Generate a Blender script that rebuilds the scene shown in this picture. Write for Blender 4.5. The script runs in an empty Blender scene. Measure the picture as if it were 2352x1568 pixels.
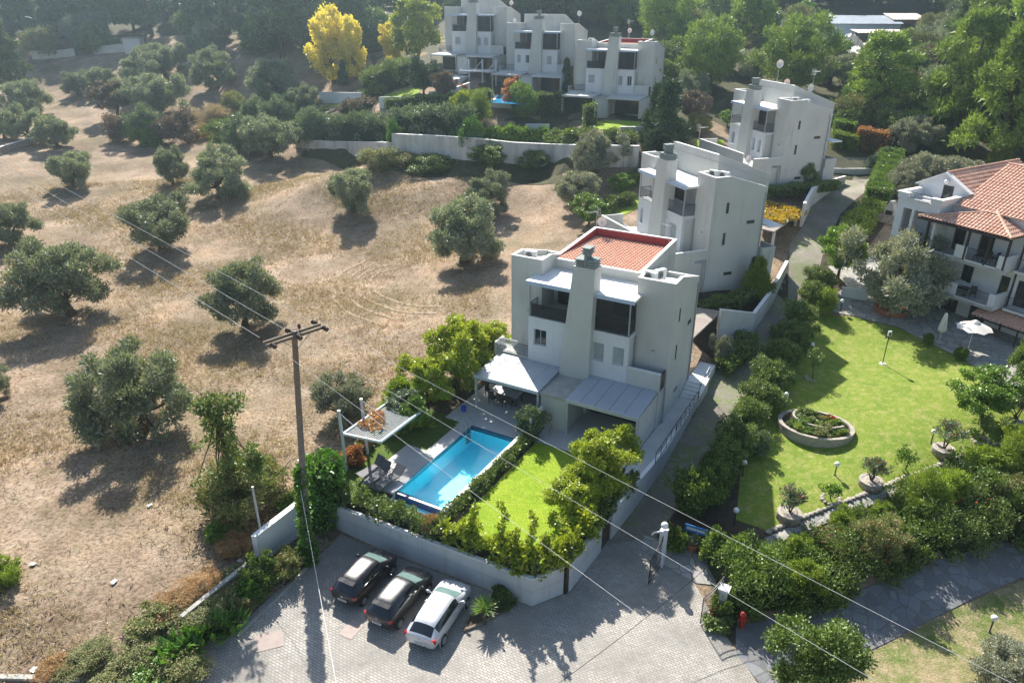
import bpy, bmesh, math, random
import numpy as np
from mathutils import Vector, Matrix
R = math.radians
S = bpy.context.scene
C = S.collection
# ---------------------------------------------------------------- camera, sky, sun, exposure
CAMZ, PITCH, FPX = 28.2, R(25.07), 1692.3      # FPX: focal length in units of a 2352 px wide picture
cam = bpy.data.objects.new('camera', bpy.data.cameras.new('camera'))
C.objects.link(cam); S.camera = cam
cam.location = (0, 0, CAMZ); cam.rotation_euler = (R(90) - PITCH, 0, 0)
cam.data.sensor_width = 36; cam.data.lens = 36 * FPX / 2352; cam.data.clip_start = .5; cam.data.clip_end = 2000
SUN_EL, SUN_AZ = R(40), R(-15)
w = bpy.data.worlds.new('World'); S.world = w; w.use_nodes = True
nt = w.node_tree; bg = nt.nodes['Background']
sky = nt.nodes.new('ShaderNodeTexSky'); sky.sky_type = 'NISHITA'; sky.sun_disc = False
sky.sun_elevation = SUN_EL; sky.sun_rotation = SUN_AZ; sky.air_density = 1.2; sky.dust_density = 1.0; sky.ozone_density = 1.5
nt.links.new(sky.outputs[0], bg.inputs[0]); bg.inputs[1].default_value = .074
sl = bpy.data.lights.new('sun', 'SUN'); sl.energy = 5; sl.angle = R(.55); sl.color = (1, .95, .87)
sun = bpy.data.objects.new('sun', sl); C.objects.link(sun)
sd = Vector((math.sin(SUN_AZ) * math.cos(SUN_EL), math.cos(SUN_AZ) * math.cos(SUN_EL), math.sin(SUN_EL)))
sun.rotation_euler = sd.to_track_quat('Z', 'Y').to_euler(); sun.location = sd * 120
S.view_settings.view_transform = 'Standard'; S.view_settings.look = 'None'
S.view_settings.exposure = 1.25; S.view_settings.gamma = 1
S.cycles.max_bounces = 6; S.cycles.diffuse_bounces = 3; S.cycles.transparent_max_bounces = 16; S.cycles.volume_bounces = 1
S.cycles.use_denoising = True
try: S.cycles.denoiser = 'OPENIMAGEDENOISE'
except Exception: pass
# ---------------------------------------------------------------- helpers
rng = np.random.default_rng(7)
def rnd(seed): return np.random.default_rng(seed)
def ray(x, y):
    a, b = (x - 1176) / FPX, (y - 784) / FPX
    c, s = math.cos(PITCH), math.sin(PITCH)
    return np.array([a, c - b * s, -s - b * c])
def atZ(x, y, z):
    r = ray(x, y); t = (z - CAMZ) / r[2]; return np.array([0, 0, CAMZ]) + r * t
def atY(x, y, Y):
    r = ray(x, y); return np.array([0, 0, CAMZ]) + r * (Y / r[1])
def atT(x, y, t): return np.array([0, 0, CAMZ]) + ray(x, y) * t
def tag(o, label=None, cat=None, group=None, kind=None):
    if label: o['label'] = label
    if cat: o['category'] = cat
    if group: o['group'] = group
    if kind: o['kind'] = kind
    return o
def empty(name, loc=(0, 0, 0), rz=0, label=None, cat=None, group=None):
    o = bpy.data.objects.new(name, None); C.objects.link(o); o.location = loc; o.rotation_euler = (0, 0, rz)
    o.empty_display_size = .3
    return tag(o, label, cat, group)
def raw(name, V, F, mats, parent=None, smooth=False, fm=None):
    me = bpy.data.meshes.new(name)
    me.from_pydata([tuple(v) for v in V], [], [tuple(f) for f in F])
    for m in (mats if isinstance(mats, (list, tuple)) else [mats]): me.materials.append(m)
    if fm is not None: me.polygons.foreach_set('material_index', fm)
    if smooth: me.polygons.foreach_set('use_smooth', [True] * len(F))
    me.update()
    o = bpy.data.objects.new(name, me); C.objects.link(o)
    if parent: o.parent = parent
    return o
def quads(name, P, mat, parent=None):            # P: (n,4,3) numpy quads, fast
    n = len(P); me = bpy.data.meshes.new(name)
    me.vertices.add(n * 4); me.vertices.foreach_set('co', P.reshape(-1).astype(np.float32))
    me.loops.add(n * 4); me.loops.foreach_set('vertex_index', np.arange(n * 4, dtype=np.int32))
    me.polygons.add(n); me.polygons.foreach_set('loop_start', np.arange(0, n * 4, 4, dtype=np.int32))
    me.polygons.foreach_set('loop_total', np.full(n, 4, dtype=np.int32))
    me.materials.append(mat); me.update(calc_edges=True)
    o = bpy.data.objects.new(name, me); C.objects.link(o)
    if parent: o.parent = parent
    return o
class MB:
    def __init__(s): s.V = []; s.F = []; s.cuts = []
    def add(s, V, F):
        n = len(s.V); s.cuts.append((n, len(s.F))); s.V += [tuple(v) for v in V]; s.F += [tuple(i + n for i in f) for f in F]; return s
    def box(s, x0, x1, y0, y1, z0, z1):
        return s.add([(x0, y0, z0), (x1, y0, z0), (x1, y1, z0), (x0, y1, z0), (x0, y0, z1), (x1, y0, z1), (x1, y1, z1), (x0, y1, z1)],
                     [(3, 2, 1, 0), (4, 5, 6, 7), (0, 1, 5, 4), (1, 2, 6, 5), (2, 3, 7, 6), (3, 0, 4, 7)])
    def rbox(s, c, a, b, h, z0=0):               # box along a->b given centre line (2D), width h[0], height h[1]
        d = np.array(b[:2]) - np.array(a[:2]); L = np.linalg.norm(d); d /= L; n = np.array([-d[1], d[0]]) * h[0] / 2
        az = a[2] if len(a) > 2 else z0; bz = b[2] if len(b) > 2 else z0
        P = []
        for z in (0, h[1]):
            for p, zz, sg in ((a, az, -1), (b, bz, -1), (b, bz, 1), (a, az, 1)):
                P.append((p[0] + sg * n[0], p[1] + sg * n[1], zz + z))
        return s.add(P, [(3, 2, 1, 0), (4, 5, 6, 7), (0, 1, 5, 4), (1, 2, 6, 5), (2, 3, 7, 6), (3, 0, 4, 7)])
    def tube(s, pts, r, n=6, cap=True):
        pts = [np.array(p, float) for p in pts]; r = r if isinstance(r, (list, tuple)) else [r] * len(pts)
        V = []; F = []
        for i, p in enumerate(pts):
            t = pts[min(i + 1, len(pts) - 1)] - pts[max(i - 1, 0)]; t /= (np.linalg.norm(t) + 1e-9)
            ref = np.array([0, 0, 1.]) if abs(t[2]) < .9 else np.array([1., 0, 0])
            a = np.cross(t, ref); a /= np.linalg.norm(a); b = np.cross(t, a)
            for k in range(n):
                q = 2 * math.pi * k / n; V.append(p + (a * math.cos(q) + b * math.sin(q)) * r[i])
        for i in range(len(pts) - 1):
            for k in range(n):
                k2 = (k + 1) % n; F.append((i * n + k, i * n + k2, (i + 1) * n + k2, (i + 1) * n + k))
        if cap: F += [tuple(range(n)), tuple(range((len(pts) - 1) * n, len(pts) * n))[::-1]]
        return s.add(V, F)
    def lathe(s, prof, n=16, c=(0, 0, 0)):       # prof: (r,z)
        V = []; F = []
        for r, z in prof:
            for k in range(n):
                q = 2 * math.pi * k / n; V.append((c[0] + r * math.cos(q), c[1] + r * math.sin(q), c[2] + z))
        for i in range(len(prof) - 1):
            for k in range(n):
                k2 = (k + 1) % n; F.append((i * n + k, i * n + k2, (i + 1) * n + k2, (i + 1) * n + k))
        F += [tuple(range(n))[::-1], tuple(range((len(prof) - 1) * n, len(prof) * n))]
        return s.add(V, F)
    def prism(s, poly, axis, a, b):              # poly in the two other axes
        n = len(poly); f = {'x': lambda p, t: (t, p[0], p[1]), 'y': lambda p, t: (p[0], t, p[1]), 'z': lambda p, t: (p[0], p[1], t)}[axis]
        V = [f(p, a) for p in poly] + [f(p, b) for p in poly]
        return s.add(V, [tuple(range(n))[::-1], tuple(range(n, 2 * n))] + [(i, (i + 1) % n, n + (i + 1) % n, n + i) for i in range(n)])
    def holed(s, u0, u1, w0, w1, v, th, holes):  # wall in the xz plane, outer face at y=v, thickness th (towards +y), with rectangular holes
        us = sorted({u0, u1} | {h[0] for h in holes} | {h[1] for h in holes}); ws = sorted({w0, w1} | {h[2] for h in holes} | {h[3] for h in holes})
        solid = lambda i, j: 0 <= i < len(us) - 1 and 0 <= j < len(ws) - 1 and not any(h[0] - 1e-6 <= us[i] and us[i + 1] <= h[1] + 1e-6 and h[2] - 1e-6 <= ws[j] and ws[j + 1] <= h[3] + 1e-6 for h in holes)
        for i in range(len(us) - 1):
            for j in range(len(ws) - 1):
                if not solid(i, j): continue
                a, b, c, d = us[i], us[i + 1], ws[j], ws[j + 1]
                V = [(a, v, c), (b, v, c), (b, v, d), (a, v, d), (a, v + th, c), (b, v + th, c), (b, v + th, d), (a, v + th, d)]
                F = [(0, 1, 2, 3), (7, 6, 5, 4)]
                if not solid(i - 1, j): F.append((0, 3, 7, 4))
                if not solid(i + 1, j): F.append((1, 5, 6, 2))
                if not solid(i, j - 1): F.append((0, 4, 5, 1))
                if not solid(i, j + 1): F.append((3, 2, 6, 7))
                s.add(V, F)
        return s
    def xf(s, M):                                 # transform everything collected so far
        s.V = [tuple(M @ Vector(v)) for v in s.V]; return s
    def build(s, name, mat, parent=None, smooth=False):
        K = len(s.cuts)
        if parent is None or K < 2 or K > 400 or name in SKIP: return raw(name, s.V, s.F, mat, parent, smooth)
        ve = [c[0] for c in s.cuts] + [len(s.V)]; fe = [c[1] for c in s.cuts] + [len(s.F)]; A = np.array(s.V, float)
        lo = np.array([A[ve[i]:ve[i + 1]].min(0) for i in range(K)]) - .02; hi = np.array([A[ve[i]:ve[i + 1]].max(0) for i in range(K)]) + .02
        lab = list(range(K))
        def fd(i):
            while lab[i] != i: i = lab[i]
            return i
        for i in range(K):
            for j in np.nonzero(((lo[i + 1:] <= hi[i]) & (hi[i + 1:] >= lo[i])).all(1))[0] + i + 1:
                a, b = fd(i), fd(int(j))
                if a != b: lab[b] = a
        gr = {}
        for i in range(K): gr.setdefault(fd(i), []).append(i)
        first = None
        for ids in gr.values():
            V = []; F = []
            for i in ids:
                o0 = len(V) - ve[i]; V += s.V[ve[i]:ve[i + 1]]; F += [tuple(q + o0 for q in f) for f in s.F[fe[i]:fe[i + 1]]]
            o = raw(name, V, F, mat, parent, smooth); first = first or o
        return first
SKIP = {'bars', 'slat', 'wires', 'lettering', 'plate_characters', 'wire_guard', 'roof', 'wall_face', 'coping_strip', 'joint_line', 'ladder', 'chimney_cap', 'door_handle', 'wiper', 'shell', 'waterline_band', 'trough_rim', 'insulator', 'jumper_cable', 'spotlight', 'shade_core', 'shutter', 'parapet_lining', 'reflector_grid', 'boom', 'ridge_tile'}
def copy_thing(root, loc, rz, sc=1.0, label=None, group=None, cat=None):
    r = root.copy(); C.objects.link(r); r.location = loc; r.rotation_euler = (0, 0, rz)
    r.scale = sc if isinstance(sc, (tuple, list)) else (sc, sc, sc)
    for k, v in (('label', label), ('group', group), ('category', cat)):
        if v: r[k] = v
    for ch in KIDS.get(root.name, []):
        c = ch.copy(); C.objects.link(c); c.parent = r
        for g in KIDS.get(ch.name, []):
            e = g.copy(); C.objects.link(e); e.parent = c
    return r
KIDS = {}
def reg(root):
    KIDS[root.name] = [o for o in C.objects if o.parent == root]
    for o in KIDS[root.name]: KIDS[o.name] = [q for q in C.objects if q.parent == o]
    return root
# ---------------------------------------------------------------- materials
def newmat(name):
    m = bpy.data.materials.new(name); m.use_nodes = True; return m, m.node_tree.nodes, m.node_tree.links, m.node_tree.nodes['Principled BSDF']
def c4(c): return (c[0], c[1], c[2], 1)
def noise(N, L, scale, detail=4, vec=None, rough=.6):
    n = N.new('ShaderNodeTexNoise'); n.inputs['Scale'].default_value = scale; n.inputs['Detail'].default_value = detail; n.inputs['Roughness'].default_value = rough
    if vec is not None: L.new(vec, n.inputs['Vector'])
    return n
def ramp(N, L, fac, stops):
    r = N.new('ShaderNodeValToRGB'); L.new(fac, r.inputs[0]); e = r.color_ramp.elements
    while len(e) < len(stops): e.new(.5)
    for i, (p, c) in enumerate(stops): e[i].position = p; e[i].color = c4(c) if len(c) == 3 else c
    return r
def mixc(N, L, fac, a, b, mode='MIX'):
    m = N.new('ShaderNodeMix'); m.data_type = 'RGBA'; m.blend_type = mode
    for sock, v in ((m.inputs[0], fac), (m.inputs[6], a), (m.inputs[7], b)):
        if hasattr(v, 'is_linked'): L.new(v, sock)
        elif isinstance(v, (int, float)): sock.default_value = v
        else: sock.default_value = c4(v)
    return m.outputs[2]
def coord(N, which='Object'): return N.new('ShaderNodeTexCoord').outputs[which]
def wpos(N): return N.new('ShaderNodeNewGeometry').outputs['Position']
def bump(N, L, bsdf, h, st=.3, dist=.02):
    b = N.new('ShaderNodeBump'); b.inputs['Strength'].default_value = st; b.inputs['Distance'].default_value = dist
    L.new(h, b.inputs['Height']); L.new(b.outputs[0], bsdf.inputs['Normal'])
def mat(name, c, rough=.7, spec=.35, metal=0, c2=None, sc=2.0, bsc=None, bst=.25, coat=0):
    m, N, L, B = newmat(name); B.inputs['Roughness'].default_value = rough; B.inputs['Specular IOR Level'].default_value = spec; B.inputs['Metallic'].default_value = metal
    B.inputs['Coat Weight'].default_value = coat; B.inputs['Coat Roughness'].default_value = .03
    v = wpos(N)
    if c2 is None: c2 = tuple(x * .82 for x in c)
    n = noise(N, L, sc, 5, v); L.new(ramp(N, L, n.outputs[0], [(.3, c), (.7, c2)]).outputs[0], B.inputs['Base Color'])
    if bsc: bump(N, L, B, noise(N, L, bsc, 3, v).outputs[0], bst)
    return m
def leafmat(name, ca, cb, cc=None, trans=.3, sc=.9, gloss=.45):
    ca, cb = [tuple(x * 1.35 for x in q) for q in (ca, cb)]; cc = tuple(x * 1.35 for x in cc) if cc else None
    m, N, L, B = newmat(name); v = coord(N)
    n1 = noise(N, L, sc, 2, v); n2 = noise(N, L, sc * 9, 1, v)
    col = ramp(N, L, n1.outputs[0], [(.38, ca), (.62, cb)]).outputs[0]
    col = mixc(N, L, ramp(N, L, n2.outputs[0], [(.5, (0, 0, 0)), (.66, (1, 1, 1))]).outputs[0], col, cc or tuple(min(1, x * 1.5) for x in cb))
    oi = N.new('ShaderNodeObjectInfo'); hs = N.new('ShaderNodeHueSaturation')
    mp = N.new('ShaderNodeMapRange'); L.new(oi.outputs['Random'], mp.inputs[0]); mp.inputs[3].default_value = .86; mp.inputs[4].default_value = 1.14
    L.new(mp.outputs[0], hs.inputs['Value']); L.new(col, hs.inputs['Color']); col = hs.outputs[0]
    L.new(col, B.inputs['Base Color']); B.inputs['Roughness'].default_value = gloss; B.inputs['Specular IOR Level'].default_value = .4
    t = N.new('ShaderNodeBsdfTranslucent'); L.new(mixc(N, L, 1., col, (1., .95, .45), 'MULTIPLY'), t.inputs[0])
    mx = N.new('ShaderNodeMixShader'); mx.inputs[0].default_value = trans
    L.new(B.outputs[0], mx.inputs[1]); L.new(t.outputs[0], mx.inputs[2])
    L.new(mx.outputs[0], N['Material Output'].inputs['Surface'])
    return m
def plaster(name, c, c2, stain, amt=.5):
    m, N, L, B = newmat(name); B.inputs['Roughness'].default_value = .9; B.inputs['Specular IOR Level'].default_value = .2; v = wpos(N)
    col = ramp(N, L, noise(N, L, .35, 5, v).outputs[0], [(.3, c), (.7, c2)]).outputs[0]
    mp = N.new('ShaderNodeMapping'); mp.inputs[3].default_value = (1.5, 1.5, .09); L.new(v, mp.inputs[0])
    f = ramp(N, L, noise(N, L, 1., 6, mp.outputs[0], .7).outputs[0], [(.50, (0, 0, 0)), (.74, (amt,) * 3)]).outputs[0]
    col = mixc(N, L, mixc(N, L, 1., f, ramp(N, L, noise(N, L, .45, 4, v).outputs[0], [(.42, (0, 0, 0)), (.62, (1, 1, 1))]).outputs[0], 'MULTIPLY'), col, stain)
    L.new(col, B.inputs['Base Color']); bump(N, L, B, noise(N, L, 14, 3, v).outputs[0], .3); return m
M = {}
M['stucco'] = plaster('stucco', (.54, .54, .51), (.46, .46, .435), (.30, .29, .265), .7)
M['white'] = plaster('white_plaster', (.63, .635, .65), (.56, .565, .58), (.42, .41, .39), .5)
M['coping'] = mat('coping', (.78, .77, .74), .75, .3, c2=(.68, .67, .64), sc=2)
M['canopy'] = mat('canopy_slab', (.80, .80, .78), .6, .35, c2=(.70, .70, .68), sc=1.5)
M['lightblue'] = mat('pale_blue_trim', (.42, .52, .66), .6, .35)
M['concrete'] = mat('concrete', (.42, .40, .36), .9, .2, c2=(.30, .285, .255), sc=1.6, bsc=9, bst=.4)
M['pale_concrete'] = mat('pale_concrete', (.56, .55, .52), .9, .2, c2=(.46, .45, .42), sc=.8, bsc=9, bst=.3)
M['greyroof'] = mat('grey_panel', (.40, .42, .45), .45, .5, c2=(.35, .37, .40), sc=.5)
M['red'] = mat('red_parapet_paint', (.33, .055, .06), .8, .2, c2=(.25, .05, .05))
M['tile'] = mat('clay_tile', (.72, .45, .34), .8, .25, c2=(.60, .33, .22), sc=3.2, bsc=30, bst=.2)
M['tile2'] = mat('weathered_tile', (.68, .44, .33), .8, .25, c2=(.48, .26, .18), sc=1.6, bsc=30, bst=.2)
M['dark'] = mat('dark_metal', (.035, .037, .042), .45, .5)
M['grey'] = mat('grey_metal', (.33, .35, .36), .45, .5)
M['bargrey'] = mat('galvanised', (.50, .51, .52), .45, .5)
M['glass'] = mat('dark_glass', (.025, .032, .035), .08, .7)
M['brownglass'] = mat('brown_shutter', (.055, .045, .042), .35, .5)
M['shutter'] = mat('pale_shutter', (.36, .40, .40), .6, .3)
M['acwhite'] = mat('appliance_white', (.75, .75, .72), .5, .4)
M['wood'] = mat('weathered_wood', (.20, .165, .125), .85, .2, c2=(.13, .11, .085), sc=3)
M['pole'] = mat('pole_wood', (.24, .21, .19), .85, .2, c2=(.15, .13, .12), sc=3)
M['bark'] = mat('bark', (.13, .095, .065), .95, .1, c2=(.07, .05, .038), sc=5, bsc=12, bst=.6)
M['rock'] = mat('fieldstone', (.42, .37, .31), .9, .2, c2=(.26, .23, .20), sc=4, bsc=8, bst=.5)
M['soil'] = mat('dark_soil', (.09, .07, .05), .95, .1, c2=(.05, .04, .03), sc=3, bsc=8)
M['terracotta'] = mat('terracotta', (.36, .13, .08), .8, .2)
M['fabric'] = mat('cream_fabric', (.72, .68, .62), .9, .1, c2=(.64, .60, .55))
M['wicker'] = mat('dark_wicker', (.06, .045, .038), .7, .2)
M['flower'] = mat('red_petal', (.55, .03, .03), .6, .2); M['pinkflower'] = mat('pink_petal', (.65, .12, .16), .6, .2)
M['whiteflower'] = mat('white_petal', (.7, .7, .68), .6, .2)
M['lampglass'] = mat('opal_globe', (.82, .82, .80), .25, .5)
M['wire'] = mat('aluminium_wire', (.62, .61, .58), .5, .5)
M['insul'] = mat('brown_insulator', (.06, .035, .03), .25, .5)
M['rubber'] = mat('tyre_rubber', (.02, .02, .02), .8, .2)
M['alloy'] = mat('alloy_rim', (.5, .5, .52), .35, .5, metal=.7)
M['redlens'] = mat('red_lens', (.5, .015, .02), .15, .6)
M['paper'] = mat('white_scrap', (.75, .75, .73), .8, .2)
# ---------------------------------------------------------------- terrain (one height field for everything)
CP = [(450,1550,0),(1000,1560,0),(1600,1560,-.1),(820,1430,0),(1300,1420,0),(1000,1440,0),(720,1300,.05),(1225,1392,0),(1384,1258,.1),(1450,1260,.1),(1500,1150,.45),
 (1590,1000,1.2),(1655,895,1.9),(1690,810,2.5),(1760,720,3.3),(1850,600,4.8),(1890,500,6.0),(1950,430,7.2),(1990,390,7.8),
 (1750,1200,.7),(1900,1050,1.3),(1850,860,2.0),(1900,740,2.5),(2200,860,2.4),(2340,990,1.6),(1620,1150,.75),(2060,1090,1.35),(2150,760,2.8),(2300,880,2.7),
 (1720,1450,-.35),(1850,1420,-.9),(2000,1430,-1.35),(2330,1240,-1.2),(2250,1540,-1.4),(1921,1163,1.0),(2221,1046,1.45),(1790,1216,.75),(1560,1300,.1),
 (20,1480,.6),(300,1400,.75),(550,1300,.9),(100,1200,.8),(330,1000,.6),(640,1050,.9),(30,900,.8),
 (150,720,1.0),(560,745,1.2),(880,790,1.4),(1060,640,2.3),(370,575,1.8),(1120,480,4.2),(810,485,3.4),(500,460,3.1),(172,432,3.1),
 (650,372,5),(400,405,4.1),(1000,388,6.5),(1280,392,6.6),(1300,490,4.6),(1400,470,5.2),(850,362,5.9),(100,335,5.2),(30,540,2.0),(20,330,5.4),
 (260,235,8.6),(500,200,11.5),(650,240,9),(150,195,10),(300,128,15.5),(600,150,15)]
CW = [(-120,230,25),(-40,235,26),(40,235,27),(120,230,29),(160,150,22),(-160,150,14),(-160,60,2),(160,60,5),(0,330,38),(-150,330,38),(150,330,40),(0,10,0),(-80,10,0),(80,10,-1),
 (17,60,4.6),(14,57,3.6),(30.6,84,7.6),(24,92,8.2),(20,112,12.2),(12,116,12.6),(9.7,123,14.2),(0,127,14.6),(-1,132.5,16.4),(-11,138,16.6),(24,120,13.2),(-14,108,10),(-4,104,10),(8,101,10.2),(16,98,9.8),
 (60,70,4.5),(70,100,9),(52,110,11),(50,150,16),(85,160,18),(60,180,18.5),(75,183,18.5),(45,130,14),(30,150,18),(0,165,20),(-30,165,18),(55,90,8.2),(42,84,7.9),(45,60,3.0),(55,45,2.2),
 (-20,118,11),(-12,96,5.8),(-24,100,6.2),(2,94,5.6),(12,92,5.6)]
_P = np.array([np.r_[atZ(x, y, z)[:2], z] for x, y, z in CP] + [list(p) for p in CW], float)
def _tps(d): return np.where(d > 1e-9, d * d * np.log(d + 1e-12), 0)
_s = .02
def _fit():
    n = len(_P); X = _P[:, :2] * _s
    K = _tps(np.linalg.norm(X[:, None] - X[None], axis=2)) + np.eye(n) * 2e-4
    A = np.zeros((n + 3, n + 3)); A[:n, :n] = K; Q = np.c_[np.ones(n), X]; A[:n, n:] = Q; A[n:, :n] = Q.T
    return np.linalg.solve(A, np.r_[_P[:, 2], 0, 0, 0])
_W = _fit()
def _rbf(x, y):
    X = np.stack([np.ravel(x), np.ravel(y)], 1) * _s; o = []
    for i in range(0, len(X), 20000):
        q = X[i:i + 20000]; o.append(_tps(np.linalg.norm(q[:, None] - _P[None, :, :2] * _s, axis=2)) @ _W[:-3] + np.c_[np.ones(len(q)), q] @ _W[-3:])
    return np.concatenate(o).reshape(np.shape(x))
GX = np.unique(np.round(np.r_[np.arange(-300, -66, 6), np.arange(-66, 70, 1.), np.arange(70, 301, 6)], 3)); GY = np.unique(np.round(np.r_[np.arange(-20, 14, 4), np.arange(14, 150, 1.), np.arange(150, 344, 4)], 3))
_gx, _gy = np.meshgrid(GX, GY); GZ = np.clip(_rbf(_gx, _gy), -2, 45)
GZ += .05 * np.sin(_gx * .9 + 2 * np.sin(_gy * .5)) * np.cos(_gy * .8) * ((_gx < -14) & (_gy > 20)) * np.clip((-14 - _gx) / 6, 0, 1)
def gz(x, y):
    i = int(np.clip(np.searchsorted(GX, x) - 1, 0, len(GX) - 2)); j = int(np.clip(np.searchsorted(GY, y) - 1, 0, len(GY) - 2))
    a = np.clip((x - GX[i]) / (GX[i + 1] - GX[i]), 0, 1); b = np.clip((y - GY[j]) / (GY[j + 1] - GY[j]), 0, 1)
    return float((GZ[j, i] * (1 - a) + GZ[j, i + 1] * a) * (1 - b) + (GZ[j + 1, i] * (1 - a) + GZ[j + 1, i + 1] * a) * b)
def D(x, y, dz=0):                              # picture point (2352 px wide) -> point on the terrain
    r = ray(x, y); lo, t = 8., 8.
    while t < 420:
        p = r * t
        if CAMZ + p[2] < gz(p[0], p[1]): break
        lo = t; t += 1.5
    hi = t
    for _ in range(24):
        m = (lo + hi) / 2; p = r * m
        if CAMZ + p[2] < gz(p[0], p[1]): hi = m
        else: lo = m
    p = r * hi; return np.array([p[0], p[1], gz(p[0], p[1]) + dz])
def wpx(P, px):                                  # metres spanned by px (2352 scale) at point P
    return px * (P[1] * math.cos(PITCH) + (CAMZ - P[2]) * math.sin(PITCH)) / FPX
def groundmat():
    m, N, L, B = newmat('dry_ground'); v = wpos(N)
    mp = N.new('ShaderNodeMapping'); L.new(v, mp.inputs[0]); mp.inputs[3].default_value = (1, 1, .2)
    big = noise(N, L, .06, 5, mp.outputs[0]); mid = noise(N, L, .35, 6, mp.outputs[0], .7); fin = noise(N, L, 4.5, 6, mp.outputs[0], .75)
    col = ramp(N, L, mid.outputs[0], [(.30, (.245, .175, .125)), (.46, (.325, .238, .170)), (.62, (.38, .295, .22)), (.75, (.27, .21, .145))]).outputs[0]
    col = mixc(N, L, ramp(N, L, big.outputs[0], [(.46, (0, 0, 0)), (.66, (.8, .8, .8))]).outputs[0], col, (.235, .19, .115))
    dk = ramp(N, L, fin.outputs[0], [(.36, (.42, .40, .36)), (.54, (1, 1, 1)), (.8, (1.25, 1.2, 1.1))]).outputs[0]
    col = mixc(N, L, 1., col, dk, 'MULTIPLY')
    st = noise(N, L, .16, 6, mp.outputs[0], .6); col = mixc(N, L, ramp(N, L, st.outputs[0], [(.40, (.62, .60, .58)), (.55, (1, 1, 1)), (.68, (1.25, 1.22, 1.18))]).outputs[0], (0, 0, 0), col) if False else mixc(N, L, 1., col, ramp(N, L, st.outputs[0], [(.36, (.66, .66, .62)), (.52, (1, 1, 1)), (.66, (1.28, 1.22, 1.16))]).outputs[0], 'MULTIPLY')
    gn = noise(N, L, .9, 4, mp.outputs[0]); gm = ramp(N, L, gn.outputs[0], [(.58, (0, 0, 0)), (.74, (.55, .55, .55))]).outputs[0]
    col = mixc(N, L, gm, col, (.15, .155, .065))
    L.new(col, B.inputs['Base Color']); B.inputs['Roughness'].default_value = .95; B.inputs['Specular IOR Level'].default_value = .1
    bump(N, L, B, fin.outputs[0], .9, .12)
    return m
M['ground'] = groundmat()
def terrain():
    ny, nx = GZ.shape
    V = np.stack([_gx.ravel(), _gy.ravel(), GZ.ravel()], 1)
    i = np.arange(nx - 1)[None] + nx * np.arange(ny - 1)[:, None]
    F = np.stack([i, i + 1, i + nx + 1, i + nx], 2).reshape(-1, 4)
    o = raw('ground', V.tolist(), F.tolist(), M['ground'], smooth=True); tag(o, kind='structure')
terrain()
def pip(poly, x, y):
    r = False; n = len(poly)
    for i in range(n):
        a, b = poly[i], poly[i - 1]
        if (a[1] > y) != (b[1] > y) and x < (b[0] - a[0]) * (y - a[1]) / (b[1] - a[1]) + a[0]: r = not r
    return r
def draped(name, poly, mt, zf=None, dz=.03, kind='structure', step=1.0, skirt=None, parent=None, skirtmat=None):
    bm = bmesh.new(); vs = [bm.verts.new((p[0], p[1], 0)) for p in poly]; f = bm.faces.new(vs); f.normal_update()
    if f.normal.z < 0: f.normal_flip()
    bmesh.ops.triangulate(bm, faces=bm.faces[:])
    xs = [p[0] for p in poly]; ys = [p[1] for p in poly]
    for ax, lo, hi in ((0, min(xs), max(xs)), (1, min(ys), max(ys))):
        k = math.floor(lo / step) + 1
        while k * step < hi:
            no = (1, 0, 0) if ax == 0 else (0, 1, 0); co = (k * step, 0, 0) if ax == 0 else (0, k * step, 0)
            bmesh.ops.bisect_plane(bm, geom=bm.verts[:] + bm.edges[:] + bm.faces[:], plane_co=co, plane_no=no); k += 1
    zf = zf or gz
    for v in bm.verts: v.co.z = zf(v.co.x, v.co.y) + dz
    if skirt:
        be = [e for e in bm.edges if len(e.link_faces) == 1]
        r = bmesh.ops.extrude_edge_only(bm, edges=be)
        for g in r['geom']:
            if isinstance(g, bmesh.types.BMVert): g.co.z -= skirt
    bmesh.ops.recalc_face_normals(bm, faces=bm.faces[:])
    me = bpy.data.meshes.new(name); bm.to_mesh(me); bm.free(); me.materials.append(mt)
    o = bpy.data.objects.new(name, me); C.objects.link(o)
    if parent: o.parent = parent
    return tag(o, kind=kind) if kind else o
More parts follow.
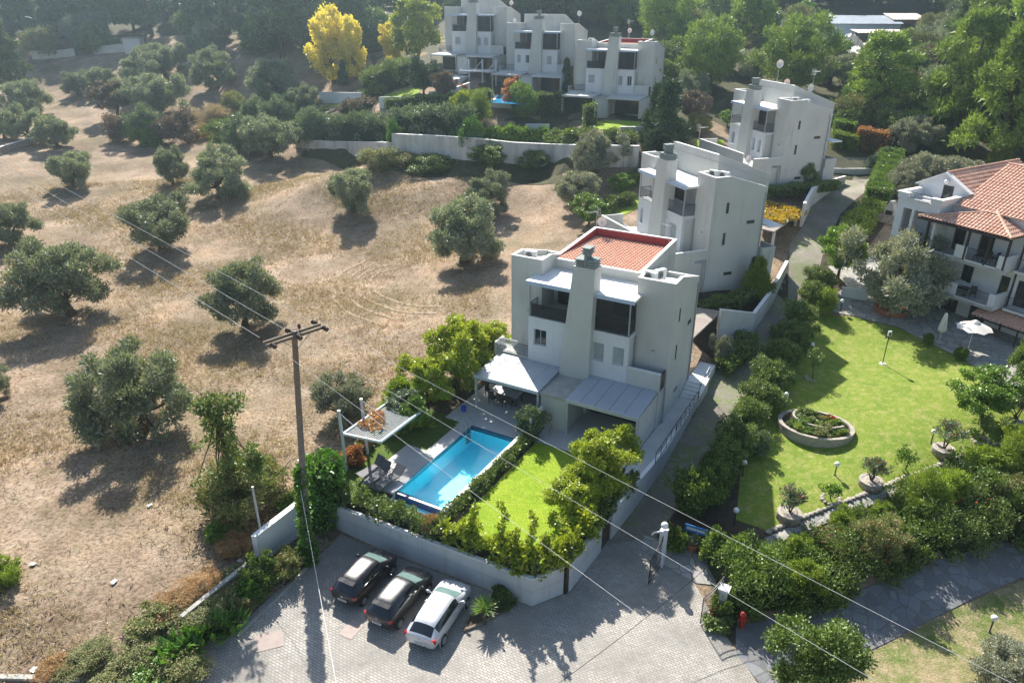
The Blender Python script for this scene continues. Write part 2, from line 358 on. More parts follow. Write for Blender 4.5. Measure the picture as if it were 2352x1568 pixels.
# ---- ground materials
def pavermat(name, c1, c2, mortar, sc, rot, grass=False):
    m, N, L, B = newmat(name); v = wpos(N)
    mp = N.new('ShaderNodeMapping'); L.new(v, mp.inputs[0]); mp.inputs[2].default_value = (0, 0, rot)
    br = N.new('ShaderNodeTexBrick'); L.new(mp.outputs[0], br.inputs[0]); br.inputs['Scale'].default_value = sc
    br.inputs['Mortar Size'].default_value = .028; br.inputs['Brick Width'].default_value = .52; br.inputs['Row Height'].default_value = .3; br.inputs['Bias'].default_value = 0
    br.inputs['Color1'].default_value = c4(c1); br.inputs['Color2'].default_value = c4(c2); br.inputs['Mortar'].default_value = c4(mortar)
    big = noise(N, L, .35, 5, v); fin = noise(N, L, 9, 4, v)
    col = mixc(N, L, ramp(N, L, big.outputs[0], [(.38, (0, 0, 0)), (.66, (.85, .85, .85))]).outputs[0], br.outputs[0], tuple(.55 * (a + b) / 2 for a, b in zip(c1, c2)))
    st = ramp(N, L, noise(N, L, 1.1, 6, v, .75).outputs[0], [(.55, (0, 0, 0)), (.72, (.6, .6, .6))]).outputs[0]
    col = mixc(N, L, st, col, (.17, .15, .12))
    if grass:
        gm = ramp(N, L, noise(N, L, .32, 4, v).outputs[0], [(.50, (0, 0, 0)), (.62, (.8, .8, .8))]).outputs[0]
        g2 = mixc(N, L, 1., gm, ramp(N, L, noise(N, L, 2.4, 4, v).outputs[0], [(.40, (0, 0, 0)), (.6, (1, 1, 1))]).outputs[0], 'MULTIPLY')
        col = mixc(N, L, g2, col, (.14, .19, .05))
    col = mixc(N, L, .5, col, mixc(N, L, 1., col, ramp(N, L, fin.outputs[0], [(.3, (.7, .7, .7)), (.7, (1.2, 1.2, 1.2))]).outputs[0], 'MULTIPLY'))
    L.new(col, B.inputs['Base Color']); B.inputs['Roughness'].default_value = .85; B.inputs['Specular IOR Level'].default_value = .25
    bump(N, L, B, br.outputs['Fac'], -.5, .02); return m
M['paver'] = pavermat('block_paving', (.44, .41, .365), (.34, .315, .28), (.125, .115, .105), 2.3, R(29))
M['paver2'] = pavermat('grassy_block_paving', (.36, .32, .26), (.25, .225, .18), (.13, .12, .09), 2.3, R(29), True)
def flagmat(name, c1, c2, mortar, sc, w=.05, polish=.8):
    m, N, L, B = newmat(name); v = wpos(N)
    vo = N.new('ShaderNodeTexVoronoi'); vo.inputs['Scale'].default_value = sc; L.new(v, vo.inputs[0])
    vd = N.new('ShaderNodeTexVoronoi'); vd.feature = 'DISTANCE_TO_EDGE'; vd.inputs['Scale'].default_value = sc; L.new(v, vd.inputs[0])
    bw = N.new('ShaderNodeSeparateColor'); L.new(vo.outputs['Color'], bw.inputs[0])
    col = ramp(N, L, bw.outputs[0], [(0, c1), (1, c2)]).outputs[0]
    col = mixc(N, L, .35, col, noise(N, L, 3, 5, v).outputs[1], 'OVERLAY')
    e = ramp(N, L, vd.outputs[0], [(w * .5, (1, 1, 1)), (w, (0, 0, 0))]).outputs[0]
    L.new(mixc(N, L, e, col, mortar), B.inputs['Base Color']); B.inputs['Roughness'].default_value = polish
    bump(N, L, B, vd.outputs[0], .3, .02); return m
M['flag'] = flagmat('flagstone', (.40, .38, .34), (.26, .255, .24), (.20, .19, .17), 1.3)
M['flagshade'] = flagmat('shaded_flagstone', (.20, .20, .205), (.12, .12, .125), (.12, .12, .12), 1.5)  # darker, bluer flagstone with the hedge's shade put into the colour
M['deckstone'] = mat('pool_deck_stone', (.50, .48, .46), .8, .25, c2=(.42, .41, .40), sc=1.2, bsc=6, bst=.15)
M['stonewall'] = flagmat('rubble_stone', (.44, .37, .30), (.25, .22, .19), (.16, .14, .12), 5, .09, .9)
def grassmat(name, a, b, dry, dryamt=.6):
    m, N, L, B = newmat(name); v = wpos(N)
    n1 = noise(N, L, .5, 5, v, .65); n2 = noise(N, L, 11, 4, v, .7); n3 = noise(N, L, 2.0, 5, v, .7)
    col = ramp(N, L, n1.outputs[0], [(.35, a), (.65, b)]).outputs[0]
    col = mixc(N, L, ramp(N, L, n3.outputs[0], [(.48, (0, 0, 0)), (.72, (dryamt,) * 3)]).outputs[0], col, dry)
    col = mixc(N, L, 1., col, ramp(N, L, n2.outputs[0], [(.3, (.55, .58, .5)), (.7, (1.3, 1.3, 1.2))]).outputs[0], 'MULTIPLY')
    L.new(col, B.inputs['Base Color']); B.inputs['Roughness'].default_value = .9; B.inputs['Specular IOR Level'].default_value = .15
    bump(N, L, B, n2.outputs[0], 1., .06); return m
M['lawn'] = grassmat('bright_lawn', (.20, .30, .02), (.26, .345, .028), (.34, .37, .06), .5)
M['lawn2'] = grassmat('garden_lawn', (.15, .22, .03), (.215, .265, .045), (.33, .305, .12), 1.)
M['lawn3'] = grassmat('shaded_lawn', (.07, .12, .02), (.10, .15, .03), (.14, .13, .06), .5)  # darker copy of the lawn green, shade put into the colour
M['scrub'] = grassmat('shaded_scrub', (.045, .052, .024), (.085, .078, .04), (.14, .105, .06), .8)  # scrub tone darkened so the floor under the trees looks shaded
M['drylawn'] = grassmat('patchy_lawn', (.13, .17, .045), (.30, .24, .15), (.38, .29, .20), 1.)
def px(*pts): return [tuple(D(x, y)[:2]) for x, y in pts]
# ---- sheets on the terrain
park = px((185,1562),(300,1600),(1760,1600),(1640,1420),(1590,1330),(1500,1270),(1490,1195),(1400,1215),(1384,1256),(1318,1352),(1222,1394),(784,1226),(720,1290),(540,1450))
tag(draped('parking_area', park, M['paver'], dz=.03), kind='structure')
drive = px((1392,1252),(1410,1205),(1520,1064),(1598,952),(1634,880),(1642,790),(1730,768),(1770,706),(1806,628),(1815,560),(1842,523),(1862,474),(1900,445),(1925,415),(1912,385),(2010,392),(2030,405),(2005,434),(1930,492),(1895,560),(1878,640),(1850,690),(1800,770),(1755,850),(1715,915),(1670,985),(1600,1090),(1545,1180),(1500,1235))
draped('driveway', drive, M['paver2'], dz=.038)
lawn_r = px((1690,1195),(1700,1090),(1735,985),(1775,890),(1835,770),(1890,722),(1960,728),(2060,752),(2140,792),(2215,828),(2290,880),(2400,940),(2400,978),(2221,1043),(1921,1160),(1768,1220))
draped('lawn', lawn_r, M['lawn2'], dz=.04)
flagp = px((1905,715),(1890,690),(1935,665),(2030,690),(2130,745),(2260,790),(2400,860),(2400,935),(2290,878),(2215,826),(2140,790),(2060,750),(1960,726))
draped('terrace_paving', flagp, M['flag'], dz=.045)
path_r = px((1690,1440),(1900,1384),(2135,1294),(2400,1200),(2400,1300),(2200,1392),(1975,1502),(1850,1600),(1768,1600),(1690,1500))
draped('planting_strip', px((1508,1232),(1548,1180),(1603,1090),(1673,985),(1718,915),(1758,850),(1803,770),(1853,690),(1890,640),(1935,660),(1888,722),(1838,772),(1780,890),(1738,985),(1704,1090),(1694,1195),(1765,1222),(1755,1236),(1640,1285),(1560,1252)), M['soil'], dz=.032)
draped('planting_bed', px((1640,1288),(1700,1330),(1692,1440),(1700,1500),(1645,1432),(1655,1346)), M['soil'], dz=.03)
draped('planting_bed', px((1878,640),(1895,560),(1930,492),(2005,434),(2048,372),(2080,380),(2055,480),(2000,560),(1965,640),(1935,665),(1890,650)), M['soil'], dz=.028)
draped('footpath', path_r, M['flagshade'], dz=.034)
draped('patchy_lawn', px((1980,1505),(2202,1395),(2420,1300),(2420,1640),(1860,1640)), M['drylawn'], dz=.03)
draped('entrance_paving', px((1480,1230),(1560,1255),(1640,1290),(1650,1345),(1600,1340),(1530,1300),(1475,1265)), M['flag'], dz=.048)
draped('stone_path', px((1755,1238),(1922,1166),(2225,1048),(2400,985),(2400,1010),(2232,1066),(1940,1185),(1770,1258)), M['flag'], dz=.05)
# ---------------------------------------------------------------- villas
def tilemesh(mb, u0, u1, v0, v1, w0, w1, pu=.27, pv=.37):
    nu = max(1, round((u1 - u0) / pu)); nv = max(1, round(abs(v1 - v0) / pv)); K = 6; prof = []
    for k in range(K + 1):
        a = math.pi * k / K; prof.append((.5 - .36 * math.cos(a), .07 * math.sin(a)))
    line = []
    for i in range(nu):
        b = u0 + (u1 - u0) * i / nu; s_ = (u1 - u0) / nu
        line += [(b, -.012)] + [(b + p[0] * s_, p[1]) for p in prof]
    line.append((u1, -.012)); n = len(line); V = []; F = []
    for j in range(nv):
        for q, lift in ((j, .0), (j + 1, .05)):
            t = q / nv
            for (x, z) in line: V.append((x, v0 + (v1 - v0) * t, w0 + (w1 - w0) * t + z * 1.1 + (.05 - lift)))
    for j in range(nv):
        for i in range(n - 1):
            a = (2 * j) * n + i; F.append((a, a + 1, a + n + 1, a + n))
            if j < nv - 1: b = (2 * j + 1) * n + i; F.append((b, b + 1, b + n + 1, b + n))
        
    mb.add(V, F)
def railing(mb, a, b, z, h, gap=.12, r=.012):
    a = np.array([a[0], a[1], z], float); b = np.array([b[0], b[1], z], float); L = np.linalg.norm(b - a); n = max(1, int(L / gap)); up = np.array([0, 0, 1.])
    mb.tube([a + up * h, b + up * h], .026, 5); mb.tube([a + up * .06, b + up * .06], .018, 4)
    for i in range(n + 1):
        p = a + (b - a) * i / n; mb.tube([p + up * .02, p + up * h], .024 if i in (0, n) else r, 4, False)
W0 = 9.88
def tower(body, cop, u0, u1, back=5.42):
    e = .18
    body.prism([(0, -2.5), (back, -2.5), (back, 8.3), (1.5, 9.45), (0, 9.45)], 'x', u0, u1)
    prof = lambda s, t: [(0, 9.44), (1.5, 9.44), (back, 8.29), (back, 8.68), (1.5, W0), (0, W0)]
    for a in (u0, u1 - e): body.prism(prof(0, 0), 'x', a, a + e)
    body.box(u0 + e, u1 - e, 0, e, 9.44, W0); body.box(u0 + e, u1 - e, back - e, back, 8.2, 8.68)
    for a in (u0 - .02, u1 - e - .02):
        cop.prism([(-.02, W0 + .004), (1.5, W0 + .004), (back + .02, 8.684), (back + .02, 8.73), (1.5, W0 + .05), (-.02, W0 + .05)], 'x', a, a + e + .04)
    cop.box(u0 + e + .02, u1 - e - .02, -.02, e + .02, W0 + .004, W0 + .048); cop.box(u0 + e + .02, u1 - e - .02, back - e, back + .02, 8.684, 8.728)
def window(parent, u0, u1, w0, w1, v, shut, lab=None):
    f = MB(); t = .055
    f.box(u0, u0 + t, v, v + .06, w0, w1).box(u1 - t, u1, v, v + .06, w0, w1).box(u0 + t, u1 - t, v, v + .06, w0, w0 + t).box(u0 + t, u1 - t, v, v + .06, w1 - t, w1)
    if not shut: f.box((u0 + u1) / 2 - .02, (u0 + u1) / 2 + .02, v - .005, v + .055, w0 + t, w1 - t)
    o = f.build('window', M['white'] if shut else M['bargrey'], parent)
    if lab: o['label'] = lab
    p = MB().box(u0 + t, u1 - t, v + .03, v + .05, w0 + t, w1 - t)
    if shut:
        p = MB(); n = 14
        for k in range(n):
            z0 = w0 + t + (w1 - w0 - 2 * t) * k / n; z1 = w0 + t + (w1 - w0 - 2 * t) * (k + 1) / n
            p.add([(u0 + t, v + .03, z0), (u1 - t, v + .03, z0), (u1 - t, v + .045, z1), (u0 + t, v + .045, z1)], [(0, 1, 2, 3)])
    p.build('shutter' if shut else 'pane', M['shutter'] if shut else M['glass'], o)
    s = MB().box(u0 - .05, u1 + .05, v - .2, v + .02, w0 - .06, w0 - .002); s.build('sill', M['coping'], o)
def villa(name, label, P, yaw, kind, opt):
    rt = empty(name, P, R(yaw), label, 'house', 'grey modern villas with tapered chimneys')
    body, cop = MB(), MB()
    tower(body, cop, -11.83, -9.42); tower(body, cop, -2.5, 0)
    # central block with its parapets
    ua, ub, vf, vb = -9.6, -2.5, 1.95, 9.4
    if kind == 'mono': vb = 7.6
    ub2 = -2.98 if kind == 'tile' else -2.5
    f0, f1 = (9.45, 9.82) if kind == 'tile' else (11.15, 9.1)
    e = .2; base = (9.0, 8.75) if kind == 'tile' else (10.6, 8.6)
    body.prism([(vf, -2.5), (vb, -2.5), (vb, base[1]), (vf, base[0])], 'x', ua, ub2)
    sides, red = MB(), MB()
    for a in (ua, ub2 - e): body.prism([(vf, base[0] - .05), (vb, base[1] - .05), (vb, f1), (vf, f0)], 'x', a, a + e)
    body.box(ua + e, ub2 - e, vf, vf + e, base[0] - .05, f0); body.box(ua + e, ub2 - e, vb - e, vb, base[1] - .05, f1)
    red.box(ua + e, ub2 - e, vb - e - .02, vb - e - .003, base[1], f1 - .01)
    red.prism([(vf + e, base[0]), (vb - e, base[1]), (vb - e, f1 - .01), (vf + e, f0 - .01)], 'x', ua + e + .003, ua + e + .02)
    red.prism([(vf + e, base[0]), (vb - e, base[1]), (vb - e, f1 - .01), (vf + e, f0 - .01)], 'x', ub2 - e - .02, ub2 - e - .003)
    for a in (ua - .02, ub2 - e - .02): cop.prism([(vf, f0 + .004), (vb, f1 + .004), (vb, f1 + .05), (vf, f0 + .05)], 'x', a, a + e + .04)
    cop.box(ua + e + .02, ub2 - e - .02, vf - .02, vf + e + .02, f0 + .004, f0 + .05); cop.box(ua + e + .02, ub2 - e - .02, vb - e, vb + .02, f1 + .004, f1 + .05)
    tl = MB(); tilemesh(tl, ua + e + .02, ub2 - e - .02, vf + .22, vb - e - .02, f0 - .06 if kind == 'tile' else base[0] + .1, base[1] + .42 if kind == 'tile' else base[1] + .12)
    # ground floor front and terrace
    body.box(-11.8, -.1, -1.2, .02, -2.5, 2.62)
    gdoor = MB()
    if opt.get('terrace'):   # closed ground floor carrying a parapeted terrace (villas up the drive)
        body.box(-12.6, -.02, -3.6, -1.2, -2.5, 2.9)
        pp = MB().box(-12.6, -2.4, -3.6, -3.42, 2.9, 3.9).box(-12.6, -12.42, -3.42, -1.2, 2.9, 3.9).box(-.2, -.02, -3.6, .02, 2.9, 3.75); cop.box(-12.62, -2.38, -3.62, -3.4, 3.904, 3.95)
        cop.box(-.22, 0, -3.62, -.02, 3.754, 3.8)
        pp.build('terrace_parapet', M['stucco'], rt)
        body.box(-3, .3, 5.45, 6.9, -2.5, 2.4)
        eb = MB().box(-2.5, .75, 5.6, 6.9, 5.3, 5.45); eb.build('entrance_canopy', M['canopy'], rt)
        bb = MB().box(-1.5, .4, 5.5, 5.62, 2.41, 3.4).box(.28, .4, 5.62, 6.9, 2.41, 3.4).box(-1.5, .28, 6.78, 6.9, 2.41, 3.4); bb.build('back_balcony', M['stucco'], rt)
    else:
        pp = MB().box(-2.38, -.1, -1.2, -1.02, 2.6, 4.0); pp.build('terrace_parapet', M['stucco'], rt); cop.box(-2.38, -.08, -1.22, -1.0, 4.004, 4.05)
        rr = MB(); railing(rr, (-.14, -.98), (-.14, -.03), 2.63, 1.25, .07); rr.box(-.16, -.12, -.98, -.03, 2.8, 3.8); rr.build('terrace_railing', M['dark'], rt)
        # small side terrace on the left
        st = MB().box(-12.6, -9.82, -1.15, .05, 2.45, 2.95).box(-12.6, -12.42, -1.15, .05, 2.95, 3.55); st.build('side_terrace', M['stucco'], rt)
        rr = MB(); railing(rr, (-12.4, -1.1), (-9.84, -1.1), 2.95, .85, .1); rr.build('side_railing', M['dark'], rt)
    # white bay with real window openings
    v0 = -1.2; wh = MB()
    wins = opt.get('wins', [(-9.38, -8.4, 4.1, 5.3, 0), (-4.92, -4.1, 3.97, 5.32, 1), (-3.48, -2.66, 3.97, 5.3, 1)])
    wh.holed(-9.8, -2.4, 2.62, 6.15, v0, .25, [h[:4] for h in wins])
    wh.box(-9.8, -9.55, v0 + .25, vf + .01, 2.62, 6.15); wh.box(-9.55, -2.4, v0 + .25, vf + .01, 5.9, 6.15); wh.box(-9.55, -2.4, vf - .2, vf + .01, 2.62, 5.9)
    wh.build('white_bay', M['white'], rt)
    sb = MB().box(-2.64, -2.42, v0 + .26, .0, 2.62, 5.35).box(-2.64, -2.4, v0 + .26, 0, 5.352, 5.9); sb.build('bay_side_wall', M['stucco'], rt)
    for k, hh in enumerate(wins): window(rt, *hh[:4], v0 + .13, hh[4])
    cop2 = MB().box(-9.84, -2.36, v0 - .03, v0 + .22, 6.154, 6.19); cop2.build('balcony_ledge', M['pale_concrete'], rt)
    # upper balcony: doors, screens, rails, canopies
    dr = MB()
    for a, b in ((-9.05, -8.05), (-8.0, -7.05), (-4.75, -3.75), (-3.7, -2.75)): dr.box(a, b, vf - .08, vf - .004, 6.2, 8.5)
    dr.build('balcony_door', M['brownglass'], rt)
    rl = MB(); railing(rl, (-9.72, v0 + .06), (-6.9, v0 + .06), 6.19, .95, .09); railing(rl, (-4.9, v0 + .06), (-2.5, v0 + .06), 6.19, .95, .09); railing(rl, (-2.46, v0 + .06), (-2.46, -.02), 6.19, .95, .09)
    railing(rl, (-9.74, v0 + .06), (-9.74, -.02), 6.19, .95, .09)
    rl.build('balcony_railing', M['dark'], rt)
    po = MB().box(-9.78, -9.7, v0 + .02, v0 + .1, 6.2, 8.6).box(-2.5, -2.42, v0 + .02, v0 + .1, 6.2, 8.6); po.build('balcony_post', M['grey'], rt)
    if opt.get('screen', True):
        sc = MB().box(-4.86, -2.54, v0 + .12, v0 + .13, 6.3, 8.58).box(-2.47, -2.46, v0 + .14, -.02, 6.3, 8.58)
        sc.build('insect_screen', M['screen'], rt)
        sc = MB().box(-9.66, -6.9, v0 + .12, v0 + .125, 6.2, 7.1); sc.build('rail_screen', M['screen'], rt)
    cn = MB().prism([(-9.95, -1.35), (-6.45, -1.35), (-6.45, 1.93), (-9.40, 1.93), (-9.40, .0), (-9.95, .0)], 'z', 8.62, 8.8).prism([(-4.98, -1.35), (-2.12, -1.35), (-2.12, -.02), (-2.52, -.02), (-2.52, 1.93), (-4.98, 1.93)], 'z', 8.62, 8.8)
    cn.box(-6.45, -4.98, -.9, 1.93, 8.62, 8.8)
    cn.build('canopy', M['canopy'], rt)
    fb = MB().box(-9.97, -6.43, -1.40, -1.352, 8.54, 8.81).box(-5.0, -2.1, -1.40, -1.352, 8.54, 8.81); fb.build('fascia', M['lightblue'], rt)
    # tapered chimney and its louvred cap
    ch = MB(); b0, b1 = (-7.12, -4.95), (-6.3, -4.8); vz = (-1.72, -.6)
    ch.add([(b0[0], vz[0], -2), (b0[1], vz[0], -2), (b0[1], vz[1], -2), (b0[0], vz[1], -2), (b0[0], vz[0], 2.5), (b0[1], vz[0], 2.5), (b0[1], vz[1], 2.5), (b0[0], vz[1], 2.5), (b1[0], vz[0], 10.55), (b1[1], vz[0], 10.55), (b1[1], vz[1], 10.55), (b1[0], vz[1], 10.55)],
           [(8, 9, 10, 11)] + [(i + 4 * k, (i + 1) % 4 + 4 * k, (i + 1) % 4 + 4 * k + 4, i + 4 * k + 4) for k in (0, 1) for i in range(4)])
    c_ = ch.build('chimney', M['stucco'], rt)
    cp = MB(); x0, x1 = b1[0] + .05, b1[1] - .05
    def louv(a, b, c, d, z, n):
        for k in range(n):
            cp.box(a, b, c, d, z + k * .17 + .07, z + k * .17 + .16); cp.box(a + .08, b - .08, c + .08, d - .08, z + k * .17, z + k * .17 + .07)
        return z + n * .17
    z = louv(x0, x0 + .62, vz[0] + .05, vz[1] - .05, 10.55, 3); louv(x1 - .62, x1, vz[0] + .05, vz[1] - .05, 10.55, 3)
    cp.box(x0 + .62, x1 - .62, vz[0] + .12, vz[1] - .12, 10.55, z + .25)
    louv(x0 + .42, x1 - .42, vz[0] + .15, vz[1] - .15, z + .25, 3)
    cp.build('chimney_cap', M['capstone'], c_)
    # side windows, drain pipes, small lights
    for a in (0.0,):
        for (va, vb_, wa, wb) in ((1.38, 1.66, 6.8, 7.72), (1.38, 1.66, 4.03, 5.1), (3.7, 4.5, 5.66, 5.96), (1.95, 2.8, 1.2, 1.48)):
            f = MB().box(a, a + .018, va - .05, va, wa - .05, wb + .05).box(a, a + .018, vb_, vb_ + .05, wa - .05, wb + .05).box(a, a + .018, va, vb_, wb, wb + .05).box(a, a + .05, va - .03, vb_ + .03, wa - .05, wa)
            o = f.build('slit_window', M['stucco'], rt); MB().box(a + .001, a + .008, va, vb_, wa, wb).build('pane', M['glass'], o)
    dp = MB().tube([(.06, 5.3, 8.3), (.06, 5.3, -1)], .055, 6).tube([(-2.3, -.08, 5.9), (-2.3, -.08, 3.0)], .05, 6).tube([(-.02, -.3, 2.9), (.06, -.3, 2.7), (.06, -.3, 0)], .07, 6); dp.build('drain_pipe', M['grey'], rt)
    li = MB().box(-1.2, -1.0, -.08, -.001, 5.0, 5.1).box(-10.5, -10.3, -.08, -.001, 6.0, 6.1); li.build('wall_light', M['grey'], rt)
    vt = MB()
    vt.lathe([(.09, 0), (.09, .3), (.15, .32), (.15, .4), (.02, .42)], 10, (-9.75, 1.0, 9.46)); vt.lathe([(.1, 0), (.1, .25), (.16, .27), (.16, .36), (.02, .4)], 10, (-.35, 4.9, 8.5)); vt.build('vent_pipe', M['acwhite'], rt)
    if not opt.get('terrace'):
        # patio roofs in front, wide dark doors behind them in place of a deep shaded room
        pr = MB(); L0, L1 = opt.get('pl', (-12.1, -7.1)); R0, R1 = (-5.1, -.15); n = 5
        for a, b in ((L0, L1), (R0, R1)):
            for k in range(n):
                x0_, x1_ = a + (b - a) * k / n, a + (b - a) * (k + 1) / n
                pr.add([(x0_ + .015, -4.75, 2.56), (x1_ - .015, -4.75, 2.56), (x1_ - .015, -1.21, 2.74), (x0_ + .015, -1.21, 2.74), (x0_ + .015, -4.75, 2.64), (x1_ - .015, -4.75, 2.64), (x1_ - .015, -1.21, 2.82), (x0_ + .015, -1.21, 2.82)], [(3, 2, 1, 0), (4, 5, 6, 7), (0, 1, 5, 4), (1, 2, 6, 5), (2, 3, 7, 6), (3, 0, 4, 7)])
        pr.build('patio_roof', M[opt.get('roofmat', 'greyroof')], rt)
        bm_ = MB()
        for a, b in ((L0, L1), (R0, R1)):
            bm_.box(a, b, -4.86, -4.752, 2.42, 2.66); bm_.box(a, a + .08, -4.74, -1.22, 2.42, 2.56); bm_.box(b - .08, b, -4.74, -1.22, 2.42, 2.56)
            bm_.box(a + .02, a + .14, -4.74, -4.6, -.02, 2.55); bm_.box(b - .14, b - .02, -4.74, -4.6, -.02, 2.55)
        bm_.build('patio_frame', M['bargrey'], rt)
        cr = MB().box(-7.0, -5.15, -4.6, -1.22, -.3, 2.35); cr.build('service_wall', M['stucco'], rt)
        cs = MB().box(-7.06, -5.13, -4.7, -1.21, 2.352, 2.53); cs.build('concrete_slab', M['concrete'], rt)
        sw = MB().box(-.3, -.16, -4.5, -1.22, -.05, 2.4); sw.build('patio_side_wall', M['stucco'], rt)
        dd_ = MB()
        for a, b in ((-11.75, -7.1), (-5.1, -.35)): dd_.box(a, b, -1.26, -1.203, 0, 2.4)  # doors widened so their dark glass stands in for the room's shade
        dd_.build('patio_shade_door', M['glass'], rt)
        rw = MB().box(-6.98, -1.0, -1.2, -1.15, 0, .01)
    body.build('wall', M['stucco'], rt); cop.build('coping', M['coping'], rt)
    ro = tl.build('roof', M['tile'], rt, False); red.build('parapet_lining', M['red'], ro)
    return rt
M['capstone'] = mat('chimney_brick', (.30, .33, .31), .9, .2, c2=(.20, .22, .21), sc=5)
def screenmat():
    m, N, L, B = newmat('dark_mesh_screen'); B.inputs['Base Color'].default_value = (.02, .02, .024, 1); B.inputs['Roughness'].default_value = .7
    t = N.new('ShaderNodeBsdfTransparent'); mx = N.new('ShaderNodeMixShader'); mx.inputs[0].default_value = .62
    L.new(t.outputs[0], mx.inputs[1]); L.new(B.outputs[0], mx.inputs[2]); L.new(mx.outputs[0], N['Material Output'].inputs['Surface']); return m
M['screen'] = screenmat()
VP = {'main': ((10.27, 43.26, 2.0), -29.4), 'H2': ((16.74, 60.4, 4.81), -68.6), 'H3': ((30.57, 84.21, 7.95), -74.8), 'C': ((20.29, 112.66, 12.44), -26.2), 'B': ((9.69, 122.9, 14.48), -26.6), 'A': ((-.87, 132.58, 16.71), -25.5)}
def loc(n, u, v, w_=0):
    (P, a) = VP[n]; a = R(a); return np.array([P[0] + u * math.cos(a) - v * math.sin(a), P[1] + u * math.sin(a) + v * math.cos(a), P[2] + w_])
villa('villa', 'nearest villa, terracotta barrel tile roof over the swimming pool and patio', *VP['main'], 'tile', dict(roofmat='greyroof'))
villa('villa', 'villa with a terrace parapet directly behind the nearest villa, turned side on', *VP['H2'], 'mono', dict(terrace=1, screen=False, wins=[(-9.4, -8.9, 3.9, 5.3, 1), (-7.6, -7.05, 3.9, 5.3, 1), (-4.4, -3.2, 3.1, 5.2, 1)]))
villa('villa', 'villa at the top of the driveway, two fan units on its roof edge', *VP['H3'], 'mono', dict(terrace=1, screen=False, wins=[(-9.4, -8.5, 3.9, 5.3, 1), (-4.6, -4.0, 3.9, 5.3, 1), (-3.4, -2.8, 3.9, 5.3, 1)]))
villa('villa', 'upper row villa with a red tiled roof beside the big dark conifer', *VP['C'], 'tile', dict(roofmat='pale_concrete', wins=[(-9.4, -8.4, 4.1, 5.3, 1), (-4.85, -4.1, 3.97, 5.3, 1), (-3.4, -2.7, 3.97, 5.3, 0)]))
villa('villa', 'middle villa of the upper row, grey roof above a small blue pool', *VP['B'], 'mono', dict(roofmat='pale_concrete', wins=[(-9.3, -8.7, 4.1, 5.3, 1), (-7.8, -7.2, 4.1, 5.3, 0), (-4.2, -3.3, 3.97, 5.3, 1)]))
villa('villa', 'farthest villa of the upper row, half behind the yellow trees', *VP['A'], 'mono', dict(roofmat='pale_concrete', wins=[(-9.2, -8.2, 4.1, 5.3, 1), (-4.92, -4.3, 3.97, 5.32, 1), (-3.7, -2.9, 3.97, 5.3, 1)]))
# ---- roof equipment (each its own thing)
def ac(P, rz, label):
    t = empty('air_conditioner', P, rz, label, 'air conditioner', 'outdoor fan units on the villa roofs')
    MB().box(-.42, .42, -.16, .16, .08, .72).build('casing', M['acwhite'], t)
    f = MB()
    V = [(.0 - .1, -.165, .4)] + [(-.1 + .26 * math.cos(k * math.pi / 10), -.165, .4 + .26 * math.sin(k * math.pi / 10)) for k in range(20)]
    f.add(V, [(0, k, k % 20 + 1) for k in range(1, 21)]); f.build('fan_grille', M['dark'], t)
    g = MB()
    for r_ in (.09, .17, .25): g.tube([(-.1 + r_ * math.cos(k * math.pi / 8), -.175, .4 + r_ * math.sin(k * math.pi / 8)) for k in range(17)], .008, 4, False)
    g.build('wire_guard', M['acwhite'], t)
    MB().box(-.36, -.3, -.14, .14, 0, .08).box(.3, .36, -.14, .14, 0, .08).build('foot', M['grey'], t)
def acs(n, lst):
    for u, v, w_, rz, lab in lst: ac(loc(n, u, v, w_), R(VP[n][1] + rz), lab)
acs('main', [(-10.7, .75, 9.46, 8, 'fan unit on the left roof corner of the nearest villa'), (-1.9, .75, 9.46, -20, 'front fan unit on the right roof corner of the nearest villa'), (-1.55, 1.45, 9.46, 60, 'second fan unit behind, right roof corner of the nearest villa')])
acs('H2', [(-1.55, .9, 9.46, 20, 'left of two fan units on the roof of the side-on villa'), (-.8, 1.4, 9.46, 20, 'right of two fan units on the roof of the side-on villa')])
acs('H3', [(-.6, .9, 9.46, 85, 'left fan unit on the topmost driveway villa'), (-.6, 2.3, 9.2, 85, 'right fan unit on the topmost driveway villa')])
acs('C', [(-9.9, .8, 9.46, 0, 'fan unit on the left tower of the red tiled upper villa')])
def dish(P, rz, label, r=.45, mast=1.2):
    t = empty('satellite_dish', P, rz, label, 'satellite dish', 'satellite dishes on the roofs')
    r *= .74
    MB().tube([(0, 0, 0), (0, 0, mast)], .03, 6).build('mast', M['grey'], t)
    V = []; F = []; n = 18
    for i, (q, d) in enumerate(((0, .0), (.4, .02), (.75, .07), (1, .13))):
        for k in range(n):
            a = 2 * math.pi * k / n; V.append((q * r * math.cos(a), -.12 - d * 1.1 + .15, mast + q * r * 1.08 * math.sin(a) + .1 - (d * .8)))
    for i in range(3):
        for k in range(n): F.append((i * n + k, i * n + (k + 1) % n, (i + 1) * n + (k + 1) % n, (i + 1) * n + k))
    raw('reflector', V, F, M['acwhite'], t, True)
    MB().tube([(0, 0, mast - .2), (0, -.5, mast - .1), (0, -.52, mast + .08)], .015, 4).box(-.04, .04, -.56, -.48, mast + .05, mast + .14).build('feed_arm', M['grey'], t)
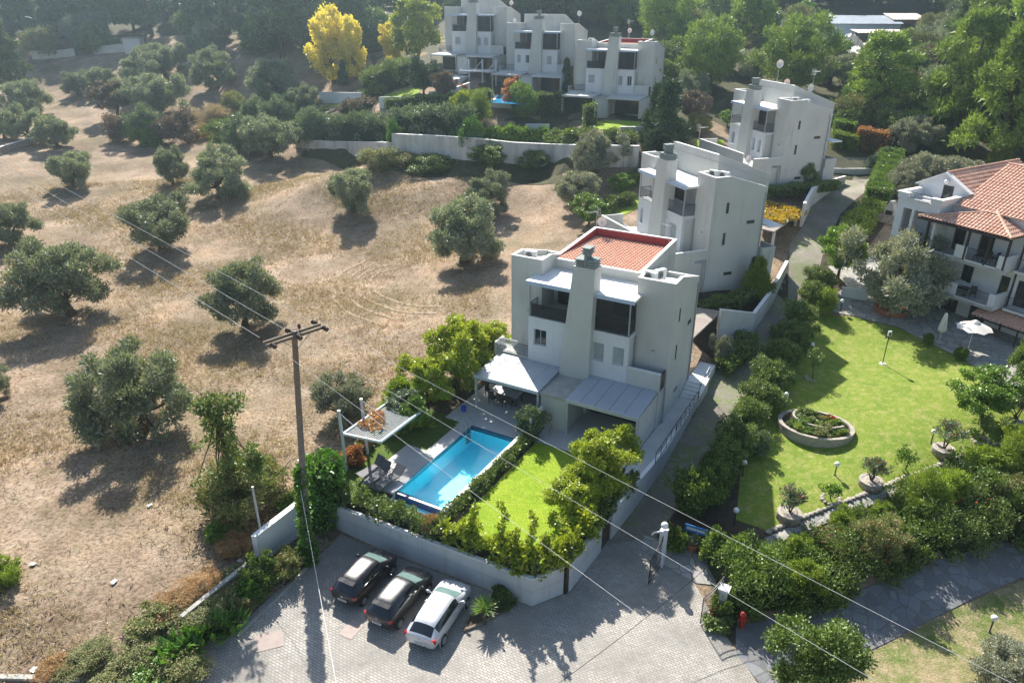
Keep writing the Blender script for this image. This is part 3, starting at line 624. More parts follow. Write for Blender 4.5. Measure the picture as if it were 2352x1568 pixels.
def antenna(P, rz, label, h=2.2, grid=True):
    t = empty('television_antenna', P, rz, label, 'antenna', 'television antennas on the roofs')
    MB().tube([(0, 0, 0), (0, 0, h)], .022, 5).build('mast', M['bargrey'], t)
    a = MB(); a.tube([(-.1, 0, h - .1), (.9, 0, h - .1)], .014, 4)
    for k in range(7): a.tube([(.05 + k * .13, -.28 + .02 * k, h - .1), (.05 + k * .13, .28 - .02 * k, h - .1)], .008, 4)
    a.build('boom', M['bargrey'], t)
    if grid:
        g = MB()
        for k in range(5): g.tube([(-.14, -.3, h - .42 + k * .14), (-.14, .3, h - .42 + k * .14)], .009, 4)
        for y in (-.3, 0, .3): g.tube([(-.14, y, h - .45), (-.14, y, h + .17)], .01, 4)
        g.build('reflector_grid', M['bargrey'], t)
dish(loc('main', -9.0, 9.3, 9.7), R(-10), 'pale dish at the back left corner of the nearest villa roof', .5, .7)
antenna(loc('main', -9.45, 9.3, 9.7), R(200), 'grid antenna beside the dish on the nearest villa', 1.5)
antenna(loc('main', -3.2, 8.2, 9.5), R(120), 'yellowish antenna on the right edge of the nearest villa roof', 1.7, False)
dish(loc('H2', -2.6, 5.2, 9.6), R(-60), 'dish on the sloping roof edge of the side-on villa', .45, 1.0)
antenna(loc('H2', -9.4, 4.6, 10.2), R(20), 'thin antenna at the far edge of the side-on villa', 2.2)
dish(loc('H3', -6.4, 2.2, 11.0), R(10), 'high dish behind the chimney of the topmost driveway villa', .6, 2.2); dish(loc('H3', -6.3, 3.4, 10.5), R(10), 'low pinkish dish behind the chimney of the topmost driveway villa', .55, .6)
dish(loc('H3', -2.7, 4.1, 10.2), R(20), 'dish in the middle of the roof slope of the topmost driveway villa', .55, .7); antenna(loc('H3', -2.7, 4.4, 10.1), R(30), 'antenna over the dish on the topmost driveway villa', 2.6)
dish(loc('C', -6.8, 9.2, 9.8), R(0), 'dish left of the chimney on the red tiled upper villa', .45, 1.2); dish(loc('C', -3.2, 9.0, 9.8), R(25), 'dish at the right end of the red tiled upper villa roof', .55, 1.0)
antenna(loc('C', -7.0, 9.3, 9.8), R(30), 'antenna left of the chimney on the red tiled upper villa', 2.6)
dish(loc('B', -10.9, .9, 9.5), R(40), 'dish on the left tower of the middle upper villa', .5, .7); dish(loc('B', -1.2, 4.5, 8.7), R(10), 'dish at the right end of the middle upper villa', .5, 2.6)
dish(loc('A', -3.0, 8.0, 9.3), R(10), 'dish on top of the farthest villa', .5, 1.2)
# ---------------------------------------------------------------- garden of the nearest villa
def L2(u, v): p = loc('main', u, v); return (p[0], p[1])
def gard(x, y):                                   # garden level: slopes a little from the house to the street wall
    P, a = VP['main']; a = R(a); dx, dy = x - P[0], y - P[1]; v = -dx * math.sin(a) + dy * math.cos(a)
    return P[2] + float(np.interp(v, [-18, -15.5, -7, 3, 8], [-.38, -.12, -.06, 0, .3]))
GP = [[(-15.8, -15.9), (-13.0, -17.9), (-.82, -17.5), (.5, -15.4), (.75, -11.9), (.78, -15.9)][:0] or [(-15.8, -15.96), (-13.02, -17.85), (-.8, -17.45), (.42, -15.7), (.45, -15.96)],
      [(-15.8, -15.96), (-11.05, -15.96), (-11.05, 9), (-15.8, 9)], [(-7.35, -15.96), (.42, -15.96), (.7, -12), (1.3, 3.2), (1.2, 9), (-7.35, 9)], [(-11.05, -6.9), (-7.35, -6.9), (-7.35, 9), (-11.05, 9)]]
gm = bpy.data.meshes.new('garden_ground')
parts = [draped('garden_ground', [L2(*p) for p in g], M['soil'], zf=gard, dz=-.02, skirt=2.6) for g in GP]
bmj = bmesh.new()
for o in parts: bmj.from_mesh(o.data)
bmj.to_mesh(gm); bmj.free(); gm.materials.append(M['soil'])
for o in parts: C.objects.unlink(o); bpy.data.objects.remove(o)
go = bpy.data.objects.new('garden_ground', gm); C.objects.link(go); tag(go, kind='structure')
def gsheet(name, pts, m, dz): return draped(name, [L2(*p) for p in pts], m, zf=gard, dz=dz)
gsheet('villa_lawn', [(-6.35, -15.6), (-5.2, -16.9), (-1.2, -16.9), (-.3, -15.4), (-.2, -8), (-.6, -6.52), (-6.3, -6.52)], M['lawn'], .03)
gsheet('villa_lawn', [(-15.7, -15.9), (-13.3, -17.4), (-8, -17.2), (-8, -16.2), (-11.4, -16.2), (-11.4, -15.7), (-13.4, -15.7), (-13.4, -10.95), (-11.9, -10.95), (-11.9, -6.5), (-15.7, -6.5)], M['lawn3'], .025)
gsheet('patio_paving', [(-6.6, -6.5), (-.12, -6.5), (-.12, -1.21), (-6.6, -1.21)], M['deckstone'], .04)
gsheet('patio_paving', [(-13.2, -6.9), (-7.4, -6.9), (-7.1, -1.21), (-13.2, -1.21)], M['deckstone'], .042)
gsheet('side_walkway', [(-.1, -6.5), (.9, -12), (1.05, -6), (1.15, 3.75), (.02, 3.75), (-.08, -1.2)], M['pale_concrete'], .036)
dk = MB()
z0 = VP['main'][0][2]
def hbox(name, u0, u1, v0, v1, w0, w1, m, parent=None, **k):
    o = MB().box(u0, u1, v0, v1, w0, w1).build(name, M[m] if isinstance(m, str) else m, parent)
    if not parent: o.location = VP['main'][0]; o.rotation_euler = (0, 0, R(VP['main'][1])); tag(o, **k)
    return o
hbox('pool_deck', -11.9, -11.0, -15.5, -6.92, -.4, 0.02, 'deckstone', kind='structure')
hbox('pool_deck', -13.4, -11.902, -15.6, -10.9, -.45, -.0, 'deckstone', kind='structure')
# pool
pool = empty('swimming_pool', VP['main'][0], R(VP['main'][1]), 'long blue pool with a raised white coping beside the lawn', 'swimming pool')
def tilemat():
    m, N, L, B = newmat('pool_mosaic'); v = coord(N); br = N.new('ShaderNodeTexBrick'); br.offset = 0; L.new(v, br.inputs[0]); br.inputs['Scale'].default_value = 3
    br.inputs['Color1'].default_value = (.22, .74, .88, 1); br.inputs['Color2'].default_value = (.25, .78, .9, 1); br.inputs['Mortar'].default_value = (.28, .76, .9, 1); br.inputs['Mortar Size'].default_value = .02
    L.new(br.outputs[0], B.inputs['Base Color']); B.inputs['Roughness'].default_value = .5; return m
M['poolblue'] = tilemat(); M['navy'] = mat('navy_mosaic', (.015, .03, .13), .4, .4)
def watermat(tint=(.62, .97, 1.)):
    m, N, L, B = newmat('pool_water'); v = wpos(N)
    t = N.new('ShaderNodeBsdfTransparent'); t.inputs[0].default_value = c4(tint); g = N.new('ShaderNodeBsdfGlossy'); g.inputs['Roughness'].default_value = .03
    mx = N.new('ShaderNodeMixShader'); b = N.new('ShaderNodeBump'); b.inputs['Strength'].default_value = .5; b.inputs['Distance'].default_value = .04; L.new(noise(N, L, 1.6, 4, v).outputs[0], b.inputs['Height'])
    L.new(b.outputs[0], g.inputs['Normal']); ge = N.new('ShaderNodeNewGeometry'); dt = N.new('ShaderNodeVectorMath'); dt.operation = 'DOT_PRODUCT'; L.new(ge.outputs['Incoming'], dt.inputs[0]); L.new(b.outputs[0], dt.inputs[1])
    f = None
    for op, k in (('ABSOLUTE', 0), ('SUBTRACT', 1), ('POWER', 5), ('MULTIPLY_ADD', .9)):
        q = N.new('ShaderNodeMath'); q.operation = op; src = dt.outputs['Value'] if f is None else f.outputs[0]
        if op == 'SUBTRACT': q.inputs[0].default_value = 1; L.new(src, q.inputs[1])
        else:
            L.new(src, q.inputs[0])
            if op != 'ABSOLUTE': q.inputs[1].default_value = k
            if op == 'MULTIPLY_ADD': q.inputs[2].default_value = .02
        f = q
    L.new(f.outputs[0], mx.inputs[0]); L.new(t.outputs[0], mx.inputs[1]); L.new(g.outputs[0], mx.inputs[2]); L.new(mx.outputs[0], N['Material Output'].inputs['Surface']); return m
M['water'] = watermat()
sh = MB(); u0, u1, v0, v1, wb = -10.98, -7.42, -15.12, -6.98, -1.35
sh.add([(u0, v0, wb), (u1, v0, wb), (u1, v1, wb), (u0, v1, wb), (u0, v0, -.02), (u1, v0, -.1), (u1, v1, -.02), (u0, v1, -.02)], [(0, 1, 2, 3), (0, 4, 5, 1), (1, 5, 6, 2), (2, 6, 7, 3), (3, 7, 4, 0)])
for k in range(3): sh.box(u1 - .9 - .3 * (2 - k), u1 - .001, v0 + .001, v0 + 1.3 - .0, wb + .001 + .25 * k, wb + .25 * (k + 1))
sh.build('shell', M['poolblue'], pool)
MB().box(u0 - .06, u0, v0 - .2, v1 + .06, -.3, .018).box(u0, u1, v1, v1 + .06, -.3, .018).build('waterline_band', M['navy'], pool)
MB().box(u0, u1, v0 - .2, v0, -1.3, -.1).build('overflow_edge', M['navy'], pool)
raw('water', [(u0, v0 - .03, -.085), (u1, v0 - .03, -.085), (u1, v1, -.085), (u0, v1, -.085)], [(0, 1, 2, 3)], M['water'], pool)
cg = MB().box(u1, u1 + .24, -15.4, -6.2, -.6, .34); cg.build('coping', M['coping'], pool)
tr = MB().box(u0 - .2, u1 + .1, -16.02, -15.86, -1.2, -.28).box(u0 - .25, u0 - .07, -15.86, -15.32, -1.2, -.28); tr.build('trough_rim', M['coping'], pool)
raw('trough_water', [(u0 - .06, -15.86, -.55), (u1, -15.86, -.55), (u1, -15.33, -.55), (u0 - .06, -15.33, -.55)], [(0, 1, 2, 3)], M['poolblue'], pool)
ld = MB()
for du in (0, .5):
    uu = -10.6 + du * .0; vv = -7.35 - du
    ld.tube([(u0 - .45, vv, .02), (u0 - .42, vv, .7), (u0 - .2, vv, .85), (u0 + .1, vv, .6), (u0 + .12, vv, -.9)], .024, 6)
for k in range(4): ld.box(u0 + .05, u0 + .19, -7.83, -7.37, -.25 - .22 * k, -.21 - .22 * k)
ld.build('ladder', M['grey'], pool)
# street wall with the chamfered corner; each straight run keeps its joint line
def hwall(name, pts, th, m, capm=None, drop=2.6, label=None, cat='wall', groove=None):
    t = empty(name, (0, 0, 0), 0, label, cat); b, c = MB(), MB(); n = len(pts)
    Q = [np.array(p, float) for p in pts]
    nr = []
    for i in range(n):
        d = (Q[min(i + 1, n - 1)] - Q[max(i - 1, 0)])[:2]; d /= np.linalg.norm(d); nr.append(np.array([-d[1], d[0]]))
    def off(i, s_, z): return (Q[i][0] + nr[i][0] * s_, Q[i][1] + nr[i][1] * s_, z)
    for i in range(n - 1):
        V = []
        for j in (i, i + 1):
            z = Q[j][2]; V += [off(j, 0, z - drop), off(j, th, z - drop), off(j, th, z), off(j, 0, z)]
        b.add(V, [(0, 4, 7, 3), (1, 2, 6, 5), (3, 7, 6, 2), (0, 3, 2, 1), (4, 5, 6, 7)])
        V = []
        for j in (i, i + 1):
            z = Q[j][2]; V += [off(j, -.025, z + .004), off(j, th + .025, z + .004), off(j, th + .025, z + .045), off(j, -.025, z + .045)]
        c.add(V, [(0, 4, 7, 3), (1, 2, 6, 5), (3, 7, 6, 2), (0, 1, 5, 4), (0, 3, 2, 1), (4, 5, 6, 7)])
        if groove:
            V = []
            for j in (i, i + 1):
                z = Q[j][2] - groove; V += [off(j, -.006, z), off(j, -.006, z + .03)]
            g = MB().add(V, [(0, 2, 3, 1)]); g.build('joint_line', M['grey'], t)
    b.build('wall_face', m, t); c.build('coping', capm or M['coping'], t); return t
M['wallgrey'] = plaster('street_wall_plaster', (.54, .545, .55), (.43, .435, .44), (.24, .235, .22), .8)
def HP(u, v, w_): return tuple(loc('main', u, v, w_))
hwall('garden_wall', [HP(-15.5, -17.95, -.25), HP(-13.0, -17.9, -.26), HP(-.76, -17.53, -.26), HP(.5, -15.6, -.22), HP(.74, -12.1, -.12)], .22, M['wallgrey'], groove=.8, label='grey plastered street wall with a chamfered corner below the pool garden')
hwall('garden_wall', [HP(.86, -10.9, .12), HP(1.45, -3.9, .2), HP(1.35, 3.3, .25), HP(1.45, 3.9, .5), HP(1.5, 5.7, 1.0)], .2, M['wallgrey'], drop=2.2, label='low pale wall between the driveway and the side walkway of the nearest villa')
fe = empty('wall_fence', (0, 0, 0), 0, 'dark posts and wire fence on top of the street wall in front of the hedge', 'fence'); FP = [(-14.6, -17.8), (-12.6, -17.72), (-10.4, -17.66), (-8.3, -17.6), (-6.2, -17.54), (-4.2, -17.48), (-2.2, -17.42), (-.7, -17.3), (.45, -15.5), (.7, -12.2)]
mb = MB()
for u, v in FP: p = HP(u, v, -.24); mb.box(p[0] - .04, p[0] + .04, p[1] - .04, p[1] + .04, p[2], p[2] + 1.05)
mb.build('posts', M['dark'], fe); mb = MB()
for a, b in zip(FP[:-1], FP[1:]):
    for w_ in (.05, .3, .55, .75): mb.tube([HP(*a, w_ - .2), HP(*b, w_ - .2)], .008, 4, False)
mb.build('wires', M['dark'], fe)
# steps and landing beside the villa
st = empty('entrance_steps', VP['main'][0], R(VP['main'][1]), 'white steps climbing along the right side of the nearest villa', 'steps')
mb = MB()
for k in range(5): mb.box(.03, 1.25, 3.75 + .32 * k, 8.5, -.5 + .0, .16 * (k + 1)) if False else mb.box(.03, 1.25, 3.75 + .32 * k, 3.75 + .32 * (k + 1), -.5, .16 * (k + 1))
mb.box(.03, 1.25, 5.35, 8.5, -.5, .8); mb.build('flight', M['coping'], st)
mb = MB(); railing(mb, (1.4, -5.5), (1.4, 3.4), .2, .85, .9, .016); railing(mb, (1.42, -1.5), (1.42, 3.4), .45, .3, 2.5)
for a, b, za, zb in ((3.5, 5.6, .5, 1.05),): mb.tube([(1.42, a, za), (1.42, a, za + .9), (1.45, b, zb + .9), (1.45, b, zb)], .025, 5)
mb.build('handrail', M['dark'], st)
# dividing wall between the two patios and small patio things
dv = hbox('divider_wall', -6.95, -6.78, -6.3, -4.62, -.1, 1.55, 'coping', label='short white wall dividing the two patios below the chimney', cat='wall')
# cantilever pergola in the garden
pg = empty('garden_pergola', (0, 0, 0), 0, 'white slatted frame on two posts with red leaves over it', 'pergola')
mb = MB(); w1 = 2.5
for v in (-14.95, -12.95): 
    a, b = HP(-15.0, v, -.6), HP(-15.1, v, 4.1 if v < -14 else 3.9); mb.tube([a, b], .1, 8)
mb.build('post', M['bargrey'], pg)
mb = MB()
F4 = [(-14.9, -15.0), (-12.4, -14.6), (-12.4, -10.4), (-14.9, -10.6)]
for i in range(4): mb.rbox(None, HP(*F4[i], w1), HP(*F4[(i + 1) % 4], w1), (.12, .14))
mb.build('frame', M['white'], pg)
mb = MB()
for k in range(1, 16): t = k / 16; mb.rbox(None, HP(-14.8 + 2.35 * t, -14.98 + .38 * t, w1 + .05), HP(-14.8 + 2.35 * t, -10.55, w1 + .05), (.022, .05))
mb.build('slat', M['grey'], pg)
mb = MB().tube([HP(-15.05, -14.95, 3.9), HP(-13.2, -14.7, w1 + .1)], .02, 5).tube([HP(-15.05, -12.95, 3.8), HP(-13.2, -12.7, w1 + .1)], .02, 5); mb.build('tie_rod', M['white'], pg)
# loungers on the deck (dark mesh, four of them around a low table)
def lounger(P, rz, label, back=.55):
    t = empty('sun_lounger', P, rz, label, 'sun lounger', 'dark loungers on the pool deck')
    f = MB()
    for x in (-.34, .34): f.tube([(x, -.95, .34), (x, .45, .34)], .022, 5).tube([(x, .45, .34), (x, .45 + .6 * math.cos(back), .34 + .75 * math.sin(back))], .022, 5)
    for y in (-.95, .35): f.tube([(-.34, y, .34), (-.34, y, 0), (.34, y, 0), (.34, y, .34)], .02, 5)
    f.build('frame', M['dark'], t)
    MB().box(-.32, .32, -.93, .44, .34, .36).build('seat', M['sling'], t)
    MB().add([(-.32, .46, .35), (.32, .46, .35), (.32, .45 + .6 * math.cos(back), .36 + .75 * math.sin(back)), (-.32, .45 + .6 * math.cos(back), .36 + .75 * math.sin(back))], [(0, 1, 2, 3)]).build('backrest', M['sling'], t)
M['sling'] = mat('grey_sling_fabric', (.13, .13, .135), .7, .3)
hz = R(VP['main'][1])
lounger(HP(-11.75, -14.75, .0), hz + R(-8), 'dark lounger nearest the pool edge on the deck'); lounger(HP(-12.6, -14.85, .0), hz + R(-8), 'dark lounger on the deck, second from the pool', .9)
lounger(HP(-13.3, -14.6, .0), hz + R(-14), 'dark lounger at the outer edge of the deck by the grass', .9)
tb = empty('low_table', HP(-12.2, -13.7, 0), hz, 'small dark square table among the loungers', 'table'); MB().box(-.28, .28, -.28, .28, .36, .4).build('top', M['dark'], tb)
mb = MB()
for x in (-.25, .25):
    for y in (-.25, .25): mb.tube([(x, y, 0), (x, y, .36)], .018, 5)
mb.build('leg', M['dark'], tb)
# dining set under the left patio roof
def chair(P, rz, label, m, group):
    t = empty('patio_chair', P, rz, label, 'chair', group)
    MB().box(-.24, .24, -.24, .24, .40, .46).build('seat', m, t); MB().box(-.24, .24, .2, .25, .46, 1.0).build('backrest', m, t)
    for x in (-.21, .21):
        for y in (-.21, .21): MB().tube([(x, y, 0), (x, y, .4)], .022, 5).build('leg', m, t)
    return reg(t)
tb = empty('dining_table', HP(-10.6, -2.9, .05), hz, 'dining table under the left patio roof of the nearest villa', 'table'); MB().box(-1.1, 1.1, -.5, .5, .70, .75).build('top', M['bargrey'], tb)
mb = MB()
for x in (-1, 1):
    for y in (-.4, .4): mb.tube([(x, y, 0), (x, y, .7)], .03, 5)
mb.build('leg', M['dark'], tb)
c0 = None
for k, (u, v, a) in enumerate([(-11.3, -2.2, 0), (-10.6, -2.2, 0), (-9.9, -2.2, 0), (-11.3, -3.65, 180), (-10.6, -3.65, 180), (-9.9, -3.65, 180), (-12.0, -2.9, 90)]):
    if c0 is None: c0 = chair(HP(u, v, .05), hz + R(a), 'dark wicker chair at the dining table under the patio roof', M['wicker'], 'wicker dining chairs under the patio roof')
    else: copy_thing(c0, HP(u, v, .05), hz + R(a))
# clothes rack on the small left terrace, hose reel on the service wall
rk = empty('drying_rack', HP(-11.4, -1.5, 3.35), hz, 'white folding rack hung on the small left terrace railing', 'drying rack'); mb = MB()
mb.tube([(-.75, -.3, .5), (.75, -.3, .5), (.75, .4, .62), (-.75, .4, .62), (-.75, -.3, .5)], .025, 5)
for k in range(6): mb.tube([(-.75, -.2 + k * .1, .52 + .018 * k), (.75, -.2 + k * .1, .52 + .018 * k)], .01, 4)
mb.build('frame', M['coping'], rk); MB().tube([(-.7, .4, .6), (-.7, .36, 0)], .02, 4).tube([(.7, .4, .6), (.7, .36, 0)], .02, 4).build('bracket', M['grey'], rk)
hr = empty('hose_reel', HP(-6.3, -4.66, .55), hz, 'brown hose coil on the wall between the patios', 'hose'); mb = MB()
for k in range(5): mb.tube([((.2 + .012 * k) * math.cos(a * .5), -.04 - .02 * k, .35 + .26 * math.sin(a * .5)) for a in range(14)], .02, 4, False)
mb.build('coil', M['terracotta'], hr); MB().tube([(0, -.1, .1), (.3, -.12, -.3), (.2, -.4, -.5), (.5, -.8, -.5)], .018, 4).build('loose_end', M['terracotta'], hr)
bg_ = MB().lathe([(.0, 0), (.17, .02), (.19, .3), (.2, .34), (.16, .34)], 12); o = bg_.build('bucket', mat('blue_plastic', (.02, .06, .55), .4, .5)); o.location = HP(-12.5, -5.6, .05); tag(o, 'blue plastic bucket on the paving by the left patio', 'bucket')
# ---------------------------------------------------------------- street side walls and kerbs
hwall('gate_wall', [tuple(D(600, 1292)[:2]) + (2.4,), tuple(D(601, 1290)[:2] + np.array([.02, .05])) + (2.4,), tuple(D(700, 1222)[:2]) + (2.45,)], .3, M['white'], drop=3, label='thick white wall stub with recessed panels beside the ivy covered pole', groove=1.5)
blockm = pavermat('concrete_block_wall', (.42, .40, .36), (.36, .34, .31), (.22, .21, .19), 2.2, 0)
a = D(424, 1437); b = D(598, 1302)
hwall('block_wall', [(a[0], a[1], a[2] + .55), (b[0], b[1], b[2] + .75)], .2, M['concrete'], M['concrete'], drop=1.2, label='low concrete block wall between the field and the planting strip')
def kerb(name, pts, label, m='concrete', wd=.16, h=.13):
    mb = MB(); P = [D(*p) for p in pts]
    for p, q in zip(P[:-1], P[1:]): mb.rbox(None, (p[0], p[1], p[2] - .1), (q[0], q[1], q[2] - .1), (wd, h + .1))
    return tag(mb.build(name, M[m]), label, 'kerb')
kerb('kerb', [(545, 1462), (640, 1372), (704, 1305)], 'raised concrete kerb along the planting strip by the parking area')
kerb('kerb', [(0, 1556), (185, 1560)], 'grey kerb at the lower left edge of the field', wd=.25)
tk = [(1064, 1450), (1110, 1432), (1180, 1395)]
kerb('timber_edge', tk, 'weathered timber edging in front of the yucca bed', 'wood', .14, .14); kerb('timber_edge', [(1068, 1446), (1078, 1415)], 'short timber edging at the left end of the yucca bed', 'wood', .12, .12)
draped('planting_bed', px((1068, 1446), (1108, 1428), (1180, 1394), (1150, 1372), (1080, 1412)), M['soil'], dz=.05)
def slab(name, x, y, s, m, label, rz=.5):
    P = D(x, y); c, n = math.cos(rz), math.sin(rz); q = lambda a, b: (P[0] + a * c - b * n, P[1] + a * n + b * c); a, b = s[0] / 2, s[1] / 2
    o = draped(name, [q(-a, -b), q(a, -b), q(a, b), q(-a, b)], m, dz=.048, kind=None, step=.4); tag(o, label, 'manhole cover')
pinkc = mat('pinkish_concrete', (.40, .33, .29), .9, .2, c2=(.33, .27, .24))
slab('manhole_cover', 808, 1446, (1.05, .75), pinkc, 'square pinkish cover behind the black cars', R(63)); slab('manhole_cover', 618, 1472, (1.3, 1.0), pinkc, 'square cover left of the pole shadow', R(20)); slab('manhole_cover', 482, 1508, (.6, .6), pinkc, 'small cover near the planting strip')
# ---------------------------------------------------------------- cars (x forward, origin on the ground under the rear axle)
def paint(name, c, metal=0, rough=.3):
    m, N, L, B = newmat(name); B.inputs['Base Color'].default_value = c4(c); B.inputs['Metallic'].default_value = metal; B.inputs['Roughness'].default_value = rough
    B.inputs['Coat Weight'].default_value = .45; B.inputs['Coat Roughness'].default_value = .04
    n = noise(N, L, 3, 5, coord(N)); L.new(ramp(N, L, n.outputs[0], [(.4, (rough,) * 3), (.75, (min(1, rough + .18),) * 3)]).outputs[0], B.inputs['Roughness']); return m
M['carglass'] = mat('car_glass', (.012, .016, .018), .04, .8); M['wscreen'] = mat('windscreen_glass', (.16, .24, .22), .06, .7, c2=(.10, .16, .15), sc=2.5); M['rearglass'] = mat('tinted_rear_glass', (.012, .014, .02), .05, .8)
M['chrome'] = mat('chrome', (.75, .75, .76), .2, .5, metal=1); M['plate'] = mat('number_plate_white', (.75, .76, .78), .5, .4); M['plateink'] = mat('number_plate_ink', (.05, .05, .07), .6, .3)
def car(P, head, paintm, label, st, tail, emblem, wheelr=.31, track=.76, lower=None, wb=2.59, spoiler=True, front_tail=False):
    t = empty('parked_car', P, head, label, 'car', 'hatchbacks parked nose in at the street wall')
    rings = []
    for (x, hw, zb, zbelt, hr, zr) in st:
        zs = zb + (zbelt - zb) * .72
        h = [(hw * .90, zb), (hw * .985, zb + (zbelt - zb) * .28), (hw, zs), (hw * .955, zbelt), (hr, zr - .055), (hr * .55, zr - .008), (0, zr)]
        rings.append([(x, y, z) for y, z in h] + [(x, -y, z) for y, z in h[-2::-1]])
    n = 13; V = [p for r in rings for p in r]; F = []; MI = []
    for i in range(len(rings) - 1):
        for k in range(n - 1):
            row = k if k < 6 else 11 - k
            F.append((i * n + k, i * n + k + 1, (i + 1) * n + k + 1, (i + 1) * n + k))
            mi = 0
            if row >= 4 and i == 1: mi = 2
            elif row >= 4 and i == 6: mi = 1
            elif row == 3 and i in (3, 4, 5): mi = 3
            elif row == 3 and i == 2 and front_tail: mi = 3
            MI.append(mi)
        F.append((i * n, (i + 1) * n, (i + 1) * n + n - 1, i * n + n - 1)); MI.append(4)
    F.append(tuple(range(n))[::-1]); MI.append(0); F.append(tuple(range((len(rings) - 1) * n, len(rings) * n))); MI.append(0)
    tmp = raw('tmp', V, F, [M['rubber']] * 5, None, True, MI)
    md = tmp.modifiers.new('s', 'SUBSURF'); md.levels = 2; md.render_levels = 2
    dg = bpy.context.evaluated_depsgraph_get(); me = bpy.data.meshes.new_from_object(tmp.evaluated_get(dg))
    vv = [tuple(v.co) for v in me.vertices]
    for mi, (nm, mm) in enumerate((('body', paintm), ('windscreen', M['wscreen']), ('rear_window', M['rearglass']), ('side_window', M['carglass']), ('underbody', M['rubber']))):
        fs = [p.vertices[:] for p in me.polygons if p.material_index == mi]
        ids = sorted({v for f in fs for v in f}); mp = {v: k for k, v in enumerate(ids)}
        o = raw(nm, [vv[v] for v in ids], [[mp[v] for v in f] for f in fs], mm, t, True)
        bmx = bmesh.new(); bmx.from_mesh(o.data); bmesh.ops.recalc_face_normals(bmx, faces=bmx.faces[:]); bmx.to_mesh(o.data); bmx.free()
    bpy.data.objects.remove(tmp)
    hwm = max(s[1] for s in st)
    for wx in (0, wb):
        for sy in (-1, 1):
            y = sy * (hwm - .115)
            ar = MB(); nn = 24                                        # wheel-arch lip
            V = []; F = []
            for k in range(nn + 1):
                a = -.12 * math.pi + 1.24 * math.pi * k / nn
                for rr, yy in ((wheelr + .015, sy * (hwm - .05)), (wheelr + .015, sy * (hwm + .008)), (wheelr + .055, sy * (hwm + .006))): V.append((wx + rr * math.cos(a), yy, wheelr + rr * math.sin(a)))
            for k in range(nn):
                for q in (0, 1): F.append((k * 3 + q, k * 3 + q + 1, k * 3 + q + 4, k * 3 + q + 3))
            ar.add(V, F); ar.build('wheel_arch', lower or paintm, t)
            MB().add([(wx, sy * (hwm + .002), wheelr)] + [(wx + (wheelr + .03) * math.cos(k * math.pi / 14), sy * (hwm + .002), max(.19, wheelr + (wheelr + .03) * math.sin(k * math.pi / 14))) for k in range(28)], [(0, k, k % 28 + 1) for k in range(1, 29)]).build('arch_shade_disc', M['rubber'], t)  # black disc on the body side paints the wheel well's shade
            wt = MB(); r = wheelr
            prof = [(r * .62, -.1), (r * .94, -.1), (r, -.06), (r, .06), (r * .94, .1), (r * .62, .1)]
            wt.lathe(prof, 28); wt.xf(Matrix.Translation((wx, sy * (hwm - .065), r)) @ Matrix.Rotation(R(90), 4, 'X')); wo = wt.build('wheel', M['rubber'], t, False)
            rm = MB(); rm.lathe([(r * .57, .0), (r * .62, 0), (r * .62, .03), (r * .57, .03), (r * .57, .0)], 28)
            for q in range(7):
                a = q * 2 * math.pi / 7; ca, sa = math.cos(a), math.sin(a); w_ = .035
                rm.add([(ca * .03 - sa * w_, sa * .03 + ca * w_, .012), (ca * .03 + sa * w_, sa * .03 - ca * w_, .012), (ca * r * .6 + sa * w_ * .8, sa * r * .6 - ca * w_ * .8, .02), (ca * r * .6 - sa * w_ * .8, sa * r * .6 + ca * w_ * .8, .02)], [(0, 1, 2, 3)])
            rm.lathe([(.0, .0), (.06, 0), (.06, .03), (.0, .035)], 12)
            rm.xf(Matrix.Translation((wx, sy * (hwm + .037), r)) @ Matrix.Rotation(R(90) * -sy, 4, 'X')); rm.build('rim', M['alloy'], wo)
    xr = st[0][0]
    # lights, plate, badge, mirrors, spoiler, wipers, aerial, door handles
    for sy in (-1, 1):
        pts = [(x, sy * y, z) for x, y, z in tail]; nb = len(pts)
        MB().add(pts + [(x + .12, y, z) for x, y, z in pts], [tuple(range(nb))] + [(i, (i + 1) % nb, nb + (i + 1) % nb, nb + i) for i in range(nb)]).build('tail_light', M['redlens'], t)
        f = st[-3]; MB().add([(f[0] - .12, sy * (f[1] + .002), f[4] * 0 + .66), (f[0] + .28, sy * (f[1] - .16), .64), (f[0] + .2, sy * (f[1] - .2), .77), (f[0] - .16, sy * (f[1] - .03), .84)], [(0, 1, 2, 3)]).build('headlight', M['acwhite'], t)
        mi = MB(); mi.lathe([(.0, -.09), (.07, -.07), (.085, 0), (.07, .07), (0, .09)], 10); mi.xf(Matrix.Translation((st[6][0] + .18, sy * (hwm + .12), .99)) @ Matrix.Rotation(R(90), 4, 'X') @ Matrix.Diagonal((.8, 1.1, 1.3, 1))); mi.box(st[6][0] + .16, st[6][0] + .22, min(sy * (hwm - .06), sy * (hwm + .08)), max(sy * (hwm - .06), sy * (hwm + .08)), .93, .97); mi.build('mirror', paintm if lower is None else lower, t, True)
        dh = MB()
        for dx in (.55, 1.45)[(1 if front_tail else 0):]: dh.box(dx, dx + .18, sy * (hwm - .012) - .02, sy * (hwm - .012) + .02, .80, .83)
        dh.build('door_handle', paintm if lower is None else M['chrome'], t)
    pl = MB().box(xr - .03, xr - .005, -.26, .26, .50 if not lower else .47, .61 if not lower else .58); po = pl.build('number_plate', M['plate'], t)
    zz = .515 if not lower else .485; ink = MB()
    for k in range(7): ink.box(xr - .034, xr - .031, -.2 + k * .058, -.165 + k * .058, zz + .02, zz + .075)
    ink.build('plate_characters', M['plateink'], po)
    ex, ez = emblem[1:]
    em = MB()
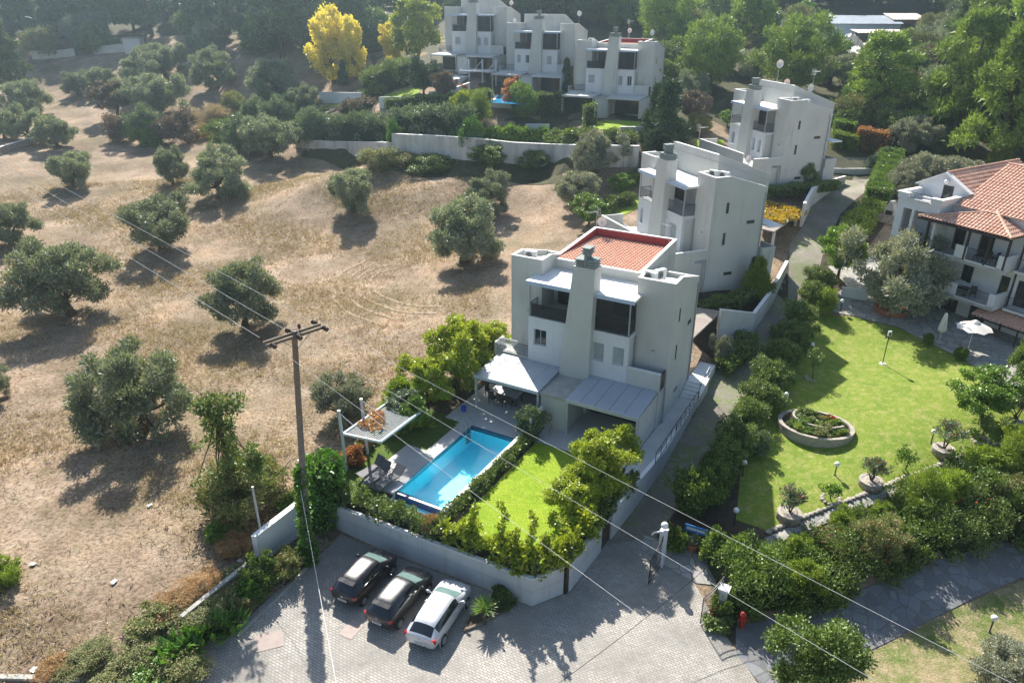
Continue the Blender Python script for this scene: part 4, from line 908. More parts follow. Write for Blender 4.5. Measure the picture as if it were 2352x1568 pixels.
    if emblem[0] == 'diamond': em.tube([(ex, 0, ez - .075), (ex, .05, ez), (ex, 0, ez + .075), (ex, -.05, ez), (ex, 0, ez - .075)], .014, 5)
    elif emblem[0] == 'oval':
        em.tube([(ex, .065 * math.cos(a * math.pi / 8), ez + .05 * math.sin(a * math.pi / 8)) for a in range(17)], .011, 5); em.tube([(ex, .055, ez + .02), (ex, 0, ez - .025), (ex, -.055, ez + .02)], .01, 5)
    else: em.tube([(ex, .05 * math.cos(a * math.pi / 8), ez + .05 * math.sin(a * math.pi / 8)) for a in range(17)], .009, 5); em.tube([(ex, -.09, ez + .008), (ex, .09, ez - .008)], .008, 4)
    em.build('badge', M['chrome'], t)
    if spoiler:
        s2 = st[2]; MB().add([(s2[0] - .14, -s2[4] + .02, s2[5] - .075), (s2[0] - .14, s2[4] - .02, s2[5] - .075), (s2[0] + .1, s2[4], s2[5] - .01), (s2[0] + .1, -s2[4], s2[5] - .01), (s2[0] - .14, -s2[4] + .02, s2[5] - .045), (s2[0] - .14, s2[4] - .02, s2[5] - .045), (s2[0] + .1, s2[4] - .04, s2[5] + .015), (s2[0] + .1, -s2[4] + .04, s2[5] + .015)], [(0, 1, 2, 3), (4, 7, 6, 5), (0, 4, 5, 1), (1, 5, 6, 2), (2, 6, 7, 3), (3, 7, 4, 0)]).build('spoiler', paintm, t)
    MB().tube([(st[2][0] - .17, -.05, 1.0), (st[2][0] - .2, .3, 1.02)], .012, 4).build('wiper', M['rubber'], t)
    MB().tube([(st[2][0] + .25, 0, st[3][5] - .02), (st[2][0] - .05, 0, st[3][5] + .2)], .008, 4).build('aerial', M['rubber'], t)
    return t
def stations(Lr, wb, fo, hw, H, k=1.0, rake=.40, coupe=0):
    F_ = wb + fo
    return [(-Lr, hw * .84, .38, .86 * k, hw * .66, .90 * k), (-Lr + .07, hw * .93, .30, .91 * k, hw * .72, .97 * k), (-Lr + .10 + rake, hw * .98, .25, .98 * k, hw * .60, H * .94), (-Lr + .85, hw * .99, .24, .97 * k, hw * .65, H * .98), (.85, hw, .20, .945 * k, hw * .685, H), (1.45, hw, .20, .92 * k, hw * .68, H * .99),
            (1.78, hw, .20, .915 * k, hw * .655, H * .955), (2.52, hw * .995, .21, .91 * k, hw * .80, .98 * k), (F_ - .42, hw * .965, .23, .83 * k, hw * .74, .89 * k), (F_ - .13, hw * .88, .27, .73 * k, hw * .62, .79 * k), (F_, hw * .72, .32, .58 * k, hw * .48, .66 * k)]
black = paint('black_car_paint', (.012, .012, .014)); black2 = paint('dark_plum_car_paint', (.014, .011, .014)); silver = paint('silver_car_paint', (.55, .56, .58), .35, .32)
h = R(63)
def rear(x, y): return (x, y, gz(x, y) + .034)
car(rear(-8.31, 28.83), h, black2, 'black hatchback with red upswept tail lights, nearest the ivy wall', stations(.64, 2.49, .80, .845, 1.475), [(-.585, .78, .93), (-.615, .50, .80), (-.635, .47, .72), (-.58, .80, .78)], ('oval', -.655, .78), .30, wb=2.49)
car(rear(-6.29, 27.31), h, black, 'black hatchback with a chrome boot strip, middle of the three cars', stations(.66, 2.59, .82, .865, 1.45), [(-.60, .80, .92), (-.645, .42, .84), (-.655, .40, .78), (-.60, .82, .76)], ('diamond', -.675, .86), .31)
car(rear(-4.08, 26.19), R(67.5), silver, 'silver three door hatchback, rightmost of the parked cars', stations(.80, 2.61, .86, .875, 1.42, 1.0, .52), [(-.72, .81, .96), (-.775, .55, .87), (-.785, .52, .74), (-.72, .84, .72)], ('ring', -.81, .84), .32, wb=2.61, front_tail=True, spoiler=False)
for o in [o for o in C.objects if o.type == 'EMPTY' and o.name.startswith('parked_car')][1:2]:
    MB().box(-.672, -.655, -.5, .5, .70, .722).build('chrome_strip', M['chrome'], o)
# ---------------------------------------------------------------- vegetation generators
def unit(v): return v / (np.linalg.norm(v, axis=-1, keepdims=True) + 1e-9)
def leaves(cl, n, ln, wd, seed, up=.25, shell=.55, squash=.85, out=.7, curl=.0):
    g = rnd(seed); cl = np.asarray(cl, float); p = cl[:, 3] ** 2; idx = g.choice(len(cl), n, p=p / p.sum())
    d = unit(g.normal(size=(n, 3))); rad = cl[idx, 3] * (shell + (1 - shell) * g.random(n)) * (1 + .12 * g.normal(size=n))
    pos = cl[idx, :3] + d * rad[:, None] * np.array([1, 1, squash])
    a = unit(d * out + g.normal(size=(n, 3)) * .6 + np.array([0, 0, up])); b = unit(np.cross(a, g.normal(size=(n, 3))))
    s = (.7 + .6 * g.random(n))[:, None]; A = a * ln * s; Bv = b * wd * s * .5; dr = np.cross(a, b) * ln * .12
    return np.stack([pos, pos + A * .45 + Bv, pos + A, pos + A * .45 - Bv], 1)
def blob(rx, ry, rz, n, seed, cr=(.5, .9), inner=.3, cz=0, flat=.0, lump=.25):
    g = rnd(seed); d = unit(g.normal(size=(n, 3))); ph = g.random(6) * 6.28
    lum = 1 + lump * np.sin(d[:, 0] * 3.1 + ph[0]) * np.sin(d[:, 1] * 2.7 + ph[1]) + lump * .7 * np.sin(d[:, 2] * 4 + d[:, 0] * 2 + ph[2])
    r = np.where(g.random(n) < inner, g.random(n) * .75, .72 + .28 * g.random(n)) * lum
    P = d * r[:, None] * np.array([rx, ry, rz]); P[:, 2] = np.maximum(P[:, 2], -rz * (1 - flat)) + cz
    return np.c_[P, cr[0] + (cr[1] - cr[0]) * g.random(n)]
def trunk(mb, h, r, cl, nl, seed, base=(0, 0, 0), fork=.45, lean=.25):
    g = rnd(seed); b = np.array(base, float); top = b + np.array([g.normal() * lean, g.normal() * lean, h * fork + .01])
    mid = (b + top) / 2 + g.normal(size=3) * np.array([.12, .12, 0]) * r * 3
    mb.tube([b - np.array([0, 0, .3]), b + (mid - b) * .25, mid, top], [r * 1.5, r * 1.15, r * .95, r * .8], 8)
    for i in g.choice(len(cl), min(nl, len(cl)), replace=False):
        e = np.array(cl[i][:3]); m_ = top + (e - top) * .5 + g.normal(size=3) * .2; mb.tube([top, m_, e], [r * .5, r * .3, r * .1], 5)
def tree(name, label, cat, cl, n, ln, wd, lm, seed, h, r, nl=6, parent_loc=(0, 0, 0), fork=.45, group=None, bark='bark', **kw):
    t = empty(name, parent_loc, 0, label, cat, group)
    mb = MB(); trunk(mb, h, r, cl, nl, seed, fork=fork); mb.build('trunk', M[bark], t, True)
    quads('crown', leaves(cl, n, ln, wd, seed + 1, **kw), lm, t)
    return reg(t)
LM = {}
LM['olive'] = leafmat('olive_leaf', (.125, .155, .10), (.18, .21, .145), (.27, .30, .23), .28, .7, .5)
LM['olive2'] = leafmat('silvery_olive_leaf', (.15, .165, .115), (.21, .22, .16), (.30, .31, .24), .22, .7, .55)
LM['pine'] = leafmat('pine_needle', (.055, .085, .03), (.09, .125, .042), (.14, .18, .055), .15, .35, .6)
LM['pineb'] = leafmat('bright_pine_needle', (.11, .175, .034), (.175, .25, .045), (.25, .32, .065), .25, .5, .6)
LM['dark'] = leafmat('dark_cypress_leaf', (.03, .06, .026), (.05, .09, .038), (.085, .13, .055), .12, .8, .6)
LM['lime'] = leafmat('yellow_green_leaf', (.17, .235, .028), (.25, .31, .035), (.36, .38, .05), .38, .8, .4)
LM['green'] = leafmat('fresh_green_leaf', (.075, .15, .026), (.12, .20, .032), (.19, .28, .05), .3, .8, .4)
LM['glossy'] = leafmat('glossy_dark_leaf', (.055, .10, .024), (.095, .15, .034), (.20, .26, .06), .3, 1.2, .5)
LM['yellow'] = leafmat('autumn_yellow_leaf', (.50, .42, .06), (.58, .50, .08), (.62, .58, .16), .4, .8, .5)
LM['thuja'] = leafmat('thuja_leaf', (.11, .17, .024), (.18, .245, .03), (.26, .33, .045), .3, 1.1, .5)
LM['hedge'] = leafmat('hedge_leaf', (.075, .12, .03), (.125, .175, .045), (.20, .245, .085), .25, 1.1, .5)
LM['hedgegrey'] = leafmat('oleander_leaf', (.075, .115, .06), (.11, .155, .08), (.20, .24, .15), .22, 1., .45)
LM['purple'] = leafmat('purple_brown_leaf', (.105, .075, .065), (.14, .11, .085), (.18, .15, .11), .2, .8, .6)
LM['orange'] = leafmat('orange_autumn_leaf', (.33, .12, .06), (.30, .17, .07), (.38, .2, .12), .35, 1., .5)
LM['vinegold'] = leafmat('golden_vine_leaf', (.30, .30, .035), (.38, .30, .04), (.50, .17, .05), .35, 1.4, .5)
LM['ivy'] = leafmat('ivy_leaf', (.045, .12, .018), (.075, .17, .025), (.13, .24, .04), .28, 1.2, .35)
LM['weed'] = leafmat('weed_leaf', (.115, .145, .045), (.17, .175, .065), (.24, .21, .10), .25, .9, .7)
LM['straw'] = leafmat('dry_grass', (.27, .205, .13), (.33, .26, .17), (.40, .33, .22), .25, .5, .9)
LM['reddry'] = leafmat('reddish_weed', (.24, .12, .055), (.30, .19, .08), (.34, .25, .13), .25, .8, .8)
# ---------------------------------------------------------------- prototypes
def proto_olive(seed, lm, n=26000, rz=2.6):
    cl = blob(3.5, 3.5, rz, 66, seed, (.5, .95), .3, 3.2, .1, .27); g = rnd(seed)
    return tree('olive_tree', None, 'olive tree', cl, n, .34, .1, LM[lm], seed, 3.4, .34, 9, (0, -400, 0), .38, shell=.35, up=.35)
OL = [proto_olive(11, 'olive'), proto_olive(23, 'olive', rz=2.9), proto_olive(37, 'olive', rz=2.3)]
OLS = [proto_olive(41, 'olive2'), proto_olive(53, 'olive2', rz=2.8)]
def pine_clumps(h, rmax, n, seed, z0=.18, pw=.75, cr=(.6, 1.15)):
    g = rnd(seed); z = h * (z0 + (1 - z0) * g.random(n) ** .9); r = rmax * np.clip(1 - (z / h - z0) / (1.02 - z0), .05, 1) ** pw * (.35 + .65 * g.random(n) ** .5) * (1 + .2 * np.sin(z * 1.7 + seed))
    a = g.random(n) * 6.283; return np.c_[r * np.cos(a), r * np.sin(a), z, cr[0] + (cr[1] - cr[0]) * g.random(n)]
def proto_pine(seed, lm, h=14, rm=4.2, n=15000, name='pine_tree', pw=.6):
    return tree(name, None, 'pine tree', pine_clumps(h, rm, 120, seed, pw=pw), n, .66, .2, LM[lm], seed, h * .9, .3, 12, (0, -400, 0), .75, shell=.3, up=.5, squash=.55)
PI = [proto_pine(61, 'pine'), proto_pine(67, 'pine', 15, 4.8), proto_pine(71, 'pine', 12, 4.4)]
PIB = [proto_pine(73, 'pineb', 13, 5, 14000, pw=.45), proto_pine(79, 'pineb', 14, 5.2, 14000, pw=.5)]
def proto_round(seed, lm, name='round_pine', n=15000):
    return tree(name, None, 'pine tree', blob(4.6, 4.6, 4.4, 95, seed, (.7, 1.2), .25, 5.2, .1, .15), n, .55, .14, LM[lm], seed, 5.5, .3, 10, (0, -400, 0), .5, shell=.35, up=1.0)
RP = [proto_round(83, 'pineb'), proto_round(89, 'pineb')]
def proto_broad(seed, lm, name, rx=3, rz=2.6, n=17000, ln=.26, wd=.17, cz=4.2, cat='tree'):
    return tree(name, None, cat, blob(rx, rx, rz, 60, seed, (.5, .95), .3, cz, .05, .28), n, ln, wd, LM[lm], seed, cz, .2, 8, (0, -400, 0), .45, shell=.3, up=.1)
BR = {k: proto_broad(*a) for k, a in dict(lime=(101, 'lime', 'broadleaf_tree'), green=(103, 'green', 'broadleaf_tree'), yellow=(107, 'yellow', 'autumn_tree', 2.6, 3.2, 12000, .28, .2), glossy=(109, 'glossy', 'citrus_tree', 3, 2.6, 22000, .22, .13), purple=(113, 'purple', 'bare_shrubby_tree'), orange=(127, 'orange', 'autumn_tree'), dark=(131, 'dark', 'dark_evergreen_tree'), yg=(137, 'thuja', 'autumn_tree')).items()}
def proto_cyp(seed, lm, name, n=12000, w_=2.0, h=9):
    g = rnd(seed); m = 110; z = h * (.04 + .94 * g.random(m)); r = w_ * np.clip(1 - (z / h) ** 1.7, .03, 1) * (.6 + .4 * g.random(m)); a = g.random(m) * 6.283
    return tree(name, None, 'conifer', np.c_[r * np.cos(a), r * np.sin(a), z, .4 + .35 * g.random(m)], n, .42, .13, LM[lm], seed, h * .8, .15, 6, (0, -400, 0), .8, shell=.4, up=1.0)
CY = {'dark': proto_cyp(139, 'dark', 'cypress_tree'), 'thuja': proto_cyp(149, 'thuja', 'thuja_tree', 9000, 2.0, 5)}
SHP = {}
def shproto(k, v, fine=0):
    if (k, v, fine) not in SHP:
        cl = blob(.42, .42, .36, (26, 60, 110)[fine], 200 + v + sum(map(ord, k)), (.12, .22) if not fine else (.07, .15), .25, .42, .1, .3)
        ln, wd = {'thuja': (.17, .045), 'olive2': (.16, .04), 'olive': (.16, .045), 'hedgegrey': (.2, .05), 'straw': (.28, .02), 'reddry': (.2, .025), 'weed': (.15, .06)}.get(k, (.13, .085)); q = (1, .5, .3)[fine]
        o = quads('shrub', leaves(cl, (2600, 7500, 15000)[fine], ln * q, wd * q, 300 + v, shell=.3, up=.35), LM[k]); C.objects.unlink(o); SHP[(k, v, fine)] = o
    return SHP[(k, v, fine)]
def shrub(k, x, y, wd, hr, label, name='shrub', cat='shrub', group=None, v=0, P=None, dz=0):
    P = D(x, y) if P is None else np.array(P, float); s = wpx(P, wd); o = shproto(k, v, 0 if s < 1.3 else (1 if s < 2.4 else 2)).copy(); o.name = name; C.objects.link(o)
    o.location = (P[0], P[1], P[2] + dz - .05 * s); o.scale = (s, s, s * hr / .85); o.rotation_euler = (0, 0, (x * 7.3 + y) % 6.28)
    return tag(o, label, cat, group)
PW = {'olive_tree': 8.3, 'pine_tree': 9.4, 'round_pine': 10.6, 'broadleaf_tree': 7.0, 'autumn_tree': 6.6, 'citrus_tree': 7, 'bare_shrubby_tree': 7, 'dark_evergreen_tree': 7, 'cypress_tree': 4.6, 'thuja_tree': 4.6}
USED = {}
def put(pr, x, y, wd, label, zs=1.0, group=None, P=None, cat=None):
    P = D(x, y) if P is None else np.array(P, float); k = pr.name.split('.')[0]; s = wpx(P, wd) / PW[k]
    return copy_thing(pr, tuple(P), (x * 1.37 + y * .7) % 6.28, (s, s, s * zs), label, group, cat)
# ---------------------------------------------------------------- olives of the field
G_OL = 'olive trees standing in the dry field'
for i, (x, y, wd, lab) in enumerate([
 (165, 722, 240, 'broad olive tree left of centre field, its shadow the widest of its row'), (335, 985, 262, 'largest ragged olive tree in the lower field, left of the tall sparse tree'),
 (372, 572, 178, 'olive tree crossed by the upper wires, left of the field centre'), (562, 748, 182, 'olive tree just left of the crossarm of the wooden pole'),
 (502, 455, 152, 'olive tree with a leaning trunk below the hedge end in the far field'), (172, 430, 118, 'small olive with a side lobe at the upper left of the field'),
 (25, 560, 130, 'olive tree cut by the left edge of the photo, below the wires'), (-25, 920, 110, 'olive tree mostly out of the photo at the left edge'),
 (812, 487, 122, 'upright olive tree alone below the long retaining wall'), (1063, 602, 192, 'big olive tree in the field directly left of the nearest villa'), (1118, 486, 122, 'olive tree behind the big one, left of the nearest villa'),
 (622, 362, 140, 'olive tree against the left end of the stained retaining wall'), (398, 425, 84, 'narrow bushy olive left of the leaning one'), (502, 200, 112, 'rounded olive with a clear shadow in the upper meadow'),
 (380, 178, 112, 'olive tree in the upper meadow beside the white gate wall'), (632, 232, 128, 'olive tree left of the bright yellow tree'), (700, 262, 86, 'small silvery olive beside the terrace bed of the upper villas'),
 (232, 215, 86, 'second olive from the left in the upper clump'), (180, 218, 70, 'leftmost olive of the upper clump'), (322, 215, 116, 'middle olive of the upper clump'), (372, 265, 138, 'lowest and widest olive of the upper clump'),
 (135, 340, 96, 'olive casting shade across the track at the far left'), (70, 325, 105, 'olive behind the low stone wall at the far left'), (12, 318, 90, 'olive at the left edge behind the stone wall lamp'), (60, 268, 110, 'olive hedge-like crown below the tall dark pine at the left edge'),
 (788, 968, 158, 'olive beside the ivy pole and the red leaved pergola'), (1370, 392, 122, 'pale olive leaning on the right part of the retaining wall'), (1328, 480, 122, 'pale olive in front of the one at the retaining wall')]):
    put((OLS if i >= 25 else OL)[i % 2 if i >= 25 else i % 3], x, y, wd, lab, {1: 1.12, 8: 1.2, 12: 1.4, 3: 1.15, 9: 1.05}.get(i, 1.0), G_OL)
G_O2 = 'olive trees around the hotel'
put(OLS[0], 2046, 705, 225, 'large silvery olive in a round planter in front of the hotel balconies', 1.12, G_O2); put(OLS[1], 2140, 440, 150, 'silvery olive behind the hotel gable', .8, G_O2); put(OLS[0], 2090, 445, 110, 'silvery olive left behind the hotel gable, by the clipped hedge', .8, G_O2); put(OLS[0], 2205, 430, 110, 'silvery olive right behind the hotel gable', .8, G_O2)
put(OLS[1], 2088, 350, 122, 'grey round tree behind the topmost clipped hedge', .9, G_O2); put(OLS[0], 2320, 1600, 190, 'grey olive at the lower right corner of the photo', .9, G_O2)
put(OLS[1], 1905, 195, 90, 'left grey olive below the metal sheds', 1.0, G_O2); put(OLS[0], 1960, 190, 90, 'right grey olive below the metal sheds', 1.0, G_O2); put(OL[1], 2210, 105, 110, 'round olive right of the metal sheds', 1., G_O2); put(OL[0], 2165, 95, 70, 'small olive touching the metal sheds', 1., G_O2)
put(OLS[0], 1577, 636, 56, 'slim olive in the gap between the two nearest villas', 1.7, G_O2, P=loc('main', 1.2, 10.2, .3))
# ---------------------------------------------------------------- forest
G_F = 'dark pines of the wood along the top'
g = rnd(5); spots = []
def okf(x, y):
    p = np.array([x, y, gz(x, y) + 2]); c, s = math.cos(PITCH), math.sin(PITCH); q = p - np.array([0, 0, CAMZ]); f = q[1] * c - q[2] * s; X = 1176 + FPX * q[0] / f; Y = 784 - FPX * (q[1] * s + q[2] * c) / f
    if not (-160 < X < 2500): return False
    if X < 880: return Y < 78
    if 880 <= X < 1060: return Y < 20
    if 1060 <= X < 1540: return Y < 48 and y > 142
    if X < 1880: return Y < 18
    if X < 2120: return Y < 8
    return Y < 60
while len(spots) < 250 :
    x = g.uniform(-150, 170); y = g.uniform(120, 285)
    if okf(x, y) and all((x - a) ** 2 + (y - b) ** 2 > 22 for a, b in spots): spots.append((x, y))
    if len(spots) > 20 and g.random() < .00005: break
for x, y in spots:
    p = PI[g.integers(3)]; s = g.uniform(.95, 1.25) if x < -8 else g.uniform(1.05, 1.5)
    lab = 'hazy dark pine in the wood along the top left' if x < 0 else 'dark pine in the wood along the top right'
    copy_thing(p, (x, y, gz(x, y)), g.uniform(0, 6.28), (s * 1.05, s * 1.05, s), lab, G_F + (' left' if x < 0 else ' right'))
for i, (x, y, wd, zs, lab) in enumerate([(30, 232, 105, 1.1, 'tall dark pine filling the left edge of the photo'), (650, 132, 150, 1.0, 'huge pale pine right of the hazy wood, left of the yellow tree'), (470, 92, 120, 1.1, 'pine with a pale trunk in the hazy wood'), (790, 98, 110, 1.1, 'dark pine behind the bright yellow tree'), (250, 86, 120, 1., 'pine over the white gate wall'), (180, 84, 95, 1.1, 'pine over the fence of the hazy wood'), (350, 84, 110, 1.1, 'pine behind the end of the white gate wall'), (560, 90, 110, 1.1, 'pine next to the huge pale pine')]):
    put(PI[i % 3] if i != 1 else PI[1], x, y, wd, lab, zs, 'large pines at the edge of the wood')
G_R = 'round bright green pines behind the villas'
for i, (x, y, wd, zs, lab) in enumerate([(1625, 205, 182, .88, 'round bright pine between the upper villa and the yellow crowned tree'), (1812, 210, 196, .88, 'round bright pine above the topmost driveway villa'), (1525, 118, 165, .95, 'round pine right behind the red tiled upper villa'), (1645, 76, 130, .8, 'round pine partly behind the yellow crowned tree'), (1430, 66, 120, .9, 'round pine behind the middle upper villa'), (1350, 56, 115, .9, 'round pine left behind the middle upper villa'), (1300, 40, 90, 1.0, 'round pine between the two farthest villas')]):
    put(RP[i % 2], x, y, wd, lab, zs, G_R)
put(BR['yg'], 1725, 130, 105, 'yellow crowned tree between two round pines', 1.5); put(BR['green'], 1840, 75, 75, 'small green tree left of the metal sheds', .9)
put(PIB[0], 2005, 275, 158, 'light green spreading pine above the clipped hedges', .82); put(BR['yg'], 2066, 150, 58, 'yellow sapling in front of the rusty shed', 1.2)
for i, (x, y, wd, zs, lab) in enumerate([(2190, 330, 170, 1.15, 'sunlit pine with layered branches left in the right hand grove'), (2280, 390, 170, 1.2, 'lowest sunlit pine of the right hand grove behind the hotel'), (2270, 240, 170, 1.2, 'middle sunlit pine of the right hand grove'), (2350, 300, 200, 1.25, 'sunlit pine on the right edge of the photo'), (2330, 160, 170, 1.2, 'upper sunlit pine of the right hand grove'), (2220, 190, 120, 1., 'small sunlit pine below the olive by the sheds'), (2400, 420, 190, 1.3, 'shaded pine at the right edge behind the solar panels')]):
    put(PIB[i % 2], x, y, wd, lab, zs, 'sunlit pines of the right hand grove')
for i in range(16):
    x, y = 2190 + (i * 73) % 230, 175 + (i * 67) % 190
    put(PI[i % 3], x, y, 92 + (i * 37) % 40, 'shaded dark pine filling the right hand grove', 1.15, 'shaded pines of the right hand grove')
# ---------------------------------------------------------------- around the upper villas
put(BR['yellow'], 768, 192, 128, 'bright yellow autumn tree left of the upper villas', 1.12); put(BR['yellow'], 815, 185, 70, 'tall narrow yellow tree behind the bright yellow one', 1.7); put(BR['yellow'], 905, 150, 66, 'pale yellow tree beside the lush green one', 1.2)
put(BR['lime'], 960, 150, 132, 'lush yellow-green broadleaf tree left of the farthest villa', 1.05); put(BR['dark'], 974, 220, 80, 'clipped dark round tree on a thin trunk in the upper garden', 1.05)
put(BR['purple'], 1022, 232, 60, 'reddish brown small tree in front of the farthest villa', 1.15); put(BR['orange'], 1180, 250, 68, 'orange leaved tree beside the small upper pool', .85)
put(CY['dark'], 1300, 232, 36, 'slim cypress left of the red tiled upper villa', 1.25); put(CY['dark'], 1528, 372, 118, 'big dark conifer at the right end of the retaining wall', .74); put(CY['dark'], 1505, 330, 80, 'dark conifer half hidden behind the big one', .8)
put(CY['dark'], 790, 196, 30, 'short dark cypress under the yellow tree', .9); put(BR['purple'], 270, 270, 100, 'purple brown tree in front of the upper olive clump', .85); put(BR['purple'], 1590, 290, 70, 'brownish bare shrub right of the big dark conifer', 1.2); put(BR['green'], 1670, 292, 48, 'small fig with broad leaves left of the topmost driveway villa', .8)
for i in range(64):
    x, y = 1490 + (i * 157) % 860, 70 + (i * 89) % 255
    if x < 1600 and y > 235 or 1660 < x < 1930 and y > 185 or 1870 < x < 2110 and y < 135: continue
    shrub(['hedge', 'glossy', 'weed', 'olive'][i % 4], x, y, 70 + (i * 31) % 50, .8, 'undergrowth bush between the hillside trees', 'bush', 'bush', 'undergrowth between the hillside trees', i % 3)
for i in range(40):
    x, y = 90 + (i * 131) % 790, 84 + (i * 37) % 40
    if 270 < x < 360: continue
    shrub(['glossy', 'hedge', 'dark', 'olive'][i % 4], x, y, 60 + (i * 31) % 44, .8, 'dark bush at the shady foot of the hazy wood', 'bush', 'bush', 'bushes at the foot of the hazy wood', i % 3)
# ---------------------------------------------------------------- trees near the nearest villa and the hotel
Ta = loc('main', -.4, -9.3, -.1)
put(BR['lime'], 1435, 1085, 178, 'yellow-green mulberry in front of the right patio', .85, P=Ta); put(BR['lime'], 1385, 1175, 150, 'low spreading yellow-green mulberry over the bright lawn', .62, P=loc('main', -1.3, -11.9, -.2))
put(BR['lime'], 1035, 905, 172, 'yellow-green tree left of the white patio roof', 1.0, P=loc('main', -14.3, -3.4, -.1)); put(BR['lime'], 960, 905, 130, 'yellow-green tree between the thuja and the patio roof tree', .95, P=loc('main', -15.3, -6.4, -.1))
put(BR['lime'], 1100, 830, 120, 'yellow-green tree against the left tower of the nearest villa', .95, P=loc('main', -14.2, .6, -.1)); put(CY['thuja'], 1150, 760, 76, 'bright green thuja at the back left corner of the nearest villa', .85, P=loc('main', -13.2, 4.0, 0)); put(CY['thuja'], 1115, 745, 66, 'bright green thuja left of the one at the villa corner', .8, P=loc('main', -14.8, 3.6, 0))
put(CY['thuja'], 905, 960, 132, 'large rounded thuja bush left of the swimming pool garden', .78, P=loc('main', -15.2, -9.0, -.2)); put(BR['orange'], 842, 968, 40, 'small red leaved tree behind the slatted frame', 1.1, P=loc('main', -15.6, -12.4, -.3))
put(BR['glossy'], 1850, 1600, 262, 'dense round evergreen tree at the bottom edge of the photo', .95, P=D(1862, 1625)); put(BR['green'], 1924, 638, 116, 'fresh green tree between the driveway and the silvery olive', 1.05); put(BR['glossy'], 1841, 440, 72, 'round dark citrus tree at the topmost driveway villa', 1.0)
put(BR['green'], 2255, 958, 165, 'dark green spreading shrub tree at the right side of the hotel lawn', .72); put(BR['glossy'], 2345, 905, 120, 'glossy magnolia at the right edge by the white parasol', 1.15); put(BR['green'], 1352, 520, 100, 'fresh green tree behind the dish of the nearest villa', .75)
put(BR['green'], 1425, 452, 62, 'small bright tree by the clipped hedges behind the pale olives', .9)
put(CY['thuja'], 1795, 620, 70, 'bright juniper beside the carport of the side-on villa', 1.1, P=loc('H2', 1.8, 4.2, -.3)); put(CY['dark'], 1745, 640, 38, 'thin dark climber at the back edge of the side-on villa', 1.15, P=loc('H2', .9, 4.4, -.6)); put(CY['thuja'], 2290, 395, 58, 'bright thuja behind the hotel roof ridge', 1.2)
put(BR['green'], 2330, 1010, 0.1 + 60, 'low green bush behind the pink oleander planter', .5)
# tall sparse tree with a bush at its foot
cl = np.array([(g.normal() * 1.0 * (1.2 - z / 10), g.normal() * 1.0 * (1.2 - z / 10), z, .2 + .25 * g.random()) for z in g.uniform(1.2, 8.6, 64)] + [(1.3 + .2 * g.normal(), .2 * g.normal(), 4.2 + .4 * g.normal(), .4) for _ in range(10)] + [(g.normal() * .7, g.normal() * .5, 8.2 + .4 * g.normal(), .45) for _ in range(16)])
P = D(553, 1185); k = wpx(P, 1); tree('sparse_tree', 'tall thin sparse tree rising from a bush left of the wooden pole', 'tree', cl * np.array([.95, .95, .88, 1]), 5600, .2, .12, LM['hedge'], 401, 8, .12, 12, tuple(P), .85, shell=.3)
shrub('weed', 560, 1175, 190, .8, 'large loose bush at the foot of the tall sparse tree', 'bush', v=1); shrub('hedge', 600, 1120, 100, .9, 'smaller bush on the pole side of the tall sparse tree', 'bush')
